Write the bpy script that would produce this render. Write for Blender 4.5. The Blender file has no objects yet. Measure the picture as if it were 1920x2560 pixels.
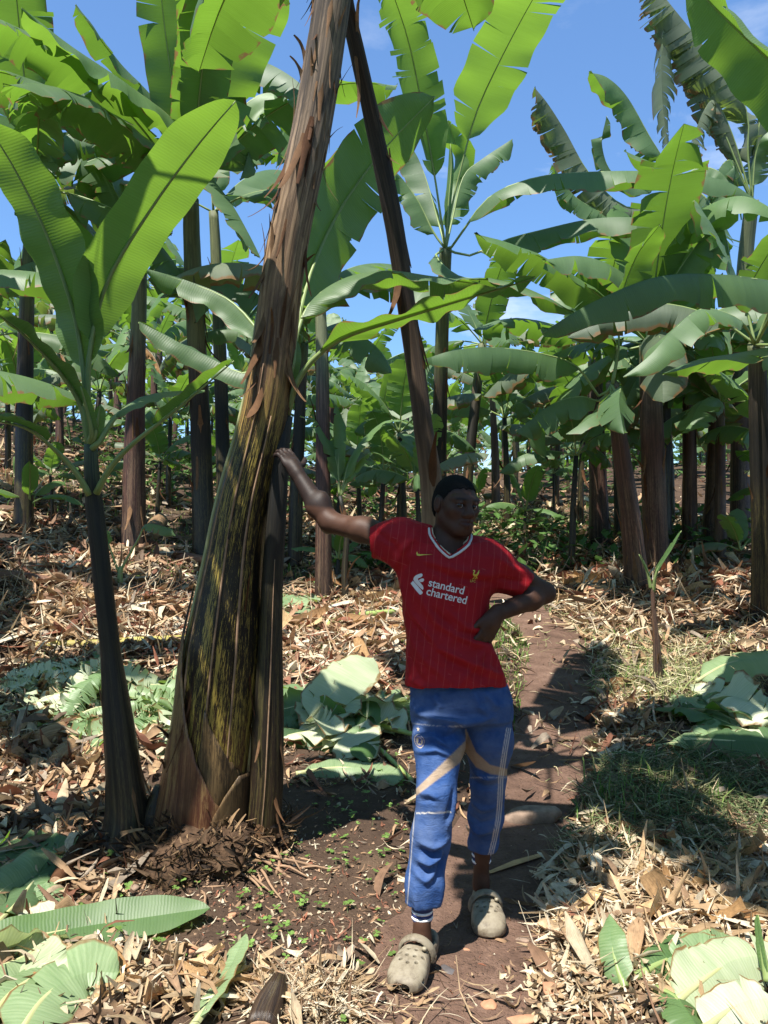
import bpy, bmesh, math, random
import numpy as np
from mathutils import Vector, Matrix, noise
from mathutils.bvhtree import BVHTree

R = math.radians
rnd = random.Random(7)
SC = bpy.context.scene
COL = SC.collection

# ------------------------------------------------------------------ camera, light, exposure
CAMZ = 1.58
FPX = 2000.0
cam_d = bpy.data.cameras.new('camera')
cam = bpy.data.objects.new('camera', cam_d)
COL.objects.link(cam)
cam.location = (0, 0, CAMZ)
cam.rotation_euler = (R(90), 0, 0)
cam_d.sensor_width = 36.0
cam_d.lens = 36.0 * FPX / 2560.0
cam_d.clip_end = 2000
cam_d.clip_start = 0.05
SC.camera = cam

SUN_DIR = Vector((-0.26, -0.36, 0.90)).normalized()      # towards the sun
SUN_EL = math.asin(SUN_DIR.z)
sun_d = bpy.data.lights.new('sun', 'SUN')
sun_d.energy = 5.0
sun_d.angle = R(0.5)
sun_d.color = (1.0, 0.955, 0.88)
sun = bpy.data.objects.new('sun', sun_d)
COL.objects.link(sun)
sun.rotation_euler = SUN_DIR.to_track_quat('Z', 'Y').to_euler()

world = bpy.data.worlds.new('World')
SC.world = world
world.use_nodes = True
wnt = world.node_tree
wnt.nodes.clear()
SKY_STRENGTH = 0.051


def nd(nt, kind, ins=None, **props):
    n = nt.nodes.new(kind)
    for k, v in props.items():
        setattr(n, k, v)
    for k, v in (ins or {}).items():
        s = n.inputs[k]
        if isinstance(v, bpy.types.NodeSocket):
            nt.links.new(v, s)
        else:
            if s.type == 'RGBA' and hasattr(v, '__len__') and len(v) == 3:
                v = (v[0], v[1], v[2], 1)
            s.default_value = v
    return n


def ramp(nt, fac, stops, interp='LINEAR'):
    n = nt.nodes.new('ShaderNodeValToRGB')
    cr = n.color_ramp
    cr.interpolation = interp
    while len(cr.elements) < len(stops):
        cr.elements.new(0.5)
    for e, (p, c) in zip(cr.elements, stops):
        e.position = p
        if not hasattr(c, '__len__'):
            c = (c, c, c)
        e.color = (c[0], c[1], c[2], 1)
    nt.links.new(fac, n.inputs[0])
    return n.outputs[0]


def mathn(nt, op, a, b=0.0, c=None, clamp=False):
    n = nt.nodes.new('ShaderNodeMath')
    n.operation = op
    n.use_clamp = clamp
    for i, v in enumerate((a, b, c)):
        if v is None:
            continue
        if isinstance(v, bpy.types.NodeSocket):
            nt.links.new(v, n.inputs[i])
        else:
            n.inputs[i].default_value = v
    return n.outputs[0]


def mix(nt, fac, a, b, blend='MIX'):
    n = nt.nodes.new('ShaderNodeMix')
    n.data_type = 'RGBA'
    n.blend_type = blend
    for idx, v in ((0, fac), (6, a), (7, b)):
        s = n.inputs[idx]
        if isinstance(v, bpy.types.NodeSocket):
            nt.links.new(v, s)
        elif idx == 0:
            s.default_value = v
        else:
            s.default_value = (v[0], v[1], v[2], 1)
    return n.outputs[2]


def noise_n(nt, vec, scale, detail=4, rough=0.55, dist=0.0):
    n = nd(nt, 'ShaderNodeTexNoise', {'Vector': vec, 'Scale': scale, 'Detail': detail, 'Roughness': rough, 'Distortion': dist})
    return n.outputs[0]


def mapping(nt, vec, scale=(1, 1, 1), loc=(0, 0, 0)):
    return nd(nt, 'ShaderNodeMapping', {'Vector': vec, 'Scale': scale, 'Location': loc}).outputs[0]


sky = nd(wnt, 'ShaderNodeTexSky', sky_type='NISHITA', sun_disc=False, sun_elevation=SUN_EL,
         sun_rotation=math.atan2(SUN_DIR.x, SUN_DIR.y), altitude=1400.0, air_density=1.1, dust_density=0.2, ozone_density=3.0)
wtc = nd(wnt, 'ShaderNodeTexCoord')
wv = mapping(wnt, wtc.outputs['Generated'], (1.5, 1.5, 4.2), (0.45, 0.2, 0.1))
wn = noise_n(wnt, wv, 1.9, 7, 0.6, 0.25)
wz = nd(wnt, 'ShaderNodeSeparateXYZ', {0: wtc.outputs['Generated']}).outputs[2]
cl = ramp(wnt, wn, [(0.56, 0.0), (0.76, 1.0)])
low = ramp(wnt, wz, [(0.05, 0.9), (0.36, 0.55), (0.60, 0.12)])
cm = mathn(wnt, 'MULTIPLY', cl, low, clamp=True)
# thin even veil of moisture plus a few soft clouds
veil = mix(wnt, 0.12, sky.outputs[0], (4.0, 6.5, 13.0))
tinted = mix(wnt, 1.0, veil, (1.25, 1.55, 1.72), 'MULTIPLY')
skyc = mix(wnt, cm, tinted, (13.5, 14.0, 14.6))
bg = nd(wnt, 'ShaderNodeBackground', {'Color': skyc, 'Strength': SKY_STRENGTH})
wo = nd(wnt, 'ShaderNodeOutputWorld', {0: bg.outputs[0]})

SC.view_settings.view_transform = 'Standard'
SC.view_settings.look = 'None'
SC.view_settings.gamma = 1.0
SC.view_settings.exposure = 1.08
SC.view_settings.use_curve_mapping = False
SC.cycles.max_bounces = 8
SC.cycles.transmission_bounces = 6
SC.cycles.transparent_max_bounces = 6
SC.cycles.use_denoising = True


# ------------------------------------------------------------------ helpers
def at(px, py, Y):
    return Vector(((px - 960) / FPX * Y, Y, CAMZ - (py - 1280) / FPX * Y))


def tag(o, label=None, cat=None, group=None, kind=None):
    if label:
        o['label'] = label
    if cat:
        o['category'] = cat
    if group:
        o['group'] = group
    if kind:
        o['kind'] = kind
    return o


def empty(name, loc, label=None, cat=None, group=None, rz=0.0):
    o = bpy.data.objects.new(name, None)
    o.empty_display_size = 0.1
    COL.objects.link(o)
    o.location = loc
    o.rotation_euler = (0, 0, rz)
    return tag(o, label, cat, group)


def link(name, me, mat=None, parent=None, loc=None):
    o = bpy.data.objects.new(name, me)
    COL.objects.link(o)
    if mat is not None and len(me.materials) == 0:
        for m in (mat if isinstance(mat, (list, tuple)) else [mat]):
            me.materials.append(m)
    if parent is not None:
        o.parent = parent
    if loc is not None:
        o.location = loc
    return o


def mesh_from(name, V, F, uv=None, smooth=True, tint=None, val=None, mi=None):
    """V list/array of verts, F list of faces (tris/quads), uv per vertex"""
    me = bpy.data.meshes.new(name)
    V = np.asarray(V, dtype=np.float64).reshape(-1, 3)
    me.from_pydata(V.tolist(), [], F if isinstance(F, list) else F.tolist())
    nl = len(me.loops)
    li = np.zeros(nl, dtype=np.int32)
    me.loops.foreach_get('vertex_index', li)
    if uv is not None:
        u = np.asarray(uv, dtype=np.float32)[li]
        lay = me.uv_layers.new(name='UVMap')
        lay.data.foreach_set('uv', u.ravel())
    if tint is not None:
        a = me.attributes.new('tint', 'FLOAT_COLOR', 'POINT')
        t = np.asarray(tint, dtype=np.float32)
        if t.shape[1] == 3:
            t = np.hstack([t, np.ones((len(t), 1), np.float32)])
        a.data.foreach_set('color', t.ravel())
    if val is not None:
        for k, arr in val.items():
            a = me.attributes.new(k, 'FLOAT', 'POINT')
            a.data.foreach_set('value', np.asarray(arr, np.float32))
    if mi is not None:
        me.polygons.foreach_set('material_index', np.asarray(mi, np.int32))
    if smooth:
        me.polygons.foreach_set('use_smooth', np.ones(len(me.polygons), dtype=bool))
    me.update()
    return me


def copy_tree(o, parent=None, depth=0):
    c = o.copy()
    COL.objects.link(c)
    if parent is not None:
        c.parent = parent
    for ch in o.children:
        copy_tree(ch, c, depth + 1)
    return c


def catmull(pts, n):
    P = [np.array(p, float) for p in pts]
    if len(P) == 2:
        return np.array([P[0] + (P[1] - P[0]) * i / (n - 1) for i in range(n)])
    P = [2 * P[0] - P[1]] + P + [2 * P[-1] - P[-2]]
    segs = len(P) - 3
    # chord lengths for even sampling
    dense = []
    for s in range(segs):
        p0, p1, p2, p3 = P[s:s + 4]
        for i in range(16):
            t = i / 16
            dense.append(0.5 * ((2 * p1) + (-p0 + p2) * t + (2 * p0 - 5 * p1 + 4 * p2 - p3) * t * t + (-p0 + 3 * p1 - 3 * p2 + p3) * t ** 3))
    dense.append(P[-2])
    dense = np.array(dense)
    L = np.r_[0, np.cumsum(np.linalg.norm(np.diff(dense, axis=0), axis=1))]
    s = np.linspace(0, L[-1], n)
    return np.stack([np.interp(s, L, dense[:, k]) for k in range(dense.shape[1])], axis=1)


def unit(v):
    return v / (np.linalg.norm(v) + 1e-12)


class MB:
    """collects geometry into one mesh"""
    def __init__(s):
        s.V = []; s.F = []; s.U = []; s.T = []

    def add(s, V, F, U=None, T=None):
        b = len(s.V)
        s.V.extend([tuple(v) for v in V])
        s.F.extend([tuple(i + b for i in f) for f in F])
        s.U.extend(U if U is not None else [(0, 0)] * len(V))
        if T is not None:
            s.T.extend([T] * len(V))

    def tube(s, pts, rad, nseg=8, cap=True, T=None, vscale=1.0, flat=None, smooth_n=None):
        P = np.array([np.array(p, float) for p in pts])
        if smooth_n:
            rr = np.interp(np.linspace(0, 1, smooth_n), np.linspace(0, 1, len(P)), rad)
            P = catmull(P, smooth_n)
            rad = rr
        n = len(P)
        V = []; U = []; F = []
        L = 0.0
        tprev = None
        X = None
        for i in range(n):
            t = unit(P[min(i + 1, n - 1)] - P[max(i - 1, 0)])
            if X is None:
                ref = np.array((0, 1, 0.0)) if abs(t[1]) < 0.9 else np.array((1, 0, 0.0))
                X = unit(ref - t * ref.dot(t))
            else:
                X = unit(X - t * X.dot(t))
            Yv = np.cross(t, X)
            if i:
                L += np.linalg.norm(P[i] - P[i - 1])
            for k in range(nseg + 1):
                a = 2 * math.pi * k / nseg
                r = rad[i] if not callable(rad) else rad(i / (n - 1), a)
                fx = flat if flat else 1.0
                V.append(P[i] + X * math.cos(a) * r + Yv * math.sin(a) * r * fx)
                U.append((k / nseg, L * vscale))
        for i in range(n - 1):
            for k in range(nseg):
                a = i * (nseg + 1) + k
                F.append((a, a + 1, a + nseg + 2, a + nseg + 1))
        if cap:
            for i in (0, n - 1):
                c = len(V)
                V.append(P[i]); U.append((0.5, 0 if i == 0 else L))
                for k in range(nseg):
                    a = i * (nseg + 1) + k
                    F.append((c, a + 1, a) if i == 0 else (c, a, a + 1))
        s.add(V, F, U, T)

    def mesh(s, name, smooth=True):
        return mesh_from(name, s.V, s.F, s.U, smooth, tint=s.T if s.T else None)

    def build(s, name, mat, parent=None, loc=None, smooth=True):
        return link(name, s.mesh(name, smooth), mat, parent, loc)


# ------------------------------------------------------------------ terrain height
def softplus(x, w):
    return w * math.log1p(math.exp(min(40, x / w)))


def sstep(a, b, x):
    t = min(1, max(0, (x - a) / (b - a)))
    return t * t * (3 - 2 * t)


PATH = [(0.12, 0.9), (0.14, 1.8), (0.20, 2.5), (0.33, 3.1), (0.52, 3.7), (0.82, 4.4), (1.10, 5.2), (1.30, 6.0), (1.47, 6.8), (1.45, 7.6), (1.30, 8.6), (1.35, 10.0), (1.7, 12)]
PATHD = catmull(PATH, 120)


def path_dist(x, y):
    d = PATHD - np.array((x, y))
    q = (d * d).sum(1)
    i = int(q.argmin())
    return math.sqrt(q[i]), i / 119.0


def base_h(x, y):
    h = 0.15 * softplus(y - 3.9, 0.45) - 0.05 * softplus(y - 45, 6)
    h += 0.20 * softplus(-x - 1.0, 0.5) * sstep(4.0, 7.5, y) * (1 - 0.6 * sstep(8, 30, -x))
    h += 0.05 * softplus(x - 3.0, 0.6) * sstep(5, 9, y)
    h += 0.12 * math.exp(-((x + 0.80) ** 2 / 0.30 + (y - 3.62) ** 2 / 0.20))
    h += 0.05 * math.exp(-((x + 0.2) ** 2 / 0.5 + (y - 2.6) ** 2 / 0.3))
    return h


def H(x, y):
    h = base_h(x, y)
    if -4 < x < 5 and y < 13:
        d, _ = path_dist(x, y)
        f = 1 - sstep(0.22, 0.46, d)
    else:
        f = 0
    n1 = noise.noise((x * 1.3, y * 1.3, 0.3)) * 0.035
    n2 = noise.noise((x * 5.1, y * 5.1, 4.3)) * 0.014
    n3 = noise.noise((x * 17.0, y * 17.0, 9.1)) * 0.005
    k = sstep(1.0, 2.0, y)
    return h + (n1 + n2) * (1 - 0.75 * f) * (0.4 + 0.6 * k) + n3 * (1 - 0.5 * f) - 0.035 * f


def gp(px, py):
    """ground point seen at a photo pixel"""
    lo = 1.2
    prev = lo
    y = lo
    while y < 90:
        p = at(px, py, y)
        if p.z < base_h(p.x, y):
            a, b = prev, y
            for _ in range(14):
                m = 0.5 * (a + b)
                q = at(px, py, m)
                if q.z < H(q.x, m):
                    b = m
                else:
                    a = m
            q = at(px, py, b)
            return Vector((q.x, b, H(q.x, b)))
        prev = y
        y *= 1.05
    q = at(px, py, 90)
    return Vector((q.x, 90, H(q.x, 90)))


# ------------------------------------------------------------------ materials
def new_mat(name):
    m = bpy.data.materials.new(name)
    m.use_nodes = True
    nt = m.node_tree
    nt.nodes.clear()
    return m, nt


def out(nt, sh):
    nd(nt, 'ShaderNodeOutputMaterial', {0: sh})


def bump(nt, h, strength, dist=0.01):
    return nd(nt, 'ShaderNodeBump', {'Height': h, 'Strength': strength, 'Distance': dist}).outputs[0]


def princ(nt, col, rough=0.6, normal=None, spec=0.4, **kw):
    ins = {'Base Color': col, 'Roughness': rough, 'Specular IOR Level': spec}
    if normal is not None:
        ins['Normal'] = normal
    ins.update(kw)
    return nd(nt, 'ShaderNodeBsdfPrincipled', ins).outputs[0]


def leaf_material(name, top, top2, trans, tw=0.5, rough=0.4, spec=0.45, brown=0.0, dry=None):
    m, nt = new_mat(name)
    tc = nd(nt, 'ShaderNodeTexCoord')
    uv = tc.outputs['UV']
    s = nd(nt, 'ShaderNodeSeparateXYZ', {0: uv})
    oi = nd(nt, 'ShaderNodeObjectInfo')
    nz = noise_n(nt, mapping(nt, uv, (2.0, 3.0, 1)), 3.0, 4)
    # lateral veins run across the blade: stripes along v
    w = mathn(nt, 'MULTIPLY_ADD', s.outputs[1], 2 * math.pi * 85, mathn(nt, 'MULTIPLY', nz, 5.0))
    st = mathn(nt, 'SINE', w)
    fine = noise_n(nt, mapping(nt, uv, (1.2, 190.0, 1)), 1.0, 3, 0.6)
    broad = noise_n(nt, mapping(nt, uv, (0.9, 9.0, 1)), 1.0, 3, 0.6)
    f = mathn(nt, 'ADD', mathn(nt, 'MULTIPLY', fine, 0.7), mathn(nt, 'MULTIPLY', broad, 0.6))
    f = mathn(nt, 'ADD', f, mathn(nt, 'MULTIPLY', st, 0.06))
    f = mathn(nt, 'ADD', f, mathn(nt, 'MULTIPLY_ADD', oi.outputs['Random'], 0.5, -0.42), clamp=True)
    col = ramp(nt, f, [(0.15, top), (0.75, top2)])
    tcol = mix(nt, f, tuple(c * 0.8 for c in trans), tuple(min(1, c * 1.15) for c in trans))
    if brown > 0:
        # browned edge and specks of the blade
        e = mathn(nt, 'ABSOLUTE', mathn(nt, 'SUBTRACT', s.outputs[0], 0.5))
        en = mathn(nt, 'ADD', mathn(nt, 'MULTIPLY', e, 2.0), mathn(nt, 'MULTIPLY_ADD', noise_n(nt, mapping(nt, uv, (3, 5, 1)), 2.0, 4), 0.5, -0.25))
        bm = ramp(nt, en, [(0.97 - 0.25 * brown, 0.0), (1.04 - 0.2 * brown, 1.0)])
        bcol = dry or (0.22, 0.13, 0.05)
        col = mix(nt, bm, col, bcol)
        tcol = mix(nt, bm, tcol, bcol)
    b = bump(nt, mathn(nt, 'ADD', st, mathn(nt, 'MULTIPLY', fine, 1.5)), 0.085, 0.004)
    p = princ(nt, col, rough, b, spec)
    t = nd(nt, 'ShaderNodeBsdfTranslucent', {'Color': tcol, 'Normal': b}).outputs[0]
    ms = nd(nt, 'ShaderNodeMixShader', {0: tw, 1: p, 2: t}).outputs[0]
    out(nt, ms)
    return m


MAT = {}
MAT['leaf'] = leaf_material('banana_leaf', (0.075, 0.140, 0.060), (0.140, 0.225, 0.100), (0.165, 0.315, 0.026), 0.46, 0.47, 0.5, 0.03)
MAT['leaf_young'] = leaf_material('young_leaf', (0.085, 0.165, 0.055), (0.150, 0.250, 0.090), (0.205, 0.37, 0.034), 0.46, 0.47, 0.5, 0.0)
MAT['leaf_old'] = leaf_material('old_leaf', (0.090, 0.125, 0.075), (0.180, 0.215, 0.140), (0.20, 0.29, 0.040), 0.40, 0.50, 0.4, 0.5)
MAT['leaf_cut'] = leaf_material('cut_leaf', (0.14, 0.235, 0.095), (0.32, 0.41, 0.22), (0.30, 0.46, 0.07), 0.35, 0.45, 0.45, 0.25)
MAT['leaf_pale'] = leaf_material('pale_cut_leaf', (0.36, 0.43, 0.25), (0.62, 0.64, 0.46), (0.46, 0.55, 0.20), 0.3, 0.5, 0.4, 0.3)


def rib_material(name, c1, c2):
    m, nt = new_mat(name)
    tc = nd(nt, 'ShaderNodeTexCoord')
    n = noise_n(nt, mapping(nt, tc.outputs['UV'], (6, 3, 1)), 2.0, 4)
    col = ramp(nt, n, [(0.35, c1), (0.7, c2)])
    p = princ(nt, col, 0.42, None, 0.4)
    t = nd(nt, 'ShaderNodeBsdfTranslucent', {'Color': col}).outputs[0]
    out(nt, nd(nt, 'ShaderNodeMixShader', {0: 0.2, 1: p, 2: t}).outputs[0])
    return m


MAT['rib'] = rib_material('midrib_green', (0.20, 0.29, 0.09), (0.34, 0.40, 0.16))
MAT['rib_pale'] = rib_material('midrib_pale', (0.40, 0.42, 0.18), (0.55, 0.54, 0.30))
MAT['rib_brown'] = rib_material('midrib_brown', (0.13, 0.085, 0.05), (0.26, 0.17, 0.10))


def trunk_material(name, zones, speck, speck_amt, rough_lo, rough_hi, vtop, ugain=9.0, random_shift=0.0):
    """streaky sheath bark; zones = [(height fraction, dark colour, light colour)]"""
    m, nt = new_mat(name)
    tc = nd(nt, 'ShaderNodeTexCoord')
    uv = tc.outputs['UV']
    s = nd(nt, 'ShaderNodeSeparateXYZ', {0: uv})
    oi = nd(nt, 'ShaderNodeObjectInfo')
    # wrap u on a circle so that the seam does not show
    ang = mathn(nt, 'MULTIPLY', s.outputs[0], 2 * math.pi)
    cx = mathn(nt, 'COSINE', ang)
    sy = mathn(nt, 'SINE', ang)
    cyl = nd(nt, 'ShaderNodeCombineXYZ', {0: cx, 1: sy, 2: s.outputs[1]}).outputs[0]
    off = mathn(nt, 'MULTIPLY', oi.outputs['Random'], 37.0)
    cyl = nd(nt, 'ShaderNodeVectorMath', {0: cyl, 1: nd(nt, 'ShaderNodeCombineXYZ', {2: off}).outputs[0]}, operation='ADD').outputs[0]
    streak = noise_n(nt, mapping(nt, cyl, (ugain, ugain, 0.9)), 1.0, 6, 0.65, 0.3)
    wide = noise_n(nt, mapping(nt, cyl, (2.2, 2.2, 1.1)), 1.0, 4, 0.6, 0.4)
    fib = noise_n(nt, mapping(nt, cyl, (38, 38, 1.6)), 1.0, 4, 0.7)
    sp = noise_n(nt, mapping(nt, cyl, (34, 34, 17)), 1.0, 6, 0.8)
    blot = noise_n(nt, mapping(nt, cyl, (1.7, 1.7, 3.2), (4, 2, 7)), 1.0, 6, 0.7, 0.8)
    v = mathn(nt, 'DIVIDE', s.outputs[1], vtop)
    v = mathn(nt, 'ADD', v, mathn(nt, 'MULTIPLY_ADD', wide, 0.14, -0.07))
    v = mathn(nt, 'ADD', v, mathn(nt, 'MULTIPLY_ADD', streak, 0.16, -0.08))
    dk = ramp(nt, v, [(z[0], z[1]) for z in zones])
    lt = ramp(nt, v, [(z[0], z[2]) for z in zones])
    f = mathn(nt, 'ADD', mathn(nt, 'MULTIPLY', streak, 0.75), mathn(nt, 'MULTIPLY', fib, 0.40))
    f = ramp(nt, f, [(0.46, 0.0), (0.72, 1.0)])
    f = mathn(nt, 'MULTIPLY', f, ramp(nt, blot, [(0.38, 0.15), (0.56, 1.0)]))
    col = mix(nt, f, dk, lt)
    if speck_amt > 0:
        sm = ramp(nt, mathn(nt, 'ADD', mathn(nt, 'MULTIPLY', sp, 0.62), mathn(nt, 'ADD', mathn(nt, 'MULTIPLY', wide, 0.30), mathn(nt, 'MULTIPLY', streak, 0.30))), [(0.620, 0.0), (0.650, 1.0)])
        vm = ramp(nt, v, [(0.04, 0.2), (0.1, 1), (0.44, 1.0), (0.54, 0.0)])
        col = mix(nt, mathn(nt, 'MULTIPLY', mathn(nt, 'MULTIPLY', sm, vm), speck_amt), col, speck)
    rg = ramp(nt, v, [(0.40, rough_lo), (0.6, rough_hi)])
    hb = mathn(nt, 'ADD', mathn(nt, 'MULTIPLY', fib, 0.6), mathn(nt, 'MULTIPLY', streak, 1.0))
    out(nt, princ(nt, col, rg, bump(nt, hb, 0.36, 0.010), 0.4))
    return m


MAT['trunk_hero'] = trunk_material('big_trunk_bark', [
    (0.00, (0.035, 0.018, 0.012), (0.13, 0.07, 0.038)),
    (0.04, (0.075, 0.026, 0.016), (0.30, 0.155, 0.07)),
    (0.10, (0.050, 0.018, 0.013), (0.22, 0.11, 0.05)),
    (0.16, (0.005, 0.005, 0.005), (0.020, 0.016, 0.010)),
    (0.42, (0.005, 0.005, 0.005), (0.022, 0.018, 0.010)),
    (0.47, (0.030, 0.016, 0.009), (0.34, 0.17, 0.055)),
    (0.56, (0.10, 0.050, 0.022), (0.48, 0.29, 0.14)),
    (0.72, (0.035, 0.024, 0.018), (0.38, 0.26, 0.165)),
    (1.00, (0.026, 0.018, 0.014), (0.32, 0.225, 0.15))], (0.33, 0.245, 0.055), 1.0, 0.28, 0.75, 4.3, 7.0)
MAT['trunk_dark'] = trunk_material('dark_trunk_bark', [
    (0.00, (0.014, 0.009, 0.007), (0.070, 0.038, 0.022)),
    (0.30, (0.006, 0.006, 0.006), (0.026, 0.021, 0.015)),
    (0.70, (0.007, 0.007, 0.006), (0.034, 0.028, 0.017)),
    (0.90, (0.030, 0.024, 0.017), (0.15, 0.11, 0.07)),
    (1.00, (0.06, 0.07, 0.03), (0.16, 0.18, 0.07))], (0.13, 0.11, 0.035), 0.55, 0.38, 0.6, 2.6, 8.0)
MAT['trunk_red'] = trunk_material('red_trunk_bark', [
    (0.00, (0.014, 0.010, 0.009), (0.065, 0.038, 0.025)),
    (0.25, (0.026, 0.013, 0.011), (0.105, 0.045, 0.032)),
    (0.65, (0.034, 0.017, 0.014), (0.140, 0.065, 0.045)),
    (0.85, (0.045, 0.032, 0.024), (0.20, 0.14, 0.095)),
    (1.00, (0.10, 0.115, 0.06), (0.22, 0.23, 0.12))], (0.22, 0.15, 0.09), 0.5, 0.45, 0.6, 2.6, 8.0)
MAT['trunk_tan'] = trunk_material('tan_trunk_bark', [
    (0.00, (0.19, 0.105, 0.05), (0.38, 0.25, 0.13)),
    (0.45, (0.17, 0.10, 0.055), (0.36, 0.24, 0.13)),
    (0.60, (0.055, 0.034, 0.022), (0.16, 0.10, 0.06)),
    (1.00, (0.020, 0.014, 0.011), (0.085, 0.055, 0.038))], (0.10, 0.06, 0.03), 0.3, 0.7, 0.85, 3.3, 7.0)
MAT['trunk_sucker'] = trunk_material('sucker_bark', [
    (0.00, (0.010, 0.008, 0.007), (0.045, 0.03, 0.02)),
    (0.40, (0.006, 0.006, 0.006), (0.030, 0.024, 0.015)),
    (0.75, (0.007, 0.008, 0.007), (0.036, 0.036, 0.02)),
    (0.90, (0.035, 0.05, 0.025), (0.13, 0.17, 0.07)),
    (1.00, (0.13, 0.20, 0.07), (0.25, 0.34, 0.13))], (0.14, 0.12, 0.05), 0.3, 0.42, 0.5, 2.1, 7.0)


def dry_material(name, tint_attr=True, base=(0.4, 0.29, 0.17), rough=0.75, tw=0.15, random=False):
    m, nt = new_mat(name)
    tc = nd(nt, 'ShaderNodeTexCoord')
    if tint_attr:
        c0 = nd(nt, 'ShaderNodeAttribute', attribute_name='tint').outputs['Color']
    else:
        c0 = nd(nt, 'ShaderNodeRGB').outputs[0]
        c0.default_value = (*base, 1)
    uv = tc.outputs['UV']
    n = noise_n(nt, mapping(nt, uv, (30, 4, 1)), 1.0, 5, 0.65)
    n2 = noise_n(nt, tc.outputs['Object'], 26.0, 4, 0.6)
    k = ramp(nt, mathn(nt, 'ADD', mathn(nt, 'MULTIPLY', n, 0.6), mathn(nt, 'MULTIPLY', n2, 0.5)), [(0.35, 0.45), (0.75, 1.3)])
    col = mix(nt, 1.0, c0, k, 'MULTIPLY')
    if random:
        oi = nd(nt, 'ShaderNodeObjectInfo').outputs['Random']
        rc = ramp(nt, oi, [(0.0, (0.40, 0.23, 0.13)), (0.25, (0.75, 0.55, 0.36)), (0.5, (0.95, 0.85, 0.66)), (0.75, (1.25, 1.12, 0.9)), (1.0, (0.62, 0.44, 0.30))])
        col = mix(nt, 1.0, col, rc, 'MULTIPLY')
    b = bump(nt, n, 0.5, 0.004)
    p = princ(nt, col, rough, b, 0.25)
    t = nd(nt, 'ShaderNodeBsdfTranslucent', {'Color': col}).outputs[0]
    out(nt, nd(nt, 'ShaderNodeMixShader', {0: tw, 1: p, 2: t}).outputs[0])
    return m


MAT['litter'] = dry_material('dry_litter')
MAT['dry_leaf'] = dry_material('dry_leaf', False, (0.50, 0.385, 0.25), 0.7, 0.2, True)
MAT['dry_sheath'] = dry_material('dry_sheath', False, (0.17, 0.105, 0.065), 0.8, 0.1, True)
MAT['green_stuff'] = dry_material('small_greens', True, tw=0.35, rough=0.5)
MAT['root'] = dry_material('root', False, (0.34, 0.215, 0.13), 0.8, 0.0)
MAT['cut_stub'] = dry_material('cut_stub', False, (0.20, 0.125, 0.06), 0.9, 0.0)
MAT['fibre'] = dry_material('root_fibre', True, rough=0.9, tw=0.0)


def soil_material(name, c1, c2, c3, scale=1.0, bstr=0.7):
    m, nt = new_mat(name)
    tc = nd(nt, 'ShaderNodeTexCoord')
    P = tc.outputs['Object']
    big = noise_n(nt, P, 1.1 * scale, 5, 0.6)
    mid = noise_n(nt, P, 9.0 * scale, 5, 0.65)
    fine = noise_n(nt, P, 70.0 * scale, 4, 0.7)
    f = mathn(nt, 'ADD', mathn(nt, 'MULTIPLY', big, 0.5), mathn(nt, 'MULTIPLY', mid, 0.5))
    col = ramp(nt, f, [(0.36, c1), (0.52, c2), (0.68, c3)])
    chips = nd(nt, 'ShaderNodeTexVoronoi', {'Vector': P, 'Scale': 46.0 * scale, 'Randomness': 1.0})
    chm = ramp(nt, chips.outputs['Distance'], [(0.16, 1.0), (0.26, 0.0)])
    sel = ramp(nt, nd(nt, 'ShaderNodeSeparateColor', {0: chips.outputs['Color']}).outputs[0], [(0.66, 0.0), (0.70, 1.0)])
    col = mix(nt, mathn(nt, 'MULTIPLY', chm, mathn(nt, 'MULTIPLY', sel, 0.75)), col, (0.27, 0.17, 0.10))
    col = mix(nt, mathn(nt, 'MULTIPLY_ADD', fine, 0.8, -0.1, True), col, tuple(c * 0.45 for c in c1))
    hb = mathn(nt, 'ADD', mathn(nt, 'MULTIPLY', mid, 1.2), mathn(nt, 'ADD', mathn(nt, 'MULTIPLY', fine, 0.6), mathn(nt, 'MULTIPLY', chm, 0.4)))
    out(nt, princ(nt, col, 0.92, bump(nt, hb, bstr, 0.03), 0.2))
    return m


MAT['soil'] = soil_material('soil', (0.055, 0.034, 0.023), (0.095, 0.060, 0.040), (0.16, 0.105, 0.066))
MAT['path'] = soil_material('path_soil', (0.105, 0.062, 0.044), (0.190, 0.114, 0.081), (0.275, 0.176, 0.128), 1.0, 0.8)


def simple(name, col, rough=0.6, spec=0.4, nscale=0, namp=0.3, bs=0.0, bscale=60, **kw):
    m, nt = new_mat(name)
    tc = nd(nt, 'ShaderNodeTexCoord')
    c = col
    if nscale:
        n = noise_n(nt, tc.outputs['Object'], nscale, 5, 0.6)
        c = ramp(nt, n, [(0.3, tuple(x * (1 - namp) for x in col)), (0.7, tuple(min(1, x * (1 + namp)) for x in col))])
    nb = bump(nt, noise_n(nt, tc.outputs['Object'], bscale, 4, 0.65), bs, 0.005) if bs else None
    out(nt, princ(nt, c, rough, nb, spec, **kw))
    return m


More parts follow.
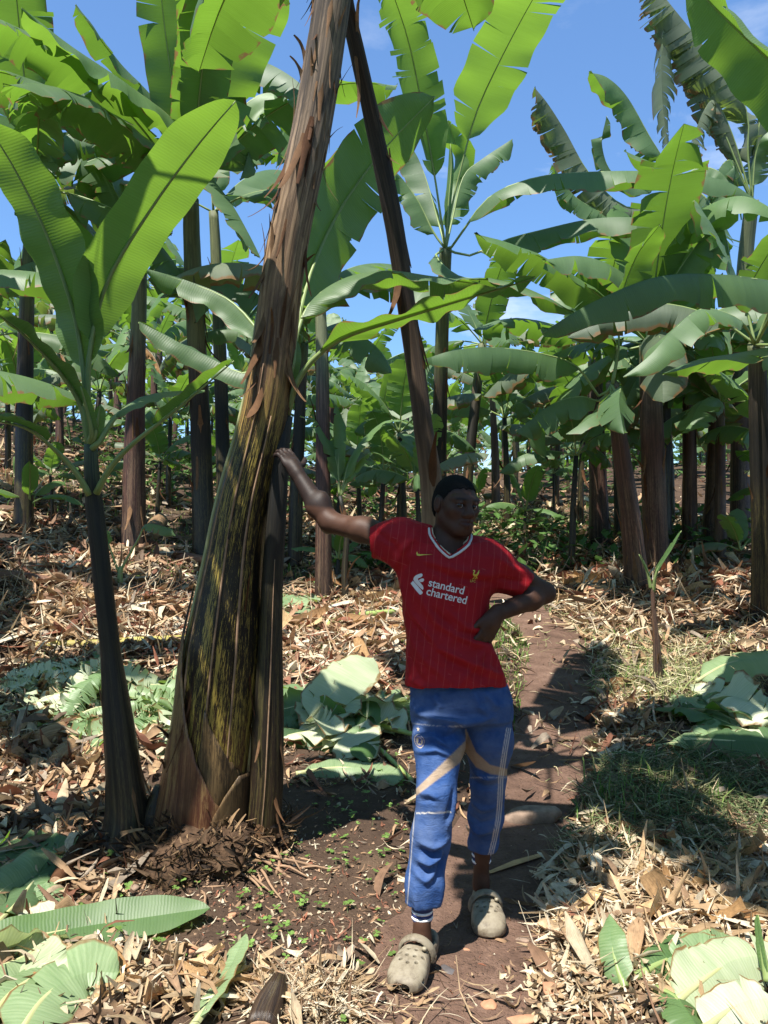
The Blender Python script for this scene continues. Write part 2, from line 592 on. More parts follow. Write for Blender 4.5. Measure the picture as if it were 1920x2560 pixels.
MAT['stone'] = simple('stone', (0.24, 0.17, 0.125), 0.85, 0.2, 14, 0.45, 0.6, 45)
MAT['brick'] = simple('brick_red_stone', (0.42, 0.215, 0.125), 0.85, 0.2, 14, 0.35, 0.6, 45)
MAT['root_crown'] = simple('root_crown', (0.070, 0.042, 0.025), 0.95, 0.15, 30, 0.6, 1.0, 60)
MAT['slate'] = simple('dark_stone', (0.095, 0.085, 0.085), 0.7, 0.3, 14, 0.35, 0.6, 45)
MAT['wood'] = simple('split_wood', (0.44, 0.27, 0.13), 0.75, 0.2, 9, 0.35, 0.4, 30)
MAT['bark'] = simple('tree_bark', (0.10, 0.08, 0.06), 0.9, 0.2, 6, 0.4, 0.6, 25)
MAT['tree_leaf'] = simple('tree_leaf', (0.06, 0.10, 0.035), 0.6, 0.3, 1.2, 0.6)

# ------------------------------------------------------------------ ground and path
def graded(lo, dlo, dhi, hi, step, grow=1.16):
    a = list(np.arange(dlo, dhi + 1e-6, step))
    s, x = step, dhi
    while x < hi:
        s *= grow
        x += s
        a.append(min(x, hi))
    s, x = step, dlo
    b = []
    while x > lo:
        s *= grow
        x -= s
        b.append(max(x, lo))
    return b[::-1] + a


GX = graded(-140, -3.2, 4.0, 140, 0.05)
GY = graded(-12, 1.7, 7.0, 190, 0.05)
V = [(x, y, H(x, y)) for y in GY for x in GX]
nx = len(GX)
F = [(j * nx + i, j * nx + i + 1, (j + 1) * nx + i + 1, (j + 1) * nx + i) for j in range(len(GY) - 1) for i in range(nx - 1)]
tag(link('ground', mesh_from('ground', V, F), MAT['soil']), kind='structure')

V = []; F = []
NP = 160; NW = 12
pd = catmull(PATH, NP)
for i in range(NP):
    t = pd[min(i + 1, NP - 1)] - pd[max(i - 1, 0)]
    t = t / np.linalg.norm(t)
    nrm = np.array((t[1], -t[0]))
    for k in range(NW + 1):
        f = k / NW * 2 - 1
        w = 0.30 + 0.12 * noise.noise((i * 0.16, 3.0 if f < 0 else 8.0, 0)) + 0.03 * noise.noise((i * 0.7, 5.0 if f < 0 else 1.0, 2))
        p = pd[i] + nrm * f * w
        V.append((p[0], p[1], H(p[0], p[1]) + (0.006 if abs(f) < 0.99 else -0.012)))
for i in range(NP - 1):
    for k in range(NW):
        a = i * (NW + 1) + k
        F.append((a, a + 1, a + NW + 2, a + NW + 1))
tag(link('path', mesh_from('path', V, F), MAT['path']), kind='structure')


# ------------------------------------------------------------------ banana leaves
def leaf_geo(pts, W, hint, fold=(-0.25, -0.25), curl=(-0.5, -0.5), tears=5, shred=0.0, seed=0, t0=0.14, rows=26, cols=5,
             wavy=0.03, sweep=0.18, roll=(0, 0), side=(1, 1), rib_r=0.016, gap=0.14, base_w=0.35, droop_var=0.3, tip=2.2):
    """returns blade (V,F,UV) and midrib MB from a spine of points (petiole first)"""
    rr = random.Random(seed)
    N = 64
    S = catmull(pts, N)
    T = np.gradient(S, axis=0)
    T /= np.linalg.norm(T, axis=1)[:, None]
    seg = np.r_[0, np.cumsum(np.linalg.norm(np.diff(S, axis=0), axis=1))]
    L = seg[-1]
    hint = np.array(hint, float)
    U = np.zeros_like(T)
    prev = None
    for i in range(N):
        u = hint - T[i] * hint.dot(T[i])
        if np.linalg.norm(u) < 0.15 and prev is not None:
            u = prev - T[i] * prev.dot(T[i])
        u = unit(u)
        if prev is not None:
            u = unit(u * 0.6 + (prev - T[i] * prev.dot(T[i])) * 0.4)
        prev = u
        U[i] = u
    B = np.cross(T, U)

    def frame(t):
        x = t * (N - 1)
        i = min(N - 2, int(x)); f = x - i
        P = S[i] * (1 - f) + S[i + 1] * f
        tt = unit(T[i] * (1 - f) + T[i + 1] * f)
        uu = unit(U[i] * (1 - f) + U[i + 1] * f)
        bb = unit(B[i] * (1 - f) + B[i + 1] * f)
        ro = roll[0] + (roll[1] - roll[0]) * t
        if ro:
            c, s_ = math.cos(ro), math.sin(ro)
            uu, bb = uu * c + bb * s_, bb * c - uu * s_
        return P, tt, uu, bb

    def width(s):
        a = min(1.0, base_w + (1 - base_w) * (s / 0.16) ** 0.8) if s < 0.16 else 1.0
        if s < 0.03:
            a *= (s / 0.03) ** 0.5
        b = (max(0.0, 1 - max(0.0, (s - 0.62) / 0.38) ** tip)) ** 0.75
        return W * a * b

    ph = rr.random() * 10
    V = []; UV = []; F = []
    for sd in (0, 1):
        sgn = -1 if sd == 0 else 1
        cuts = sorted(rr.uniform(0.06, 0.96) for _ in range(int(tears * 1.5)))
        cuts = [0.0] + [c for i, c in enumerate(cuts)] + [1.0]
        strips = [(a, b) for a, b in zip(cuts[:-1], cuts[1:]) if b - a > 1e-3]
        for (a, b) in strips:
            n = max(2, int(round((b - a) * rows)) + 1)
            depth0 = rr.uniform(0.0, 0.75) if tears < 14 else rr.uniform(0.0, 0.25)
            dv = rr.gauss(0, droop_var) * (1 if tears else 0)
            sk = rr.gauss(0, 0.08) * (1 if tears else 0)
            gp_ = gap * rr.choice((0.08, 0.12, 0.3, 0.5, 0.9, 1.5)) if tears else 0
            b0 = len(V)
            mid = 0.5 * (a + b)
            for r in range(n):
                s0 = a + (b - a) * r / (n - 1)
                wr = width(s0) * side[sd]
                P0, tt0, uu0, bb0 = frame(t0 + (1 - t0) * s0)
                d = np.zeros(3)
                for j in range(cols + 1):
                    f = j / cols
                    g = max(0.0, (f - depth0) / (1 - depth0 + 1e-6))
                    if j:
                        an = fold[sd] + curl[sd] * f + dv * g * 1.2
                        an += shred * g * 1.1 * (-1)
                        st = wr / cols
                        d = d + st * (bb0 * sgn * math.cos(an) + uu0 * math.sin(an))
                        d = d + tt0 * st * (sweep + sk * g)
                    wv = wavy * f * math.sin(s0 * 23 + ph + sgn) * math.sin(s0 * 9.3 + ph * 2) * (W / 0.25)
                    shift = (mid - s0) * gp_ * g * (1 - t0) * L
                    p = P0 + d + uu0 * wv + tt0 * shift
                    V.append(p)
                    UV.append((0.5 + 0.5 * sgn * f, t0 * L + (1 - t0) * L * s0 + 0.15 * wr * f))
            for r in range(n - 1):
                for j in range(cols):
                    q = b0 + r * (cols + 1) + j
                    if sgn > 0:
                        F.append((q, q + 1, q + cols + 2, q + cols + 1))
                    else:
                        F.append((q, q + cols + 1, q + cols + 2, q + 1))
    mb = MB()
    idx = np.linspace(0, N - 1, 18).astype(int)
    rp = [S[i] - U[i] * rib_r * 0.5 for i in idx]
    rad = [max(0.0025, rib_r * (1 - 0.86 * (k / 17) ** 0.8)) for k in range(18)]
    mb.tube(rp, rad, 7)
    return (V, F, UV), mb


def make_leaf(parent, pts, W, hint=(0, 0, 1), mat='leaf', rib='rib', origin=None, name='leaf', **kw):
    o = np.array(parent.location if origin is None else origin, float)
    pts = [np.array(p, float) - o for p in pts]
    (V, F, UV), mb = leaf_geo(pts, W, hint, **kw)
    b = link(name, mesh_from(name, V, F, UV), MAT[mat], parent)
    mb.build('midrib', MAT[rib], b)
    return b


def leaf_thing(label, pts, W, hint=(0, 0, 1), mat='leaf_cut', rib='rib_pale', cat='leaf', group=None, name='cut_leaf', **kw):
    """a leaf lying on its own on the ground"""
    c = np.mean([np.array(p, float) for p in pts], axis=0)
    P = [np.array(p, float) - c for p in pts]
    (V, F, UV), mb = leaf_geo(P, W, hint, **kw)
    b = link(name, mesh_from(name, V, F, UV), MAT[mat], None, Vector(c))
    tag(b, label, cat, group)
    mb.build('midrib', MAT[rib], b)
    return b


# ------------------------------------------------------------------ trunks
def trunk_mesh(pts, rads, nseg=22, ring=0.06, seed=0, sheaths=3, step=0.06, twist=0.25, flare=1.25, rough=0.03, name='trunk'):
    """tube of overlapping leaf sheaths: saw-tooth radius round the stem"""
    rr = random.Random(seed)
    P = np.array([list(p) for p in pts], float)
    Lc = np.linalg.norm(np.diff(P, axis=0), axis=1).sum()
    n = max(6, int(Lc / ring))
    Q = catmull(pts, n)
    rad = np.interp(np.linspace(0, 1, n), np.linspace(0, 1, len(rads)), rads)
    V = []; U = []; F = []
    L = 0
    ph = rr.random() * 6.28
    for i in range(n):
        t = unit(Q[min(i + 1, n - 1)] - Q[max(i - 1, 0)])
        X = unit(np.array((0, 1, 0.0)) - t * t[1])
        Y = np.cross(t, X)
        if i:
            L += np.linalg.norm(Q[i] - Q[i - 1])
        fl = 1 + (flare - 1) * math.exp(-L / 0.12)
        for k in range(nseg + 1):
            a = 2 * math.pi * k / nseg
            aa = a if k < nseg else 0.0
            saw = 0
            for m in range(2):
                x = (aa * sheaths / (2 * math.pi) * 1.0 + ph + twist * L * (1 if m == 0 else -0.6) + m * 0.37) % 1.0
                saw += (x ** 2) * (step if m == 0 else step * 0.5)
            nz = noise.noise((math.cos(aa) * 1.5 + seed, math.sin(aa) * 1.5, L * 2.5)) * rough
            nz += noise.noise((math.cos(aa) * 4 + seed, math.sin(aa) * 4, L * 7)) * rough * 0.6
            r = rad[i] * fl * (1 - step * 0.7 + saw + nz)
            V.append(Q[i] + X * math.cos(a) * r + Y * math.sin(a) * r)
            U.append((k / nseg, L))
    for i in range(n - 1):
        for k in range(nseg):
            q = i * (nseg + 1) + k
            F.append((q, q + 1, q + nseg + 2, q + nseg + 1))
    for i in (0, n - 1):
        c = len(V)
        V.append(Q[i]); U.append((0.5, 0 if i == 0 else L))
        for k in range(nseg):
            q = i * (nseg + 1) + k
            F.append((c, q + 1, q) if i == 0 else (c, q, q + 1))
    return mesh_from(name, V, F, U)


def add_trunk(parent, pts, rads, mat, **kw):
    o = np.array(parent.location, float)
    P = [np.array(list(p), float) - o for p in pts]
    return link('trunk', trunk_mesh(P, rads, **kw), MAT[mat], parent)


def flap_geo(base, along, outw, L, w, seed, rows=8, curl=1.2):
    """a peeling strip of dry sheath"""
    rr = random.Random(seed)
    base = np.array(base, float); along = unit(np.array(along, float)); outw = unit(np.array(outw, float))
    sd = np.cross(along, outw)
    V = []; U = []; F = []
    p = base.copy(); a = 0.03
    for i in range(rows + 1):
        t = i / rows
        ww = w * (1 - 0.75 * t ** 1.5) * (1 + 0.2 * math.sin(7 * t + seed))
        for k in (-1, 0, 1):
            V.append(p + sd * ww * 0.5 * k + outw * (-0.3 * ww * abs(k)))
            U.append((0.5 + 0.5 * k, t * L))
        a += curl / rows * rr.uniform(0.3, 1.7)
        p = p + (along * math.cos(a) + outw * math.sin(a)) * L / rows
    for i in range(rows):
        for k in range(2):
            q = i * 3 + k
            F.append((q, q + 1, q + 4, q + 3))
    return V, F, U


def add_flaps(parent, pts, rads, n, seed, lo=0.25, hi=0.98, L=(0.12, 0.4), w=(0.03, 0.08), mat='dry_sheath', down=0.7):
    rr = random.Random(seed)
    o = np.array(parent.location, float)
    Q = catmull([np.array(list(p), float) - o for p in pts], 60)
    rad = np.interp(np.linspace(0, 1, 60), np.linspace(0, 1, len(rads)), rads)
    for i in range(n):
        k = int(rr.uniform(lo, hi) * 59)
        t = unit(Q[min(k + 1, 59)] - Q[max(k - 1, 0)])
        a = rr.uniform(0, 6.283)
        if rr.random() < 0.6:
            a = rr.choice((math.pi, 0)) + rr.gauss(0, 0.6)
        x = np.array((math.cos(a), -abs(math.sin(a)) if rr.random() < 0.8 else math.sin(a), 0))
        x = unit(x - t * x.dot(t))
        dn = -t if rr.random() < down else t
        V, F, U = flap_geo(Q[k] + x * rad[k] * 0.97, dn, x, rr.uniform(*L), rr.uniform(*w), rr.random() * 99, curl=rr.choice((0.0, 0.1, 0.25, 0.4, 0.9)))
        link('dry_sheath', mesh_from('dry_sheath', V, F, U), MAT[mat], parent)


def base_clump(parent, x, y, r, n, seed, mat='fibre', zoff=0.0, h=0.12):
    """ragged fibres and old sheath ends round the foot of a stem (one part)"""
    rr = random.Random(seed)
    mb = MB()
    ox, oy, oz = parent.location
    for i in range(n):
        a = rr.uniform(0, 6.283)
        d = r * rr.uniform(0.75, 1.35)
        px, py = x + math.cos(a) * d, y + math.sin(a) * d
        z = H(px, py) + rr.uniform(0, h)
        V, F, U = flap_geo((px - ox, py - oy, z - oz), (math.cos(a) * 0.9, math.sin(a) * 0.9, rr.uniform(-0.5, 0.6)), (rr.gauss(0, 1), rr.gauss(0, 1), rr.uniform(0.2, 1.3)), rr.uniform(0.04, 0.16), rr.uniform(0.008, 0.03), rr.random() * 50, rows=4)
        c = rr.choice([(0.05, 0.032, 0.02), (0.12, 0.075, 0.04), (0.25, 0.16, 0.085), (0.03, 0.02, 0.014)])
        mb.add(V, F, U, c)
    return tag(mb.build('base_fibre', MAT[mat], parent), kind='stuff')


def arc_leaf(crown, az, e0, L, droop, petiole=0.3, n=7, bend=0.0):
    """spine points of a leaf that leaves the crown at elevation e0 and arches by droop"""
    p = np.array(crown, float)
    pts = [p.copy()]
    for i in range(1, n):
        t = i / (n - 1)
        e = e0 - droop * t ** 1.4
        a = az + bend * t
        p = p + np.array((math.cos(a) * math.cos(e), math.sin(a) * math.cos(e), math.sin(e))) * L / (n - 1)
        pts.append(p.copy())
    return pts


def leaf_hint(az, e):
    return (-math.cos(az) * 0.5, -math.sin(az) * 0.5, 1.0)


def crown_leaves(parent, crown, n, L, W, seed, az0=0.0, mat=None, shred=0.0, emax=80, emin=-5, rows=16, cols=4, tears=(2, 9), dead=0):
    rr = random.Random(seed)
    az = az0
    for i in range(n):
        az += 2.4 + rr.uniform(-0.3, 0.3)
        f = i / max(1, n - 1)
        e = R(emax + (emin - emax) * f ** 0.8) + rr.gauss(0, 0.08)
        dr = 0.35 + 1.0 * f + rr.uniform(-0.2, 0.3)
        ll = L * rr.uniform(0.85, 1.1) * (0.8 if i == 0 else 1)
        k = mat or ('leaf' if rr.random() < 0.6 else ('leaf_young' if f < 0.5 else 'leaf_old'))
        sh = shred
        fd = -0.15 - 0.5 * f * rr.random() + (0.3 if f < 0.3 else 0)
        make_leaf(parent, arc_leaf(crown, az, e, ll, dr, bend=rr.gauss(0, 0.15)), W * rr.uniform(0.85, 1.15), leaf_hint(az, e), k,
                  fold=(fd + rr.gauss(0, .15), fd + rr.gauss(0, .15)), curl=(-0.4 - 0.5 * f, -0.4 - 0.5 * f), tears=rr.randint(*tears) + int(14 * shred),
                  shred=sh, seed=rr.randint(0, 9999), rows=rows, cols=cols, t0=rr.uniform(0.14, 0.2), wavy=0.03, gap=0.12 + 0.3 * shred, rib_r=0.014)
    for i in range(dead):
        a = rr.uniform(0, 6.28)
        make_leaf(parent, arc_leaf(crown, a, R(-10), L * 0.7, 1.3), W * 0.6, leaf_hint(a, 0), 'dry_leaf', 'rib_brown', fold=(-1.1, -1.1), curl=(-0.8, -0.8), tears=8, shred=0.4, seed=rr.randint(0, 999), rows=12, cols=3, gap=0.3)

# ------------------------------------------------------------------ the two leaning stems beside the man
gA = gp(486, 2120)
YA = 3.62
A = empty('banana_plant', (gA.x, YA, H(gA.x, YA)), 'thick leaning banana plant with blackened lower trunk and tan peeling upper trunk, beside the man', 'banana plant')
AP = [A.location - Vector((0.03, 0, 0.06)), at(500, 2060, 3.62), at(523, 1920, 3.60), at(573, 1500, 3.54), at(604, 1280, 3.50), at(668, 1000, 3.44), at(713, 640, 3.38), at(779, 320, 3.32), at(830, 0, 3.28), at(866, -260, 3.24)]
AR = [0.190, 0.176, 0.166, 0.122, 0.104, 0.091, 0.086, 0.079, 0.076, 0.066]
add_trunk(A, AP, AR, 'trunk_hero', nseg=44, ring=0.035, seed=3, sheaths=3, step=0.085, twist=0.05, flare=1.10, rough=0.035)
add_flaps(A, AP, AR, 40, 11, 0.52, 0.97, (0.06, 0.30), (0.02, 0.07))
add_flaps(A, AP, AR, 70, 19, 0.50, 0.98, (0.04, 0.22), (0.006, 0.022))
add_flaps(A, AP, AR, 14, 12, 0.04, 0.12, (0.08, 0.2), (0.03, 0.09), down=0.3)
add_flaps(A, AP, AR, 8, 15, 0.12, 0.5, (0.2, 0.5), (0.01, 0.02))


def seam(parent, pts, rads, mat, a0, lo, hi, seed, w=0.006):
    """raised edge of an old sheath running along the stem"""
    o = np.array(parent.location, float)
    Q = catmull([np.array(list(p), float) - o for p in pts], 80)
    rad = np.interp(np.linspace(0, 1, 80), np.linspace(0, 1, len(rads)), rads)
    P = []
    for k in range(int(lo * 79), int(hi * 79)):
        t = unit(Q[min(k + 1, 79)] - Q[max(k - 1, 0)])
        X = unit(np.array((0, 1, 0.0)) - t * t[1]); Y = np.cross(t, X)
        a = a0 + 0.10 * math.sin(k * 0.08 + seed)
        P.append(Q[k] + (X * math.cos(a) + Y * math.sin(a)) * rad[k] * 1.0)
    mb = MB()
    n = len(P)
    mb.tube(P, [w * (0.35 + 0.65 * math.sin(math.pi * (i + 0.5) / n)) for i in range(n)], 6)
    link('sheath_edge', mb.mesh('sheath_edge'), MAT[mat], parent)


for a0, lo, hi, sd, w in ((math.pi - 0.15, 0.06, 0.55, 1, 0.005), (math.pi + 0.55, 0.1, 0.5, 2, 0.006), (math.pi - 0.75, 0.08, 0.45, 3, 0.007), (math.pi * 0.5 + 0.15, 0.05, 0.6, 5, 0.010)):
    seam(A, AP, AR, 'root' if sd < 5 else 'rib_pale', a0, lo, hi, sd, w)

def sheath_patch(parent, pts, rads, a0, a1, top, mat, off=.008, name='base_sheath', n=18, rows=16):
    """an old leaf sheath wrapped round the foot: angular range a0..a1, upper edge top(f) in metres along the stem"""
    o = np.array(parent.location, float)
    Q = catmull([np.array(list(p), float) - o for p in pts], 200)
    L = np.r_[0, np.cumsum(np.linalg.norm(np.diff(Q, axis=0), axis=1))]
    rad = np.interp(np.linspace(0, 1, 200), np.linspace(0, 1, len(rads)), rads)
    V = []; U = []; F = []
    for i in range(n + 1):
        f = i / n; a = a0 + (a1 - a0) * f
        tp = top(f)
        for j in range(rows + 1):
            v = tp * j / rows
            k = int(np.searchsorted(L, v)); k = min(max(k, 1), 198)
            t = unit(Q[k + 1] - Q[k - 1]); X = unit(np.array((0, 1, 0.0)) - t * t[1]); Y = np.cross(t, X)
            rr_ = rad[k] * (1 + .10 * math.exp(-v / .12)) * 1.02 + off * (1 - .3 * j / rows) + .003 * math.sin(9 * f + 7 * v) + .004 * noise.noise((a * 3, v * 8, 1.1))
            V.append(Q[k] + (X * math.cos(a) + Y * math.sin(a)) * rr_); U.append((a / 6.283 + .07 * v, v))
    for i in range(n):
        for j in range(rows):
            q = i * (rows + 1) + j
            F.append((q, q + 1, q + rows + 2, q + rows + 1))
    ob = link(name, mesh_from(name, V, F, U), MAT[mat], parent)
    m = ob.modifiers.new('thickness', 'SOLIDIFY'); m.thickness = .007; m.offset = -1
    return ob


MAT['sheath_red'] = trunk_material('red_sheath', [(0, (.055, .020, .014), (.20, .10, .05)), (.09, (.085, .030, .020), (.30, .15, .07)), (.2, (.020, .012, .010), (.12, .07, .035))], (.36, .24, .10), .55, .3, .4, 4.3, 7)
MAT['sheath_ochre'] = trunk_material('ochre_sheath', [(0, (.07, .04, .02), (.26, .165, .075)), (.2, (.06, .04, .018), (.30, .20, .085))], (.02, .014, .010), .85, .4, .4, 4.3, 7)
PI = math.pi
sheath_patch(A, AP, AR, PI + 1.25, PI - .10, lambda f: .36 + .30 * f ** 1.5, 'sheath_ochre', .006)
sheath_patch(A, AP, AR, PI - 1.5, PI + .75, lambda f: .95 * (1 - f) ** 1.7 + .20 + .06 * math.sin(3 * f), 'sheath_red', .013)
sheath_patch(A, AP, AR, PI + .35, PI + 1.7, lambda f: .16 + .22 * math.sin(PI * f) ** .7, 'sheath_ochre', .022, 'stub_sheath')
# old stubs and root mass at the foot
mb = MB()
mb.tube([(-0.23, -0.07, -0.10), (-0.20, -0.06, 0.08), (-0.165, -0.05, 0.21)], [0.085, 0.07, 0.035], 12, smooth_n=8)
mb.build('old_stub', MAT['trunk_dark'], A)
bm = bmesh.new()
bmesh.ops.create_icosphere(bm, subdivisions=4, radius=1)
for v in bm.verts:
    c = v.co.copy()
    k = 1 + .22 * noise.noise(c * 2.2) + .12 * noise.noise(c * 6) + .07 * noise.noise(c * 15)
    v.co = Vector((c.x * .34 * k + .02, c.y * .33 * k - .05, c.z * .20 * k - .07))
me = bpy.data.meshes.new('root_crown'); bm.to_mesh(me); bm.free()
me.polygons.foreach_set('use_smooth', np.ones(len(me.polygons), bool))
link('root_crown', me, MAT['root_crown'], A)
rr = random.Random(5)
mb = MB()
lump = [(v.co.copy(), v.normal.copy()) for v in me.vertices if v.normal.y < .35 and v.co.z > -.16]
for i in range(2200):
    c0, n0 = rr.choice(lump)
    dn = (n0.x * .7 + rr.gauss(0, .5), n0.y * .7 + rr.gauss(0, .5), rr.gauss(-.15, .5))
    c = rr.choice([(0.05, 0.032, 0.02), (0.10, 0.062, 0.035), (0.17, 0.105, 0.055), (0.30, 0.19, 0.10), (0.03, 0.02, 0.014)])
    Vf, Ff, Uf = flap_geo((c0.x + n0.x * -.012, c0.y + n0.y * -.012, c0.z - .005), dn, (rr.gauss(0, 1), rr.gauss(0, 1), rr.uniform(0, 1)), rr.uniform(0.025, 0.11), rr.uniform(0.004, 0.028), i * 0.7, rows=4)
    mb.add(Vf, Ff, Uf, c)
tag(mb.build('root_mass', MAT['fibre'], A), kind='stuff')
for i in range(16):
    a = rr.uniform(-1.35, -0.1) if i < 12 else rr.uniform(-2.8, -1.4)
    p = np.array((A.location.x + math.cos(a) * 0.22 + 0.05, A.location.y + math.sin(a) * 0.2))
    P = []
    for k in range(6):
        z = H(p[0], p[1]) + 0.008 + 0.02 * math.sin(k * 1.3 + i) * (k < 5)
        P.append((p[0] - A.location.x, p[1] - A.location.y, z - A.location.z))
        p = p + np.array((math.cos(a), math.sin(a))) * rr.uniform(0.04, 0.11)
        a += rr.gauss(0, 0.25)
    mb = MB()
    mb.tube(P, [0.009, 0.008, 0.007, 0.006, 0.005, 0.003], 6, smooth_n=12)
    mb.build('root', MAT['root'], A)

# crown of the tall plant, above the picture's top edge; two long-stalked leaves added to shade man and sucker
ACR = AP[-1]
for i, (az, e, L, W, dr, t0) in enumerate(((-0.5, 45, 2.3, .30, 1.1, .15), (-1.30, 34, 2.2, .30, 1.0, .2), (-1.83, 18, 1.90, .38, .55, .49), (3.0, 45, 2.2, .30, 1.2, .15), (2.1, 38, 2.1, .30, 1.1, .15), (1.2, 45, 2.2, .3, 1.0, .15),
                                                (0.35, 38, 2.3, .30, 1.2, .15), (-0.95, 62, 2.0, .28, .9, .15), (-2.62, 22, 2.9, .36, .7, .48))):
    make_leaf(A, arc_leaf(ACR, az, R(e), L, dr), W, leaf_hint(az, R(e)), 'leaf', fold=(-.2, -.25), curl=(-.4, -.4), tears=7, seed=50 + i, rows=20, t0=t0)

# thinner companion stem right against it
gB = gp(655, 2150)
B = empty('banana_plant', (gB.x, 3.60, H(gB.x, 3.60)), 'dark slim banana stem pressed against the thick leaning trunk, under the man\'s raised hand', 'banana plant')
BP = [B.location - Vector((0, 0, 0.05)), at(657, 2060, 3.58), at(666, 1920, 3.56), at(678, 1500, 3.50), at(691, 1280, 3.46), at(702, 1120, 3.45), at(714, 1040, 3.46)]
BRD = [0.082, 0.078, 0.070, 0.054, 0.046, 0.042, 0.030]
add_trunk(B, BP, BRD, 'trunk_dark', nseg=26, ring=0.04, seed=8, sheaths=3, step=0.09, twist=0.1, flare=1.12, rough=0.03)
add_flaps(B, BP, BRD, 6, 14, 0.05, 0.5, (0.1, 0.3), (0.015, 0.03))
base_clump(B, B.location.x, B.location.y, 0.075, 60, 9)
mb = MB()
mb.tube([(-0.04, -0.09, -0.06), (-0.03, -0.085, 0.06), (-0.01, -0.075, 0.17)], [0.045, 0.035, 0.012], 10, smooth_n=7)
mb.build('old_stub', MAT['dry_sheath'], B)
seam(B, BP, BRD, 'root', math.pi + 0.2, 0.05, 0.7, 4, 0.004)

BC = BP[-1]
make_leaf(B, [BC, at(728, 900, 3.55), at(765, 770, 3.65), at(850, 700, 3.72), at(960, 676, 3.75), at(1080, 690, 3.75), at(1200, 706, 3.75)], 0.15, (0, -0.25, 1), 'leaf', fold=(-.75, -.1), curl=(-.3, -.3), tears=2, seed=1, t0=.34, rows=40, cols=6)
make_leaf(B, [BC, at(735, 960, 3.40), at(785, 890, 3.34), at(860, 838, 3.28), at(980, 798, 3.22), at(1130, 752, 3.15), at(1338, 690, 3.1)], 0.115, (0, -0.35, 1), 'leaf', fold=(-.55, .25), curl=(-.35, -.1), tears=1, seed=2, t0=.26, rows=44, cols=6, wavy=.05)
make_leaf(B, [BC, at(735, 850, 3.62), at(775, 680, 3.85), at(850, 520, 4.02), at(960, 370, 4.12), at(1086, 240, 4.15)], 0.205, (-0.5, 0.8, 0.65), 'leaf', fold=(.1, .1), curl=(-.2, -.3), tears=2, seed=3, t0=.28, rows=34, cols=6)
make_leaf(B, [BC, at(690, 960, 3.62), at(650, 925, 3.7), at(602, 930, 3.72), at(521, 893, 3.75), at(440, 852, 3.75), at(347, 803, 3.75)], 0.085, (0.1, -.5, 1), 'leaf', fold=(-.5, -.3), curl=(-.3, -.2), tears=1, seed=4, t0=.3, rows=30)
make_leaf(B, [BC, at(690, 900, 3.62), at(640, 815, 3.7), at(570, 745, 3.78), at(463, 700, 3.8), at(352, 668, 3.82)], 0.10, (0.1, -.3, 1), 'leaf', fold=(-.9, -.5), curl=(-.3, -.3), tears=1, seed=5, t0=.35, rows=30)
make_leaf(B, [BC, at(722, 960, 3.42), at(735, 910, 3.40), at(742, 850, 3.42)], 0.03, (0, .9, .3), 'leaf_young', fold=(.4, .4), curl=(0, 0), tears=0, seed=6, rows=14)

# ------------------------------------------------------------------ sucker plant at the left
gS = gp(312, 2105)
S = empty('banana_plant', (gS.x, 3.52, H(gS.x, 3.52)), 'slender young banana plant at the left with broad upright leaves and a black stem', 'banana plant')
SP = [S.location - Vector((0, 0, 0.05)), at(318, 2040, 3.53), at(306, 1900, 3.52), at(262, 1500, 3.50), at(238, 1290, 3.48), at(230, 1200, 3.46), at(226, 1110, 3.45)]
SR = [0.098, 0.082, 0.066, 0.043, 0.041, 0.040, 0.028]
add_trunk(S, SP, SR, 'trunk_sucker', nseg=26, ring=0.04, seed=21, sheaths=3, step=0.09, twist=0.12, flare=1.30, rough=0.03)
add_flaps(S, SP, SR, 6, 24, 0.05, 0.5, (0.1, 0.3), (0.015, 0.03))
base_clump(S, S.location.x, S.location.y, 0.10, 50, 10)
SCn = SP[-1]
make_leaf(S, [SCn, at(218, 980, 3.46), at(206, 880, 3.45), at(185, 770, 3.42), at(118, 580, 3.32), at(45, 430, 3.2), at(-40, 290, 3.05)], 0.165, (.25, .55, .8), 'leaf_young', fold=(.15, .25), curl=(-.25, -.2), tears=0, seed=11, t0=.24, rows=40, cols=7, wavy=.035)
make_leaf(S, [SCn, at(218, 980, 3.45), at(226, 860, 3.42), at(268, 700, 3.38), at(382, 512, 3.25), at(500, 352, 3.1), at(588, 250, 3.0)], 0.135, (-.55, .65, .6), 'leaf_young', fold=(.05, .1), curl=(-.1, -.25), tears=0, seed=12, t0=.27, rows=40, cols=7, wavy=.02, tip=3)
make_leaf(S, [SCn, at(205, 1010, 3.42), at(150, 925, 3.35), at(58, 830, 3.25), at(-40, 755, 3.15)], 0.115, (.3, .2, 1), 'leaf', fold=(.05, .3), curl=(-.1, -.2), tears=0, seed=13, t0=.22, rows=26, cols=6)
make_leaf(S, [at(228, 1235, 3.44), at(196, 1180, 3.4), at(150, 1130, 3.34), at(70, 1068, 3.2), at(-50, 1040, 3.05)], 0.055, (.2, -.2, 1), 'leaf', fold=(.6, .6), curl=(-.2, -.2), tears=0, seed=14, t0=.5, rows=22)
make_leaf(S, [at(238, 1230, 3.43), at(270, 1170, 3.38), at(330, 1105, 3.3), at(440, 1018, 3.2), at(582, 898, 3.1)], 0.045, (-.2, -.2, 1), 'leaf', fold=(.75, .75), curl=(-.2, -.2), tears=0, seed=15, t0=.5, rows=22)
make_leaf(S, [SCn, at(240, 1110, 3.42), at(290, 1035, 3.45), at(380, 985, 3.55), at(512, 975, 3.65)], 0.075, (0, -.15, 1), 'leaf', fold=(-.1, -.2), curl=(-.2, -.2), tears=0, seed=16, t0=.3, rows=22)
make_leaf(S, [SCn, at(238, 1090, 3.42), at(244, 1060, 3.41), at(252, 1012, 3.4)], 0.028, (0, .9, .3), 'leaf_young', fold=(.3, .3), curl=(0, 0), tears=0, seed=17, rows=12)
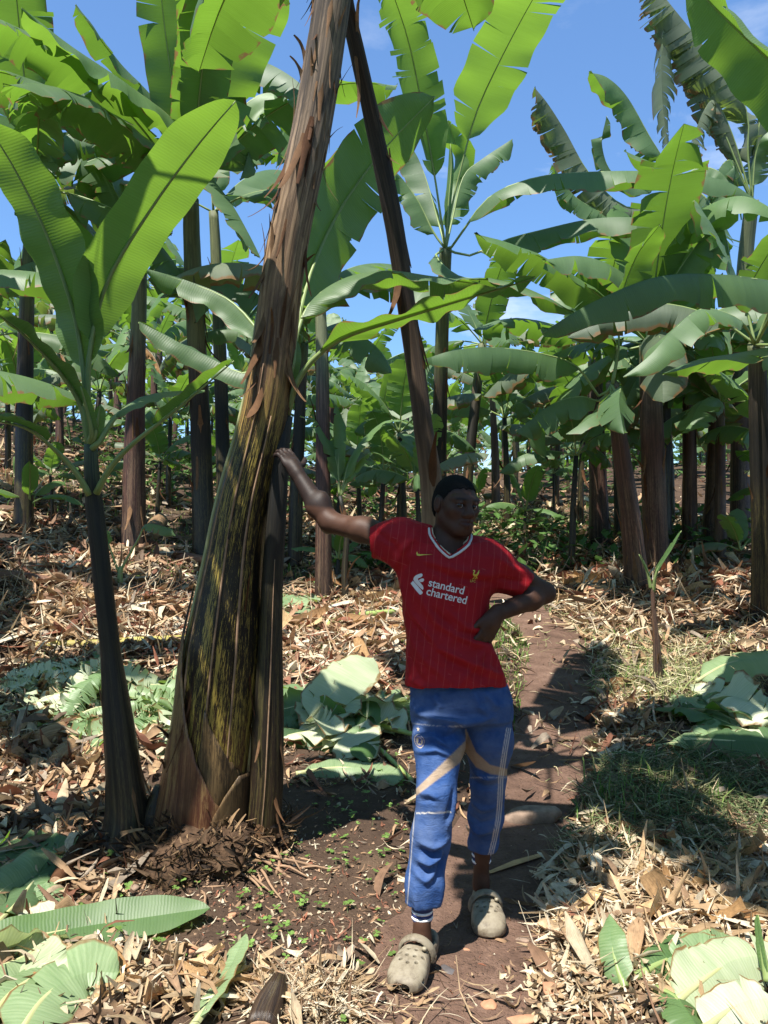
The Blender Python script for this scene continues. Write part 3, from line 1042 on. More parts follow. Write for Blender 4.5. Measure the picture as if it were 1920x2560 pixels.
make_leaf(S, [SCn, at(232, 1080, 3.40), at(222, 1030, 3.36), at(205, 965, 3.3)], 0.022, (.3, .9, .3), 'leaf_young', fold=(.5, .5), curl=(0, 0), tears=0, seed=18, rows=12)

# ------------------------------------------------------------------ bare leaning pole behind the man
gPx = 1100
Pb = at(1098, 1500, 4.35)
PO = empty('leaning_pole', (Pb.x, 4.35, H(Pb.x, 4.35)), 'bare leaning dead banana stem, tan below and dark above, behind the man\'s head', 'dead trunk')
PP = [PO.location - Vector((0, 0, .05)), at(1083, 1300, 4.30), at(1056, 1050, 4.2), at(1022, 800, 4.1), at(985, 560, 3.95), at(935, 320, 3.8), at(893, 130, 3.6), at(868, 20, 3.5), at(850, -90, 3.45)]
PR = [.095, .082, .074, .062, .048, .046, .045, .036, .03]
add_trunk(PO, PP, PR, 'trunk_tan', nseg=22, ring=.045, seed=31, sheaths=2, step=.12, twist=.08, flare=1.0, rough=.06)
add_flaps(PO, PP, PR, 16, 33, 0.3, 0.97, (.08, .35), (.02, .05))


# ------------------------------------------------------------------ other plants one can pick out
def plant(label, px_pts, Ys, rpx, mat, seed, group=None, name='banana_plant', flaps=5, clump=30, extra=None, sheaths=3, cat='banana plant'):
    """px_pts: stem centre line from foot to crown on the photo, Ys distances, rpx half widths in photo pixels"""
    P = [at(p[0], p[1], y) for p, y in zip(px_pts, Ys)]
    x, y = P[0].x, P[0].y
    o = empty(name, (x, y, H(x, y)), label, cat, group)
    P[0].z = o.location.z - 0.06
    rads = [r / FPX * y_ for r, y_ in zip(rpx, Ys)]
    add_trunk(o, P, rads, mat, nseg=18, ring=0.09, seed=seed, sheaths=sheaths, step=0.10, twist=0.1, flare=1.18, rough=0.04)
    if flaps:
        add_flaps(o, P, rads, flaps, seed + 1, 0.15, 0.98, (0.1, 0.45), (0.02, 0.07))
    if clump:
        base_clump(o, x, y, rads[0] * 1.1, clump, seed + 2)
    o_crown = P[-1]
    if extra:
        crown_leaves(o, np.array(o_crown), seed=seed + 3, **extra)
    return o, o_crown


def gY(px, py):
    return gp(px, py).y


# D: tall pair behind the leaning stem, whose leaves fill the upper left
y = gY(512, 1395)
D, c = plant('tall dark banana plant just left behind the thick trunk, with high upright leaves', [(512, 1395), (505, 1150), (495, 900), (482, 640), (478, 500)], [y, y, y - .3, y - .8, y - 1.2], [30, 27, 25, 24, 20], 'trunk_dark', 101, flaps=12)
yc = c.y
make_leaf(D, [c, at(480, 400, yc - .1), at(486, 300, yc - .3), at(496, 130, yc - .7), at(505, -20, yc - 1.2), at(512, -190, yc - 1.8)], .30, (0, .75, .65), 'leaf', fold=(-.1, -.5), curl=(-.4, -.9), tears=6, seed=201, t0=.2, rows=30)
make_leaf(D, [c, at(462, 380, yc), at(436, 230, yc - .2), at(416, 100, yc - .4), at(398, -60, yc - .7), at(390, -140, yc - .9)], .25, (0, .8, .6), 'leaf', fold=(.1, -.2), curl=(-.3, -.5), tears=2, seed=202, t0=.18, rows=30)
make_leaf(D, [c, at(510, 330, yc - .1), at(560, 150, yc - .3), at(615, 20, yc - .6), at(668, -110, yc - 1.1)], .40, (-.2, .8, .7), 'leaf_young', fold=(.1, .1), curl=(-.2, -.3), tears=2, seed=203, t0=.22, rows=30)
make_leaf(D, [c, at(462, 410, yc - .2), at(440, 310, yc - .5), at(324, 214, yc - 1.0), at(174, 112, yc - 1.5), at(54, 18, yc - 1.9)], .26, (.4, -.15, 1), 'leaf_young', fold=(-.35, -.35), curl=(-.5, -.5), tears=3, seed=204, t0=.17, rows=36, wavy=.04)
make_leaf(D, [c, at(450, 340, yc + .1), at(393, 255, yc - .1), at(285, 140, yc - .4), at(190, 10, yc - .8)], .22, (.5, .1, 1), 'leaf', fold=(-.2, -.2), curl=(-.6, -.6), tears=4, seed=205, t0=.2, rows=28)
make_leaf(D, [c, at(496, 425, yc - .1), at(525, 440, yc - .3), at(579, 509, yc - .6), at(625, 590, yc - .8), at(652, 645, yc - .9)], .20, (.5, .1, .9), 'leaf', fold=(-.3, -.3), curl=(-.5, -.5), tears=3, seed=206, t0=.2, rows=24)
make_leaf(D, [c, at(530, 380, yc + .2), at(565, 300, yc + .2), at(605, 300, yc + .1), at(622, 370, yc), at(600, 450, yc)], .24, (.2, -.2, 1), 'leaf', fold=(-.8, -.8), curl=(-.5, -.5), tears=4, seed=207, t0=.2, rows=24)
make_leaf(D, [c, at(530, 330, yc + .4), at(570, 200, yc + .4), at(640, 152, yc + .2), at(740, 200, yc - .1), at(800, 275, yc - .2)], .28, (.1, -.1, 1), 'leaf', fold=(-.9, -.7), curl=(-.4, -.4), tears=5, seed=208, t0=.2, rows=28)
make_leaf(D, [c, at(560, 330, yc + .5), at(640, 240, yc + .7), at(720, 250, yc + .7), at(690, 420, yc + .5)], .25, (.1, -.1, 1), 'leaf_young', fold=(-.8, -.8), curl=(-.4, -.4), tears=4, seed=209, t0=.2, rows=24)
make_leaf(D, [c, at(440, 420, yc), at(350, 330, yc), at(210, 325, yc + .1), at(116, 372, yc), at(60, 480, yc)], .27, (0, -.2, 1), 'leaf', fold=(-.9, -.9), curl=(-.5, -.5), tears=12, seed=210, t0=.2, rows=36, gap=.2)

for i, (az, e, L, W, dr) in enumerate(((2.6, 60, 2.6, .34, .9), (3.6, 50, 2.6, .34, 1.1), (-1.2, 65, 2.4, .32, 1.0), (-.3, 55, 2.5, .34, 1.2), (1.0, 60, 2.4, .32, 1.0), (4.3, 30, 2.4, .32, 1.0), (-2.2, 48, 2.5, .33, 1.0))):
    make_leaf(D, arc_leaf(c, az, R(e), L, dr), W, leaf_hint(az, R(e)), 'leaf', fold=(-.3, -.3), tears=8, seed=330 + i, rows=22)
yL = gY(70, 1330)
DL, cL = plant('tall banana plant at the left edge with leaves filling the upper left corner', [(60, 1330), (62, 1000), (70, 700), (85, 470)], [yL, yL, yL - .2, yL - .4], [24, 21, 18, 14], 'trunk_dark', 108, flaps=8, extra=dict(n=10, L=2.5, W=.34, emax=80, emin=0, tears=(4, 10)))
y2 = gY(560, 1380)
D2, c = plant('slim dark banana stem close behind the tall one, half hidden by the thick trunk', [(562, 1380), (556, 1100), (550, 880), (540, 640), (534, 530)], [y2] * 5, [20, 18, 17, 15, 12], 'trunk_dark', 105, flaps=8, extra=dict(n=5, L=2.0, W=.28, emax=75, emin=20))

# C: red-dark stem further left
y = gY(335, 1370)
C_, c = plant('dark reddish banana stem between the slender young plant and the thick trunk', [(333, 1372), (335, 1150), (340, 950), (346, 800), (350, 680)], [y, y, y - .1, y - .2, y - .3], [33, 29, 24, 20, 17], 'trunk_red', 111, flaps=12)
make_leaf(C_, [c, at(330, 600, c.y), at(290, 480, c.y - .1), at(210, 400, c.y - .3), at(110, 420, c.y - .4), at(40, 540, c.y - .4)], .30, (.1, -.1, 1), 'leaf', fold=(-.8, -.8), curl=(-.5, -.5), tears=9, seed=221, t0=.2, rows=30)
make_leaf(C_, [c, at(300, 560, c.y), at(205, 310, c.y - .1), at(100, 190, c.y - .3), at(-20, 70, c.y - .6)], .30, (.5, -.5, 1), 'leaf', fold=(-.5, -.5), curl=(-.5, -.5), tears=9, seed=222, t0=.2, rows=30)
make_leaf(C_, [c, at(300, 520, c.y + .3), at(200, 210, c.y + .5), at(80, 40, c.y + .3), at(-60, 10, c.y)], .34, (.4, -.6, 1), 'leaf', fold=(-.4, -.4), curl=(-.4, -.4), tears=2, seed=223, t0=.2, rows=30)
crown_leaves(C_, np.array(c), 5, 2.0, .28, 224, az0=.5, emax=60, emin=5)

# E: stem in the middle, right of the thick trunk
y = gY(808, 1500)
E, c = plant('dark banana stem standing alone between the thick trunk and the man\'s raised arm', [(808, 1505), (808, 1250), (806, 1000), (804, 850), (800, 720)], [y] * 5, [22, 20, 18, 16, 13], 'trunk_red', 121, flaps=6, extra=dict(n=6, L=1.7, W=.26, emax=78, emin=10))
y = gY(735, 1415)
E2, c = plant('thin dark banana stem just right of the slim companion trunk', [(736, 1415), (742, 1200), (752, 1000), (760, 860)], [y] * 4, [20, 17, 15, 12], 'trunk_dark', 125, flaps=5, extra=dict(n=6, L=1.5, W=.25, emax=75, emin=10))
y = gY(866, 1500)
E3, c = plant('short thin dark stem beside the man\'s right elbow', [(864, 1500), (862, 1420), (866, 1330), (850, 1240)], [y] * 4, [9, 8, 7, 5], 'trunk_sucker', 127, flaps=2, clump=8)
for i, (p, W) in enumerate((([(850, 1240), (840, 1150), (800, 1060), (750, 1040)], .11), ([(850, 1240), (880, 1180), (930, 1130), (990, 1160)], .11), ([(850, 1240), (846, 1160), (850, 1080), (840, 1010)], .07), ([(850, 1240), (880, 1140), (950, 1060), (1010, 1050)], .12))):
    make_leaf(E3, [at(q[0], q[1], y) for q in p], W, (0, -.2, 1), 'leaf_young', fold=(.1, .1), tears=2, seed=130 + i, rows=16)

# G: plant whose crown opens above the pole, big torn leaf against the sky
y = gY(1090, 1400)
G, c = plant('dark banana plant behind the man whose big torn leaf stands against the sky', [(1096, 1420), (1098, 1150), (1104, 900), (1110, 720), (1114, 620)], [y, y, y - .4, y - .8, y - 1.0], [22, 21, 19, 17, 16], 'trunk_dark', 131, flaps=9)
yc = c.y
make_leaf(G, [c, at(1124, 540, yc), at(1152, 420, yc - .1), at(1190, 282, yc - .3), at(1250, 150, yc - .7), at(1330, 0, yc - 1.2), at(1410, -130, yc - 1.8)], .34, (-.3, .75, .6), 'leaf_young', fold=(.05, .05), curl=(-.15, -.25), tears=4, seed=241, t0=.36, rows=40, cols=6, side=(1.0, 1.15), droop_var=.12, gap=.10, base_w=.25)
make_leaf(G, [c, at(1105, 560, yc - .1), at(1087, 440, yc - .2), at(1064, 312, yc - .4), at(1026, 120, yc - .8), at(985, -10, yc - 1.2), at(930, -150, yc - 1.8)], .27, (.3, .7, .6), 'leaf_young', fold=(-.1, -.5), curl=(-.2, -1.0), tears=9, seed=242, t0=.24, rows=44, gap=.16)
make_leaf(G, [c, at(1132, 540, yc + .1), at(1158, 440, yc + .2), at(1203, 399, yc + .3), at(1281, 347, yc + .4)], .22, (0, -.1, 1), 'leaf', fold=(-.7, -.7), curl=(-.6, -.6), tears=8, seed=243, t0=.3, rows=30)
make_leaf(G, [c, at(1134, 610, yc - .2), at(1186, 532, yc - .4), at(1240, 480, yc - .5), at(1330, 445, yc - .6), at(1435, 431, yc - .7), at(1625, 428, yc - .8), at(1800, 448, yc - .9), at(1900, 505, yc - .9)], .23, (0, -.35, 1), 'leaf', fold=(-.5, -.6), curl=(-.5, -.4), tears=8, seed=244, t0=.13, rows=50, gap=.05, droop_var=.15, wavy=.05)
make_leaf(G, [c, at(1174, 637, yc - .1), at(1260, 600, yc - .1), at(1342, 577, yc - .1), at(1480, 547, yc - .2), at(1610, 545, yc - .3), at(1712, 570, yc - .3)], .25, (0, -.35, 1), 'leaf', fold=(-.9, -.6), curl=(-.4, -.4), tears=5, seed=245, t0=.15, rows=40, gap=.05, droop_var=.15)
make_leaf(G, [c, at(1085, 580, yc), at(1045, 500, yc), at(1000, 440, yc), at(960, 410, yc - .2)], .22, (0, -.1, 1), 'leaf', fold=(-.8, -.5), curl=(-.4, -.4), tears=3, seed=246, t0=.15, rows=24)
make_leaf(G, [c, at(1120, 560, yc + .3), at(1128, 460, yc + .5), at(1140, 380, yc + .6), at(1120, 300, yc + .5)], .25, (0, .3, 1), 'leaf_young', fold=(-.3, -.3), curl=(-.6, -.6), tears=4, seed=247, t0=.25, rows=24)
make_leaf(G, [c, at(1090, 640, yc - .2), at(1150, 690, yc - .5), at(1250, 700, yc - .8), at(1340, 730, yc - 1), at(1435, 782, yc - 1.1)], .22, (0, .1, 1), 'leaf', fold=(-.35, -.15), curl=(-.3, -.3), tears=1, seed=248, t0=.1, rows=26)
make_leaf(G, [c, at(1098, 560, yc + .2), at(1060, 430, yc + .4), at(1020, 360, yc + .5), at(960, 350, yc + .5)], .25, (0, -.1, 1), 'leaf', fold=(-.6, -.6), curl=(-.4, -.4), tears=5, seed=249, t0=.2, rows=24)
make_leaf(G, [c, at(1122, 500, yc - .1), at(1128, 420, yc - .1), at(1126, 360, yc - .1)], .05, (0, .9, .3), 'leaf_young', fold=(.6, .6), curl=(.3, .3), tears=0, seed=250, rows=14)

# H: thin dark leaning stem
y = gY(1165, 1330)
Hh, c = plant('thin dark leaning stem just right of the man\'s head', [(1160, 1330), (1172, 1160), (1190, 990), (1206, 860)], [y] * 4, [15, 14, 13, 11], 'trunk_dark', 141, flaps=4, extra=dict(n=9, L=1.8, W=.27, emax=80, emin=0, tears=(5, 12)))

# right-hand group of stems
RG = 'banana stems standing in a group to the right of the path'
right = [
    ('dark reddish banana stem at the left end of the group right of the path', [(1500, 1368), (1494, 1200), (1488, 1020), (1486, 890)], [27, 23, 21, 17], 'trunk_red', 151, dict(n=8, L=2.0, W=.31, emax=75, emin=-5)),
    ('leaning reddish banana stem in front of the group right of the path', [(1594, 1475), (1576, 1300), (1552, 1130), (1536, 1010), (1530, 960)], [33, 27, 24, 20, 16], 'trunk_red', 155, None),
    ('thickest brown banana stem in the middle of the group right of the path', [(1640, 1430), (1634, 1250), (1628, 1050), (1622, 860)], [34, 30, 29, 25], 'trunk_red', 159, dict(n=9, L=2.3, W=.32, emax=80, emin=0)),
    ('straight banana stem behind the thickest one, right of the path', [(1725, 1375), (1724, 1200), (1722, 1000), (1720, 880)], [20, 18, 17, 14], 'trunk_red', 163, dict(n=9, L=2.1, W=.30, emax=80, emin=5)),
    ('flared brown banana stem with a dry skirt at its foot, right of the path', [(1785, 1372), (1788, 1200), (1794, 1020), (1800, 900)], [32, 24, 22, 18], 'trunk_red', 167, dict(n=9, L=2.2, W=.31, emax=80, emin=0)),
    ('dark banana stem cut by the right edge of the view', [(1908, 1545), (1906, 1300), (1900, 1100), (1894, 930), (1890, 860)], [30, 27, 27, 25, 20], 'trunk_dark', 171, dict(n=4, L=2.0, W=.30, emax=80, emin=45)),
]
RP = []
for lab, pp, rp, mt, sd, ex in right:
    y = gY(*pp[0])
    o, c = plant(lab, pp, [y - .15 * i for i in range(len(pp))], rp, mt, sd, RG, flaps=9, clump=60, extra=ex)
    RP.append((o, c))
o, c = RP[1]; yc = c.y
make_leaf(o, [c, at(1540, 860, yc), at(1480, 800, yc - .3), at(1420, 800, yc - .5), at(1362, 830, yc - .6)], .2, (0, -.3, 1), 'leaf', fold=(-.4, -.4), curl=(-.4, -.4), tears=3, seed=260, rows=20)
make_leaf(o, [c, at(1500, 990, yc - .1), at(1450, 920, yc - .2), at(1382, 889, yc - .3), at(1250, 868, yc - .5), at(1140, 875, yc - .6), at(1060, 898, yc - .6)], .25, (0, -.45, 1), 'leaf', fold=(-.8, -.8), curl=(-.45, -.45), tears=7, seed=261, t0=.26, rows=34, gap=.04, droop_var=.12)
make_leaf(o, [c, at(1545, 870, yc), at(1548, 760, yc - .1), at(1590, 640, yc - .3), at(1650, 560, yc - .6)], .22, (-.3, .4, .8), 'leaf', fold=(-.2, -.2), tears=3, seed=262, rows=22, t0=.3)
make_leaf(o, [c, at(1545, 985, yc - .3), at(1552, 965, yc - .7), at(1548, 1010, yc - 1.0), at(1560, 1085, yc - 1.15)], .24, (.1, -.6, 1), 'leaf', fold=(-.75, -.75), curl=(-.3, -.3), tears=5, seed=263, rows=20, t0=.2)
make_leaf(o, [c, at(1500, 1000, yc), at(1450, 990, yc - .1), at(1380, 1010, yc - .1), at(1290, 1080, yc - .2)], .24, (0, -.4, 1), 'leaf', fold=(-.6, -.6), curl=(-.5, -.5), tears=4, seed=264, rows=22, t0=.2)
make_leaf(o, [c, at(1520, 1010, yc - .2), at(1480, 1040, yc - .4), at(1415, 1085, yc - .5)], .13, (.1, -.1, 1), 'leaf', fold=(-.3, -.3), tears=1, seed=265, rows=14, t0=.15)
o, c = RP[5]; yc = c.y
make_leaf(o, [c, at(1930, 780, yc - .6), at(1950, 712, yc - 1.4), at(1920, 700, yc - 1.9), at(1800, 686, yc - 2.3), at(1643, 692, yc - 2.5), at(1481, 756, yc - 2.6), at(1354, 832, yc - 2.6)], .20, (0, -.45, 1), 'leaf', fold=(-.7, -.7), curl=(-.5, -.5), tears=7, seed=270, t0=.28, rows=46, gap=.03, droop_var=.14, wavy=.05)
make_leaf(o, [c, at(1940, 860, yc - .7), at(1960, 860, yc - 1.3), at(1900, 872, yc - 1.7), at(1828, 885, yc - 1.9), at(1740, 900, yc - 2.1), at(1655, 935, yc - 2.1)], .20, (0, .35, 1), 'leaf', fold=(-.5, -.2), curl=(-.4, -.4), tears=3, seed=271, t0=.3, rows=30, gap=.04)
make_leaf(o, [c, at(1850, 800, yc - .3), at(1760, 770, yc - .6), at(1690, 818, yc - .7), at(1625, 888, yc - .8), at(1558, 942, yc - .8)], .2, (0, -.3, 1), 'leaf', fold=(-.4, -.4), curl=(-.5, -.5), tears=3, seed=272, t0=.2, rows=26)
o, c = RP[2]; yc = c.y
make_leaf(o, [c, at(1630, 780, yc - .2), at(1600, 720, yc - .5), at(1530, 665, yc - .8), at(1450, 640, yc - .9), at(1355, 650, yc - 1)], .26, (0, -.4, 1), 'leaf', fold=(-.5, -.5), curl=(-.4, -.4), tears=3, seed=275, rows=28)
make_leaf(o, [c, at(1640, 760, yc - .2), at(1680, 600, yc - .5), at(1760, 520, yc - .9), at(1860, 490, yc - 1.2), at(1960, 540, yc - 1.4)], .28, (0, .1, 1), 'leaf_young', fold=(-.8, -.8), curl=(-.4, -.4), tears=6, seed=276, rows=30)
make_leaf(o, [c, at(1640, 740, yc), at(1660, 560, yc - .1), at(1700, 450, yc - .3), at(1560, 376, yc - .5)], .2, (0, -.3, 1), 'leaf', fold=(-.4, -.4), curl=(-.4, -.4), tears=3, seed=277, rows=28)
make_leaf(o, [c, at(1650, 760, yc - .3), at(1720, 640, yc - .6), at(1800, 560, yc - .9), at(1830, 680, yc - 1.1)], .28, (0, -.2, 1), 'leaf_young', fold=(-.9, -.9), curl=(-.4, -.4), tears=5, seed=278, rows=28)

# K: tall plants far right, shredded leaves against the sky, and one near plant reaching in from the right
K, c = plant('tall banana plant at the far right with tattered grey-green leaves against the sky', [(1850, 1330), (1852, 1000), (1860, 700), (1880, 500)], [11, 11, 10.8, 10.5], [26, 24, 21, 17], 'trunk_red', 181, flaps=6)
yc = c.y
for i, (pts, W, sh, mt) in enumerate((
    ([(1880, 500), (1870, 380), (1862, 260), (1760, 116), (1677, 12), (1620, -60)], .50, .9, 'leaf_old'),
    ([(1880, 500), (1800, 300), (1720, 100), (1662, 60), (1655, 230), (1672, 390)], .30, .6, 'leaf_old'),
    ([(1880, 500), (1830, 330), (1782, 249), (1740, 330), (1724, 420)], .24, .5, 'leaf_old'),
    ([(1880, 500), (1890, 380), (1920, 330), (1990, 300)], .35, .2, 'leaf'),
    ([(1880, 500), (1850, 440), (1830, 400), (1800, 420), (1770, 520)], .35, .3, 'leaf'),
    ([(1880, 500), (1900, 300), (1960, 130), (2050, 50)], .35, .4, 'leaf_old'))):
    make_leaf(K, [at(p[0], p[1], yc - .1 * k) for k, p in enumerate(pts)], W, (-.2, -.4, 1), mt, 'rib', fold=(-.6, -.6), curl=(-.5, -.5), tears=int(6 + 30 * sh), shred=sh, seed=280 + i, rows=60, cols=4, gap=.35, t0=.14)

K2, c = plant('banana plant behind the right group with one folded dark leaf against the sky', [(1655, 1320), (1655, 1000), (1668, 700), (1690, 470)], [10.5, 10.5, 10.3, 10], [24, 22, 19, 15], 'trunk_dark', 185, flaps=6)
yc = c.y
for i, (pts, W, sh, mt) in enumerate((
    ([(1690, 470), (1660, 400), (1630, 350), (1570, 245), (1520, 195), (1472, 180)], .28, .0, 'leaf'),
    ([(1690, 470), (1600, 470), (1530, 430), (1505, 360), (1516, 290)], .14, .0, 'leaf'),
    ([(1690, 470), (1580, 520), (1480, 440), (1411, 324), (1370, 260), (1336, 218)], .34, .7, 'leaf_old'),
    ([(1690, 470), (1560, 540), (1450, 500), (1400, 440), (1380, 410)], .22, .3, 'leaf'),
    ([(1690, 470), (1740, 420), (1800, 430), (1850, 500)], .3, .2, 'leaf'),
    ([(1690, 470), (1750, 480), (1790, 540), (1800, 640)], .3, .2, 'leaf'))):
    make_leaf(K2, [at(p[0], p[1], yc - .1 * k) for k, p in enumerate(pts)], W, (-.2, -.4, 1), mt, 'rib', fold=(-.6, -.6), curl=(-.5, -.5), tears=int(4 + 30 * sh), shred=sh, seed=290 + i, rows=50, cols=4, gap=.1 + .3 * sh, t0=.2)

K3 = empty('banana_plant', (2.9, 3.3, H(2.9, 3.3)), 'banana plant beyond the right edge, its bright ribbed leaf reaching the top right corner', 'banana plant')
kc = Vector((2.75, 3.4, 2.9))
add_trunk(K3, [K3.location - Vector((0, 0, .05)), Vector((2.85, 3.35, 1.2)), kc], [.11, .09, .05], 'trunk_red', nseg=18, ring=.1, seed=300)
make_leaf(K3, [kc, at(2230, 330, 3.45), at(2080, 290, 3.5), at(1920, 142, 3.55), at(1790, 18, 3.6), at(1730, -50, 3.65)], .20, (.4, .25, 1), 'leaf_young', fold=(-.5, -.35), curl=(-.2, -.2), tears=2, seed=301, t0=.3, rows=30)
for i, az in enumerate((0.3, 0.9)):
    make_leaf(K3, arc_leaf(kc, az, R(50), 2.1, 1.2), .28, leaf_hint(az, 1), 'leaf', fold=(-.3, -.3), tears=5, seed=305 + i, rows=20)


# ------------------------------------------------------------------ the plantation behind
protos = []
for v in range(6):
    rr = random.Random(700 + v)
    hgt = (2.5, 2.1, 2.9, 1.7, 2.3, 2.6)[v]
    o = empty('banana_plant', (0, 0, 0))
    lean = (rr.gauss(0, .12), rr.gauss(0, .12))
    P = [(0, 0, -.1), (lean[0] * .3, lean[1] * .3, hgt * .5), (lean[0], lean[1], hgt)]
    r0 = (.11, .075, .12, .06, .09, .11)[v]
    add_trunk(o, P, [r0, r0 * .85, r0 * .6], 'trunk_dark' if v % 2 else 'trunk_red', nseg=12, ring=.16, seed=710 + v, sheaths=3, step=.1, flare=1.2)
    add_flaps(o, P, [r0, r0 * .85, r0 * .6], 4, 720 + v, .2, .98, (.15, .5), (.03, .08))
    crown_leaves(o, P[-1], (9, 8, 10, 7, 9, 9)[v], (1.9, 1.6, 2.1, 1.4, 1.7, 2.0)[v], (.29, .25, .31, .23, .27, .29)[v], 730 + v, emax=82, emin=(-5, 15, -5, 20, 5, -5)[v], rows=13, cols=3, tears=(3, 9), shred=.0 if v != 5 else .25, dead=1 if v in (0, 2) else 0)
    if v in (0, 2, 4):                       # a small side shoot from the same root
        crown_leaves(o, (.35, -.1, .25), 4, .9, .14, 740 + v, emax=80, emin=35, rows=9, cols=3, tears=(0, 3))
    protos.append(o)

ZL = {
    ('left', 0): ('banana plant in the row behind the left stems, leaves filling the gap at mid height', 'banana plants behind the left stems'),
    ('left', 1): ('small distant banana plant up the bank at the left', 'distant banana plants up the left bank'),
    ('mid', 0): ('banana plant in the row behind the man, between the trunk and the path', 'banana plants in the row behind the man'),
    ('mid', 1): ('small distant banana plant far up the slope behind the man', 'distant banana plants up the slope'),
    ('right', 0): ('banana plant in the row behind the group of stems right of the path', 'banana plants behind the right group'),
    ('right', 1): ('small distant banana plant far behind the right group of stems', 'distant banana plants behind the right group'),
}
rr = random.Random(41)
rr_y = random.Random(43)
spots = []
taken = [(o.location.x, o.location.y) for o in (C_, D, D2, E, E2, G, Hh)] + [(o.location.x, o.location.y) for o, c in RP]
HAND = [(60, 10.5), (230, 11.5), (420, 12), (660, 11), (700, 13.5), (900, 11.5), (960, 14.5), (1240, 14.5), (1290, 17), (1390, 15), (1450, 12.5), (1560, 13), (1680, 12.6), (1840, 13.5), (1900, 11.5), (150, 15), (340, 14.5), (-60, 9.6), (560, 16), (1010, 11.2), (1270, 12.6), (1800, 9.6), (1545, 11.4), (1950, 8.6), (20, 12.2)]
for px, Y in HAND:
    x = (px - 960) / FPX * Y
    spots.append((x, Y)); taken.append((x, Y))
tries = 0
while len(spots) < 195 and tries < 16000:
    tries += 1
    Y = (11 if len(spots) < 110 else 17) + 42 * rr.random() ** 1.6
    x = rr.uniform(-0.62, 0.62) * Y
    if path_dist(x, Y)[0] < .9 and Y < 13:
        continue
    if min((x - a) ** 2 + (Y - b) ** 2 for a, b in taken) < (1.5 + Y * .02) ** 2:
        continue
    spots.append((x, Y)); taken.append((x, Y))
# the rest of the grove around the camera, added out of view to cut sky light and shade the left ground
AROUND = ((-3.4, 4.6), (-4.2, 6.6), (4.6, 6.0), (3.9, 4.3), (-3.4, 1.1), (3.4, 0.9), (-1.5, -2.0), (1.6, -2.2), (0.1, -2.6), (-3.0, -1.2), (3.2, -1.3), (-0.9, -4.0), (1.0, -4.2), (-2.7, -3.6), (2.8, -3.7), (-4.6, -.2), (4.8, .2), (0, -6), (-2, -6), (2.2, -6.2), (-4.5, -5), (4.6, -5), (-5, 2.6), (5.2, 2.8), (-3.3, 2.3), (4.2, 2.4), (2.5, -0.1))
for x, Y in AROUND:
    spots.append((x, Y))
first = True
used = [False] * 6
for i, (x, Y) in enumerate(spots):
    v = rr.choice((0, 1, 2, 4, 5, 0, 2, 3)) if i < len(spots) - len(AROUND) else rr.choice((0, 2, 5))
    if i < len(spots) - len(AROUND) and Y < 14:
        v = rr.choice((3, 1, 3, 1, 4, 3))
    if i in (8, 9, 5):
        v = 3
    if used[v]:
        o = copy_tree(protos[v])
    else:
        o = protos[v]; used[v] = True
    o.location = (x, Y, H(x, Y))
    o.rotation_euler = (0, 0, rr.uniform(0, 6.28))
    s = rr.uniform(.7, 1.05) if Y < 20 else rr.uniform(.9, 1.25)
    o.scale = (s, s, s)
    px = 960 + x / max(Y, 1) * FPX
    z = 'left' if px < 640 else ('mid' if px < 1330 else 'right')
    lab, grp = ZL[(z, 0 if Y < 17 else 1)]
    if i >= len(spots) - len(AROUND):
        v = v
        lab, grp = 'banana plant added beside the viewer for shade, outside the picture', 'banana plants around the viewer'
    tag(o, lab, 'banana plant', grp)
# young plants with bright leaves at knee to head height between the stems
YL = {'left': ('young low banana plant with bright leaves among the stems at the left', 'young banana plants among the left stems'),
      'mid': ('young low banana plant with bright leaves on the slope behind the man', 'young banana plants on the slope behind the man'),
      'right': ('young low banana plant with bright leaves behind the right group of stems', 'young banana plants behind the right group')}
young = 0
tries = 0
while young < 46 and tries < 3000:
    tries += 1
    Y = 8.6 + 15 * rr_y.random() ** 1.2
    x = rr_y.uniform(-.5, .5) * Y
    if path_dist(x, Y)[0] < .7 and Y < 12.5:
        continue
    if min((x - a) ** 2 + (Y - b) ** 2 for a, b in taken) < .75:
        continue
    taken.append((x, Y)); young += 1
    o = copy_tree(protos[3] if used[3] else protos[1])
    sc_ = rr_y.uniform(.42, .80)
    o.location = (x, Y, H(x, Y)); o.rotation_euler = (0, 0, rr_y.uniform(0, 6.28)); o.scale = (sc_, sc_, sc_ * rr_y.uniform(.8, 1.05))
    px = 960 + x / Y * FPX
    lab, grp = YL['left' if px < 640 else ('mid' if px < 1330 else 'right')]
    tag(o, lab, 'banana plant', grp)
groups = {}
for o in SC.objects:
    if o.get('group') in [g for _, g in ZL.values()]:
        groups.setdefault(o['group'], []).append(o)
ORD = ['leftmost', 'second from the left', 'third from the left', 'fourth from the left', 'fifth from the left', 'sixth from the left', 'seventh from the left', 'eighth from the left', 'ninth from the left', 'tenth from the left', 'eleventh from the left', 'twelfth from the left', 'thirteenth from the left', 'fourteenth from the left']
for g, L_ in groups.items():
    if g.startswith('distant') or len(L_) > len(ORD):
        continue
    L_.sort(key=lambda o: o.location.x / o.location.y)
    for k, o in enumerate(L_):
        o['label'] = ('rightmost' if k == len(L_) - 1 else ORD[k]) + ' of the ' + g
for v in range(6):
    if not used[v]:
        for ch in list(protos[v].children_recursive):
            bpy.data.objects.remove(ch)
        bpy.data.objects.remove(protos[v])

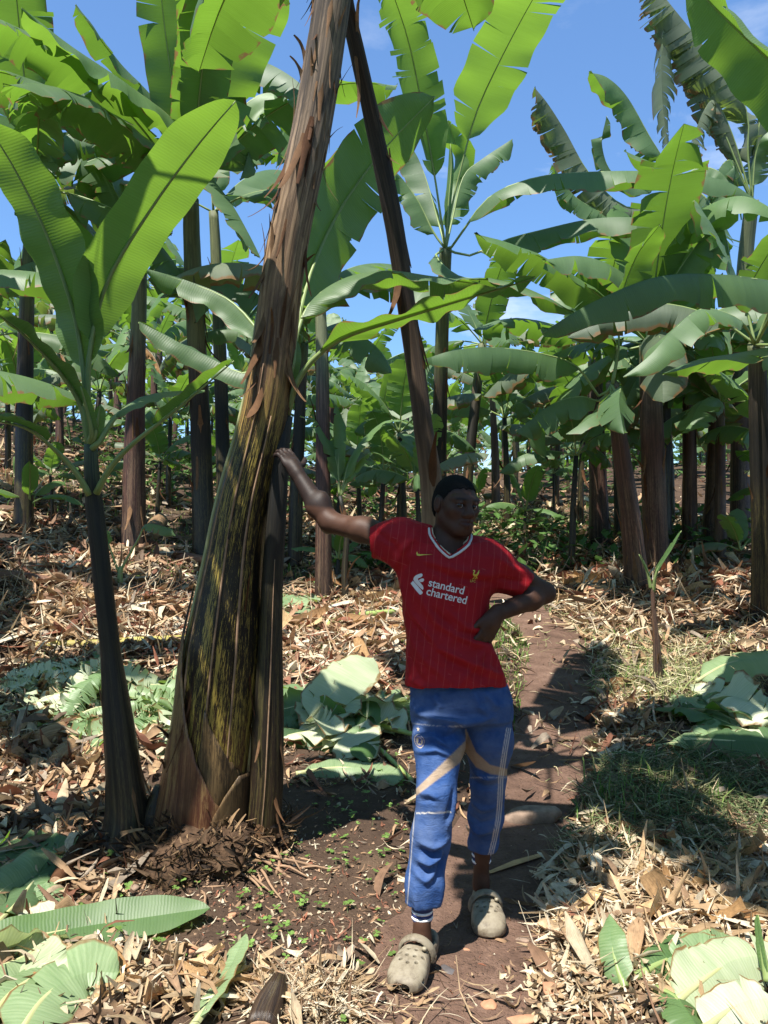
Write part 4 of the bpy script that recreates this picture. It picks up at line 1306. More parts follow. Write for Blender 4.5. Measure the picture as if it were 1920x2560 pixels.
# low green growth on the far slope, as one mass
rr = np.random.RandomState(3)
V = []; F = []; T = []
for i in range(26000):
    Y = 9.5 + 58 * rr.rand() ** 1.4
    x = (rr.rand() * 1.3 - .65) * Y
    cl_ = noise.noise((x * .35, Y * .35, 7.7))
    if cl_ < -.05:
        continue
    z = base_h(x, Y)
    hh = (0.12 + min(1.9, .15 * (Y - 7)) * max(0, cl_ + .1)) * rr.rand()
    s = rr.uniform(.06, .20) * (1 + Y * .012)
    a = rr.rand() * 6.28; e = rr.uniform(-.5, .9)
    d = np.array((math.cos(a) * math.cos(e), math.sin(a) * math.cos(e), math.sin(e)))
    w = np.array((-math.sin(a), math.cos(a), rr.uniform(-.5, .5)))
    p = np.array((x, Y, z + hh))
    b = len(V)
    V += [p, p + d * s * .55 + w * s * .28, p + d * s * 1.2 - np.array((0, 0, .2 * s)), p + d * s * .55 - w * s * .28]
    F.append((b, b + 1, b + 2, b + 3))
    g = rr.uniform(.6, 1.3)
    T += [(.085 * g, .17 * g, .040 * g)] * 4
tag(link('undergrowth', mesh_from('undergrowth', V, F, None, False, tint=np.array(T)), MAT['green_stuff']), kind='stuff')


def far_tree(label, x, Y, h, r, seed):
    o = empty('tree', (x, Y, H(x, Y)), label, 'tree')
    rr = np.random.RandomState(seed)
    mb = MB()
    mb.tube([(0, 0, -.2), (.1, 0, h * .4), (.2, .1, h * .8)], [.16, .12, .04], 8, smooth_n=8)
    for k in range(7):
        a = k * 2.4
        mb.tube([(.1, 0, h * (.35 + .06 * k)), (math.cos(a) * r * .7, math.sin(a) * r * .7, h * (.5 + .07 * k))], [.06, .02], 5)
    mb.build('trunk', MAT['bark'], o)
    V = []; F = []
    cl = [(rr.normal(0, r * .42), rr.normal(0, r * .42), h * rr.uniform(.42, 1.0), rr.uniform(.25, .5) * r) for _ in range(26)]
    for (cx, cy, cz, cr) in cl:
        for i in range(90):
            d = rr.normal(size=3); d = d / np.linalg.norm(d) * cr * rr.rand() ** .4
            p = np.array((cx, cy, cz)) + d
            u = unit(rr.normal(size=3)); w = unit(np.cross(u, rr.normal(size=3)))
            s = rr.uniform(.08, .2)
            b = len(V)
            V += [p - u * s, p + w * s * .5, p + u * s, p - w * s * .5]
            F.append((b, b + 1, b + 2, b + 3))
    link('crown', mesh_from('crown', V, F, None, False), MAT['tree_leaf'], o)
    return o


far_tree('dark leafy tree on the skyline behind the leaning pole', (1035 - 960) / FPX * 56, 56, 8.5, 2.2, 1)
far_tree('small rounded tree on the skyline seen through the gap right of the man\'s head', (1175 - 960) / FPX * 62, 62, 9.5, 1.8, 2)
far_tree('dark tree on the skyline behind the right group of stems', (1400 - 960) / FPX * 60, 60, 9.5, 2.6, 3)


# ------------------------------------------------------------------ the man: one signed-distance body, meshed in blocks
class SDF:
    def __init__(s):
        s.p = []

    def add(s, fn, lo, hi, k=0.02, op='u'):
        s.p.append((fn, np.array(lo, float), np.array(hi, float), k, op))

    def cap(s, a, b, ra, rb, k=0.02, op='u', sc=(1, 1, 1)):
        a = np.array(a, float); b = np.array(b, float)
        sc = np.array(sc, float)
        m = max(ra, rb) * 1.05 / min(1, sc.min())

        def fn(X, Y, Z):
            A = a * sc; Bv = (b - a) * sc
            px, py, pz = X * sc[0] - A[0], Y * sc[1] - A[1], Z * sc[2] - A[2]
            t = np.clip((px * Bv[0] + py * Bv[1] + pz * Bv[2]) / (Bv.dot(Bv) + 1e-12), 0, 1)
            d = np.sqrt((px - t * Bv[0]) ** 2 + (py - t * Bv[1]) ** 2 + (pz - t * Bv[2]) ** 2)
            return d - (ra + (rb - ra) * t)
        s.add(fn, np.minimum(a, b) - m, np.maximum(a, b) + m, k, op)

    def chain(s, pts, rads, k=0.02, op='u', sc=(1, 1, 1)):
        for i in range(len(pts) - 1):
            s.cap(pts[i], pts[i + 1], rads[i], rads[i + 1], k, op, sc)

    def ell(s, c, r, Rm=None, k=0.02, op='u'):
        c = np.array(c, float); r = np.array(r, float)
        Rm = np.eye(3) if Rm is None else np.array(Rm, float)     # rows: local axes in world

        def fn(X, Y, Z):
            x, y, z = X - c[0], Y - c[1], Z - c[2]
            q = [(Rm[i][0] * x + Rm[i][1] * y + Rm[i][2] * z) for i in range(3)]
            k0 = np.sqrt(sum((q[i] / r[i]) ** 2 for i in range(3)))
            k1 = np.sqrt(sum((q[i] / r[i] ** 2) ** 2 for i in range(3))) + 1e-9
            return k0 * (k0 - 1) / k1
        m = np.sqrt(((Rm.T * r) ** 2).sum(1)) * 1.05
        s.add(fn, c - m, c + m, k, op)

    def loft(s, zs, cx, a, cy, b, ex=2.4, k=0.02, op='u'):
        zs = np.array(zs); cx = np.array(cx); a = np.array(a); cy = np.array(cy); b = np.array(b)

        def fn(X, Y, Z):
            z = Z[0, 0, :]
            f = lambda q: np.interp(z, zs, q)[None, None, :]
            A, Bb = f(a), f(b)
            q = (np.abs((X - f(cx)) / A) ** ex + np.abs((Y - f(cy)) / Bb) ** ex) ** (1 / ex)
            d = (q - 1) * np.minimum(A, Bb) * 0.9
            return np.maximum(d, np.maximum(zs[0] - Z, Z - zs[-1]))
        s.add(fn, ((cx - a).min(), (cy - b).min(), zs[0]), ((cx + a).max(), (cy + b).max(), zs[-1]), k, op)

    def eval(s, lo, hi, h):
        lo = np.array(lo, float); hi = np.array(hi, float)
        n = np.ceil((hi - lo) / h).astype(int) + 1
        ax = [lo[i] + h * np.arange(n[i]) for i in range(3)]
        Fv = np.full(n, 1.0, np.float32)
        for fn, a, b, k, op in s.p:
            m = k + 4 * h
            i0 = np.clip(np.floor((a - m - lo) / h).astype(int), 0, n)
            i1 = np.clip(np.ceil((b + m - lo) / h).astype(int) + 1, 0, n)
            if (i1 <= i0).any():
                continue
            sl = tuple(slice(i0[i], i1[i]) for i in range(3))
            X = ax[0][sl[0]][:, None, None]; Y = ax[1][sl[1]][None, :, None]; Z = ax[2][sl[2]][None, None, :]
            d = np.broadcast_to(fn(X, Y, Z), Fv[sl].shape)
            f = Fv[sl]
            if op == 'u':
                g = np.maximum(k - np.abs(f - d), 0)
                Fv[sl] = np.minimum(f, d) - g * g / (4 * k)
            else:
                g = np.maximum(k - np.abs(f + d), 0)
                Fv[sl] = np.maximum(f, -d) + g * g / (4 * k)
        return Fv, lo

    def mesh(s, lo, hi, h):
        Fv, lo = s.eval(lo, hi, h)
        return surfnets(Fv, lo, h)


def surfnets(Fv, lo, h):
    S = Fv < 0
    c = np.zeros(tuple(np.array(S.shape) - 1), np.int8)
    for i in (0, 1):
        for j in (0, 1):
            for k in (0, 1):
                c += S[i:S.shape[0] - 1 + i, j:S.shape[1] - 1 + j, k:S.shape[2] - 1 + k]
    act = (c > 0) & (c < 8)
    I = np.argwhere(act)
    idx = -np.ones(act.shape, np.int64)
    idx[act] = np.arange(len(I))
    acc = np.zeros((len(I), 3)); cnt = np.zeros(len(I))
    for axis in range(3):
        o1, o2 = [q for q in range(3) if q != axis]
        for u in (0, 1):
            for v in (0, 1):
                A = I.copy(); A[:, o1] += u; A[:, o2] += v
                Bq = A.copy(); Bq[:, axis] += 1
                fa = Fv[A[:, 0], A[:, 1], A[:, 2]].astype(float); fb = Fv[Bq[:, 0], Bq[:, 1], Bq[:, 2]].astype(float)
                m = (fa < 0) != (fb < 0)
                t = np.where(m, fa / np.where(m, fa - fb, 1), 0)
                P = A.astype(float); P[:, axis] += t
                acc[m] += P[m]; cnt[m] += 1
    V = acc / cnt[:, None] * h + lo
    faces = []
    for axis in range(3):
        o1, o2 = [(1, 2), (2, 0), (0, 1)][axis]
        sl0 = [slice(None)] * 3; sl1 = [slice(None)] * 3
        sl0[axis] = slice(0, -1); sl1[axis] = slice(1, None)
        a = S[tuple(sl0)]; b = S[tuple(sl1)]
        for flip, m in ((False, a & ~b), (True, ~a & b)):
            E = np.argwhere(m)
            E = E[(E[:, o1] > 0) & (E[:, o2] > 0) & (E[:, o1] < act.shape[o1]) & (E[:, o2] < act.shape[o2]) & (E[:, axis] < act.shape[axis])]
            if not len(E):
                continue
            q = []
            for du, dv in ((-1, -1), (0, -1), (0, 0), (-1, 0)):
                G = E.copy(); G[:, o1] += du; G[:, o2] += dv
                q.append(idx[G[:, 0], G[:, 1], G[:, 2]])
            q = np.stack(q, 1)
            q = q[(q >= 0).all(1)]
            faces.append(q[:, ::-1] if flip else q)
    return V, np.concatenate(faces)


def relax(V, F, n=1, w=0.5):
    e = np.concatenate([F[:, [0, 1]], F[:, [1, 2]], F[:, [2, 3]], F[:, [3, 0]]])
    e = np.concatenate([e, e[:, ::-1]])
    for _ in range(n):
        acc = np.zeros_like(V); c = np.zeros(len(V))
        np.add.at(acc, e[:, 0], V[e[:, 1]]); np.add.at(c, e[:, 0], 1)
        V = V * (1 - w) + w * acc / np.maximum(c, 1)[:, None]
    return V


def normals(V, F):
    n = np.cross(V[F[:, 2]] - V[F[:, 0]], V[F[:, 3]] - V[F[:, 1]])
    N = np.zeros_like(V)
    for k in range(4):
        np.add.at(N, F[:, k], n)
    return N / (np.linalg.norm(N, axis=1)[:, None] + 1e-12)


def join_meshes(L):
    Vs, Fs, b = [], [], 0
    for V, F in L:
        Vs.append(V); Fs.append(F + b); b += len(V)
    return np.concatenate(Vs), np.concatenate(Fs)


def P3(px, py, Y):
    return np.array(at(px, py, Y))


def gnoise(V, sc, seed=0.0):
    return np.array([noise.noise((v[0] * sc + seed, v[1] * sc, v[2] * sc)) for v in V])


# --- joints, measured on the photo at the man's distance
J = dict(
    shR=P3(985, 1352, 3.03), elR=P3(826, 1306, 3.19), wrR=P3(738, 1176, 3.29),
    shL=P3(1236, 1402, 3.05), elL=P3(1362, 1482, 3.12), wrL=P3(1240, 1537, 2.965),
    neck=P3(1122, 1372, 3.06), hipR=P3(1098, 1775, 3.03), hipL=P3(1214, 1775, 3.06),
    knR=P3(1091, 1985, 2.88), anR=P3(1055, 2310, 2.80), knL=P3(1220, 1955, 3.10), anL=P3(1203, 2175, 3.20))

skin = SDF()
yaw, roll_, pit = R(27), R(-5), R(3)
f = np.array((math.sin(yaw), -math.cos(yaw), 0)); l = np.array((math.cos(yaw), math.sin(yaw), 0)); u = np.array((0, 0, 1.0))
f, u = f * math.cos(pit) - u * math.sin(pit), u * math.cos(pit) + f * math.sin(pit)
l, u = l * math.cos(roll_) + u * math.sin(roll_), u * math.cos(roll_) - l * math.sin(roll_)
HM = np.stack([l, f, u])                     # rows: left, forward, up of the head
HC = P3(1139, 1262, 3.035)


def hd(x, y, z):
    return HC + l * x + f * y + u * z


def hell(c, r, k=.02, op='u'):
    skin.ell(hd(*c), r, HM, k, op)


hell((0, -.012, .028), (.073, .094, .083), .02)
hell((0, .028, -.032), (.057, .068, .078), .03)
hell((0, .055, -.088), (.030, .034, .026), .03)
for sgn in (-1, 1):
    skin.cap(hd(sgn * .047, .0, -.048), hd(sgn * .021, .058, -.093), .018, .016, .03)
    hell((sgn * .043, .056, -.018), (.022, .024, .022), .025)
    skin.cap(hd(sgn * .047, .066, .022), hd(sgn * .012, .084, .021), .012, .012, .018)
    hell((sgn * .031, .092, -.001), (.019, .016, .014), .012, 'd')
    hell((sgn * .014, .099, -.036), (.011, .011, .009), .010)
    hell((sgn * .076, -.008, -.002), (.009, .021, .032), .008)
    skin.cap(hd(sgn * .034, .088, .008), hd(sgn * .030, .086, .009), .006, .006, .008)
    skin.cap(hd(sgn * .020, .084, .0085), hd(sgn * .043, .077, .0075), .0045, .004, .004)   # upper lid
    skin.cap(hd(sgn * .020, .083, -.0095), hd(sgn * .043, .076, -.0085), .004, .0035, .005)  # lower lid
    hell((sgn * .086, .003, -.002), (.006, .010, .018), .005, 'd')
    hell((sgn * .0085, .107, -.043), (.0045, .005, .004), .003, 'd')
skin.cap(hd(0, .085, .014), hd(0, .107, -.028), .009, .013, .014)
hell((0, .104, -.033), (.013, .012, .010), .010)
skin.cap(hd(-.022, .083, -.060), hd(0, .096, -.056), .006, .0085, .008)
skin.cap(hd(.022, .083, -.060), hd(0, .096, -.056), .006, .0085, .008)
skin.cap(hd(-.020, .083, -.066), hd(0, .094, -.072), .006, .009, .008)
skin.cap(hd(.020, .083, -.066), hd(0, .094, -.072), .006, .009, .008)
skin.cap(hd(-.024, .090, -.0635), hd(0, .107, -.0635), .0025, .0025, .003, 'd')
skin.cap(hd(.024, .090, -.0635), hd(0, .107, -.0635), .0025, .0025, .003, 'd')
# neck, trunk, hidden legs
skin.cap(hd(0, -.025, -.05), J['neck'], .057, .062, .03)
skin.cap(J['neck'] + (0, .02, 0), P3(1120, 1500, 3.05), .07, .10, .05)
skin.cap(P3(1120, 1450, 3.05), P3(1150, 1740, 3.05), .095, .095, .05, sc=(.8, 1, 1))
skin.cap(J['neck'], J['shR'] + (0.03, 0, -.01), .055, .045, .04)
skin.cap(J['neck'], J['shL'] + (-.03, 0, -.01), .055, .045, .04)
for s_ in ('R', 'L'):
    skin.chain([J['hip' + s_], J['kn' + s_], J['an' + s_]], [.075, .046, .030], .008)
    skin.cap(J['an' + s_] + (0, 0, .01), J['an' + s_] + (0, 0, -.06), .030, .036, .004)
# arms
eR, wR = J['elR'], J['wrR']
skin.chain([J['shR'], J['shR'] * .5 + eR * .5 + (0, 0, .006), eR], [.047, .047, .040], .025)
skin.chain([eR, eR * .68 + wR * .32 + (-.004, 0, -.004), wR], [.040, .0445, .027], .025)
eL, wL = J['elL'], J['wrL']
skin.chain([J['shL'], J['shL'] * .5 + eL * .5, eL], [.047, .045, .038], .025)
skin.chain([eL, eL * .70 + wL * .30, wL], [.039, .042, .026], .022)
skin.ell(eL + (.010, .012, -.006), (.028, .028, .028), None, .015)
skin.ell(eR + (-.012, .016, -.022), (.024, .024, .022), None, .015)
skin.ell(eR * .72 + wR * .28 + (.010, -.008, .012), (.030, .030, .052), None, .03)
skin.ell(J['shR'] * .55 + eR * .45 + (0, -.006, .016), (.060, .034, .034), None, .03)


def finger(pts, rads, k=.006):
    skin.chain(pts, rads, k)


def hand(w, d, n, side, curls, spread, thumb, sc=1.0, tcurl=.3):
    """w wrist, d along the fingers, n out of the back of the hand, side towards the thumb"""
    d = unit(d); n = unit(n - d * n.dot(d)); sd = unit(np.cross(d, n)); sd = sd * np.sign(sd.dot(side))
    pc = w + d * .05 * sc
    skin.ell(pc, (.040 * sc, .050 * sc, .016 * sc), np.stack([sd, d, n]), .015)
    skin.cap(w - d * .015, w + d * .03, .026, .028, .02, sc=(1, 1, 1))
    skin.cap(w + d * .02 * sc + sd * .022 * sc - n * .006, w + d * .06 * sc + sd * .028 * sc - n * .006, .016, .013, .015)
    for i in range(4):
        o = (1.5 - i) * .0195 * sc
        L = (.074, .084, .078, .060)[i] * sc
        p = w + d * (.088 + (.002, .006, .002, -.008)[i]) * sc + sd * o
        a = 0.0
        dirs = unit(d + sd * (1.5 - i) * spread)
        pts = [p - d * .03 * sc, p]
        for j, (q, c) in enumerate(zip((.45, .31, .24), curls)):
            a += c * (1 + .08 * i)
            p = p + (dirs * math.cos(a) - n * math.sin(a)) * L * q
            pts.append(p)
        finger(pts, [.0095 * sc, .0098 * sc, .0090 * sc, .0083 * sc, .0068 * sc])
    t0 = w + d * .022 * sc + sd * .030 * sc - n * .004
    td = unit(d * thumb[0] + sd * thumb[1] - n * thumb[2])
    t1 = t0 + td * .038 * sc
    t2 = t1 + unit(td * (1 - tcurl) + d * tcurl - n * .1) * .032 * sc
    t3 = t2 + unit(td * (1 - 1.6 * tcurl) + d * 1.6 * tcurl - n * .15) * .024 * sc
    finger([t0, t1, t2, t3], [.014 * sc, .0115 * sc, .0100 * sc, .0078 * sc], .009)


# right hand laid on the companion stem, fingers round its front, thumb up
hand(wR, P3(696, 1102, 3.375) - wR, np.array((.55, -.75, .10)), np.array((.3, -.1, 1)), (.25, .45, .4), .06, (.5, .85, .15), .98)
# left hand on the hip, fingers pointing down and back round the waist
hand(wL, P3(1206, 1604, 2.945) - wL + np.array((-.006, .0, -.02)), np.array((.55, -.80, .1)), np.array((-1, -.5, .2)), (.25, .40, .35), .11, (.8, .45, .1), .95)

blocks = [((.12, 2.86, 1.36), (.44, 3.24, 1.75), .0026),                 # head and neck
          ((-.47, 2.98, 1.34), (.06, 3.47, 1.90), .0032),                # right arm
          ((.36, 2.86, 1.00), (.72, 3.26, 1.48), .0032),                 # left arm
          ((.00, 2.82, .86), (.42, 3.22, 1.40), .009),                   # hidden trunk
          ((.05, 2.6, .02), (.50, 3.32, .90), .007)]                     # hidden legs, ankles
parts = []
for lo, hi, h in blocks:
    V, F = skin.mesh(lo, hi, h)
    parts.append((relax(V, F, 1, .35), F))
SV, SF = join_meshes(parts)

m, nt = new_mat('skin')
tc = nd(nt, 'ShaderNodeTexCoord')
n = noise_n(nt, tc.outputs['Object'], 14, 4)
fine = noise_n(nt, tc.outputs['Object'], 220, 3)
col = ramp(nt, n, [(.3, (.050, .0225, .0135)), (.7, (.084, .040, .025))])
at_ = nd(nt, 'ShaderNodeAttribute', attribute_name='lips').outputs['Fac']
col = mix(nt, at_, col, (.050, .022, .020))
br = nd(nt, 'ShaderNodeAttribute', attribute_name='brow').outputs['Fac']
col = mix(nt, br, col, (.012, .009, .008))
sb = nd(nt, 'ShaderNodeAttribute', attribute_name='stubble').outputs['Fac']
col = mix(nt, mathn(nt, 'MULTIPLY', sb, mathn(nt, 'MULTIPLY_ADD', fine, .8, .45), clamp=True), col, (.010, .008, .008))
out(nt, princ(nt, col, .56, bump(nt, fine, .25, .002), .25, **{'Subsurface Weight': .06, 'Subsurface Radius': (.01, .004, .002), 'Subsurface Scale': .4}))
MAT['skin'] = m
q = (SV - HC) @ HM.T
lips = np.exp(-((q[:, 0] / .021) ** 4 + ((q[:, 2] + .0635) / .0125) ** 4)) * (q[:, 1] > .07)
brow = np.exp(-(((np.abs(q[:, 0]) - .032) / .021) ** 4 + ((q[:, 2] - .0235 + .10 * np.abs(np.abs(q[:, 0]) - .030)) / .0052) ** 4)) * (q[:, 1] > .055) * .9
hl = np.interp(q[:, 1], [-.12, -.07, -.045, -.030, -.02, .010, .022, .034, .046, .060, .09], [-.055, -.055, -.040, .010, .026, .026, .012, .030, .052, .060, .064])
stub = np.clip(1 - (hl - q[:, 2]) / .012, 0, 1) * (SV[:, 2] > 1.48) * .9
MAN = empty('person', (float(HC[0]), 3.0, 0.0), 'young man in red football shirt and blue track trousers leaning a hand on the trunk', 'person')
MO = np.array(MAN.location)
link('body', mesh_from('body', SV - MO, SF, val={'lips': lips, 'brow': brow, 'stubble': stub}), MAT['skin'], MAN)

# eyes
m, nt = new_mat('eye')
s_ = nd(nt, 'ShaderNodeSeparateXYZ', {0: nd(nt, 'ShaderNodeTexCoord').outputs['UV']})
col = ramp(nt, s_.outputs[1], [(0.0, (.006, .005, .005)), (.20, (.02, .011, .007)), (.27, (.03, .017, .01)), (.31, (.50, .46, .42))], 'LINEAR')
out(nt, princ(nt, col, .08, None, .5))
MAT['eye'] = m
for sgn in (-1, 1):
    ec = hd(sgn * .031, .0775, -.0005)
    g = unit(np.array((0.0, 0.0, CAMZ)) - ec); x = unit(np.cross(g, (0, 0, 1))); y = np.cross(x, g)
    V = []; U = []; F = []
    for i in range(17):
        a = math.pi * i / 16
        for k in range(17):
            b = 2 * math.pi * k / 16
            V.append(ec + (g * math.cos(a) + (x * math.cos(b) + y * math.sin(b)) * math.sin(a)) * .0120 - MO)
            U.append((k / 16, i / 16))
    F = [(i * 17 + k, i * 17 + k + 1, (i + 1) * 17 + k + 1, (i + 1) * 17 + k) for i in range(16) for k in range(16)]
    link('eye', mesh_from('eye', V, F, U), MAT['eye'], MAN)

# hair: close-cropped cap with a straight hairline
hair = SDF()
hair.ell(hd(0, -.012, .028), (.0752, .0962, .0868), HM, .01)
hair.ell(hd(0, -.03, -.01), (.0715, .080, .075), HM, .02)
hair.ell(hd(0, .028, .0), (.0600, .050, .076), HM, .02)


def hair_cut(X, Y, Z):
    x, y, z = X - HC[0], Y - HC[1], Z - HC[2]
    ly = f[0] * x + f[1] * y + f[2] * z
    lz = u[0] * x + u[1] * y + u[2] * z
    lx = l[0] * x + l[1] * y + l[2] * z
    line = np.interp(ly, [-.12, -.07, -.045, -.030, -.02, .010, .022, .034, .046, .060, .09], [-.055, -.055, -.040, .010, .026, .026, .012, .030, .052, .060, .064])
    line = line + .0025 * np.sin(lx * 260) + .0015 * np.sin(ly * 410 + lx * 150)
    return (lz - line) * .8


lo, hi = (.14, 2.88, 1.50), (.42, 3.18, 1.75)
Fv, lo_ = hair.eval(lo, hi, .003)
nn = Fv.shape
X = (lo_[0] + .003 * np.arange(nn[0]))[:, None, None]; Y = (lo_[1] + .003 * np.arange(nn[1]))[None, :, None]; Z = (lo_[2] + .003 * np.arange(nn[2]))[None, None, :]
Fv = np.maximum(Fv, -hair_cut(X, Y, Z))
V, F = surfnets(Fv, lo_, .003)
V = relax(V, F, 1, .4)
V = V + normals(V, F) * (gnoise(V, 260)[:, None] * .0016)
MAT['hair'] = simple('hair', (.010, .009, .009), .9, .15, 0, 0, 1.0, 420)
link('hair', mesh_from('hair', V - MO, F), MAT['hair'], MAN)

# ---------------------------------------------------------------- shirt
sh = SDF()
zz = [1.585 - (p - 1280) * .001515 for p in (1722, 1700, 1655, 1600, 1550, 1500, 1460, 1430, 1390, 1360)]
Lx = [1012, 1012, 1014, 1014, 1010, 1003, 996, 990, 985, 1010]
Rx = [1268, 1266, 1248, 1224, 1220, 1224, 1236, 1246, 1246, 1215]
cx = [((a + b) / 2 - 960) * .001515 for a, b in zip(Lx, Rx)]
aa = [(b - a) / 2 * .001515 for a, b in zip(Lx, Rx)]
sh.loft(zz, cx, aa, [3.04] * 10, [.135, .133, .125, .118, .118, .122, .124, .122, .112, .09], 2.3, .03)
sh.cap(J['neck'] + (0, .01, .012), J['shR'] + (.02, .0, .018), .062, .062, .04)
sh.cap(J['neck'] + (0, .01, .010), J['shL'] + (-.02, .0, .008), .062, .060, .04)
slR = P3(930, 1350, 3.085); slL = P3(1318, 1464, 3.085)
sh.cap(J['shR'] + (.03, 0, -.005), slR + (slR - J['shR']) * .3, .082, .062, .05)
sh.cap(J['shL'] + (-.03, 0, -.012), slL + (slL - J['shL']) * .3, .080, .054, .05)
hlo, hhi = (-.12, 2.82, .90), (.66, 3.26, 1.56)
hh = .0052
Fv, lo_ = sh.eval(hlo, hhi, hh)
X, Y, Z = [(lo_[i] + hh * np.arange(Fv.shape[i])).reshape([-1 if j == i else 1 for j in range(3)]) for i in range(3)]


def halfspace(p, n):
    n = unit(n)
    return (X - p[0]) * n[0] + (Y - p[1]) * n[1] + (Z - p[2]) * n[2]


cutR = halfspace(slR, np.array((-1, .15, -.06)))
cutL = halfspace(P3(1311, 1463, 3.085), np.array((.74, .1, -.60)))
Fv = np.maximum(Fv, np.where((X < .1) & (Z > 1.25), cutR, -1))
Fv = np.maximum(Fv, np.where((X > .42) & (Z > 1.1), cutL, -1))
hem_z = .927 + .010 * np.sin((X - .1) * 9) - .05 * np.maximum(0, .17 - X) * 0
Fv = np.maximum(Fv, hem_z - Z)
# V neck opening
zv = 1.419; xv = (1123 - 960) * .001515
wv_ = np.interp(Z - zv, [0, .02, .045, .07, .2], [0, .026, .052, .066, .075])
neckcut = np.maximum(np.abs(X - xv - .004) - wv_, zv - Z)
neckcut = np.maximum(neckcut, (Y - 3.035) - np.where(Z > 1.505, .3, 0))
nk = J['neck'] + np.array((.0, .01, 0))
hole = np.sqrt(((X - nk[0] + .0) / 1.0) ** 2 + (Y - nk[1]) ** 2) - .067
hole = np.maximum(hole, 1.455 - Z)
Fv = np.maximum(Fv, -np.minimum(neckcut, hole))
V, F = surfnets(Fv, lo_, hh)
# open the hem, the sleeve ends and the neck: drop faces that lie on the cutting planes
fc = V[F].mean(1)
nrm = np.cross(V[F[:, 2]] - V[F[:, 0]], V[F[:, 3]] - V[F[:, 1]])
nrm /= np.linalg.norm(nrm, axis=1)[:, None] + 1e-12
dR = (fc - slR) @ unit(np.array((-1, .15, -.06))); dL = (fc - P3(1311, 1463, 3.085)) @ unit(np.array((.74, .1, -.60)))
drop = (nrm[:, 2] < -.75) & (fc[:, 2] < .945)
drop |= (np.abs(dR) < .006) & (nrm @ unit(np.array((-1, .15, -.06))) > .85) & (fc[:, 0] < .1)
drop |= (np.abs(dL) < .006) & (nrm @ unit(np.array((.74, .1, -.60))) > .85) & (fc[:, 0] > .42)
F = F[~drop]
used_v = np.unique(F); remap = -np.ones(len(V), int); remap[used_v] = np.arange(len(used_v))
V = V[used_v]; F = remap[F]
V = relax(V, F, 2, .45)
N = normals(V, F)


def fold_lines(V, lines):
    """cloth folds: each line is ((px,py),(px,py), amplitude m, width px); works on the front of the cloth"""
    px = 960 + V[:, 0] / 3.02 * FPX; py = 1280 - (V[:, 2] - CAMZ) / 3.02 * FPX
    d = np.zeros(len(V))
    for pts, amp, w in lines:
        best = np.full(len(V), 1e9); prm = np.zeros(len(V))
        nseg = len(pts) - 1
        for i in range(nseg):
            a = np.array(pts[i], float); b = np.array(pts[i + 1], float)
            ab = b - a
            t = np.clip(((px - a[0]) * ab[0] + (py - a[1]) * ab[1]) / ab.dot(ab), 0, 1)
            q = np.hypot(px - a[0] - t * ab[0], py - a[1] - t * ab[1])
            s = q < best
            best[s] = q[s]; prm[s] = (i + t[s]) / nseg
        d += amp * np.exp(-(best / w) ** 2) * np.sin(np.clip(prm, .02, .98) * math.pi) ** .5
    return d


front = np.clip(-N[:, 1] * 1.5, 0, 1)
folds = [
    (((992, 1440), (1030, 1530), (1090, 1610), (1180, 1650), (1262, 1690)), .013, 9),
    (((1010, 1480), (1050, 1570), (1120, 1640), (1200, 1680)), -.008, 10),
    (((1030, 1460), (1090, 1550), (1180, 1600), (1225, 1610)), .009, 9),
    (((1060, 1500), (1130, 1570), (1215, 1590)), -.007, 8),
    (((1100, 1505), (1160, 1560), (1218, 1575)), .006, 7),
    (((1212, 1610), (1180, 1650), (1140, 1700)), .007, 8),
    (((1214, 1612), (1240, 1650), (1256, 1700)), .008, 7),
    (((1214, 1612), (1215, 1650), (1205, 1712)), .006, 7),
    (((1050, 1395), (1130, 1420), (1235, 1440)), .007, 10),
    (((1060, 1410), (1130, 1438), (1240, 1455)), -.006, 9),
    (((1040, 1330), (1000, 1380), (985, 1430)), .007, 8),
    (((940, 1330), (985, 1360), (1020, 1420)), -.006, 8),
    (((935, 1380), (975, 1405), (1005, 1450)), .006, 7),
    (((1235, 1390), (1275, 1420), (1320, 1435)), .006, 8),
    (((1230, 1440), (1270, 1450), (1310, 1455)), -.006, 7),
    (((1245, 1470), (1275, 1470), (1300, 1475)), .005, 6),
    (((1010, 1560), (1060, 1640), (1130, 1700)), .006, 9),
    (((1014, 1610), (1040, 1670), (1070, 1715)), -.005, 8),
    (((1016, 1690), (1050, 1700), (1100, 1712)), .005, 7),
]
V = V + N * (fold_lines(V, folds) * front * 1.6)[:, None]
V = V + N * ((gnoise(V, 11, 3) * .006 + gnoise(V, 27, 9) * .0025)[:, None])
V[:, 2] += np.where(V[:, 2] < .96, .006 * np.sin(V[:, 0] * 38) * (1 - (V[:, 2] - .92) / .04), 0)
V = relax(V, F, 1, .3)
SHV, SHF = V, F

m, nt = new_mat('red_shirt')
tc = nd(nt, 'ShaderNodeTexCoord')
geo_p = tc.outputs['Object']
s_ = nd(nt, 'ShaderNodeSeparateXYZ', {0: geo_p})
wob = noise_n(nt, mapping(nt, geo_p, (6, 0.5, 9)), 1.0, 2)
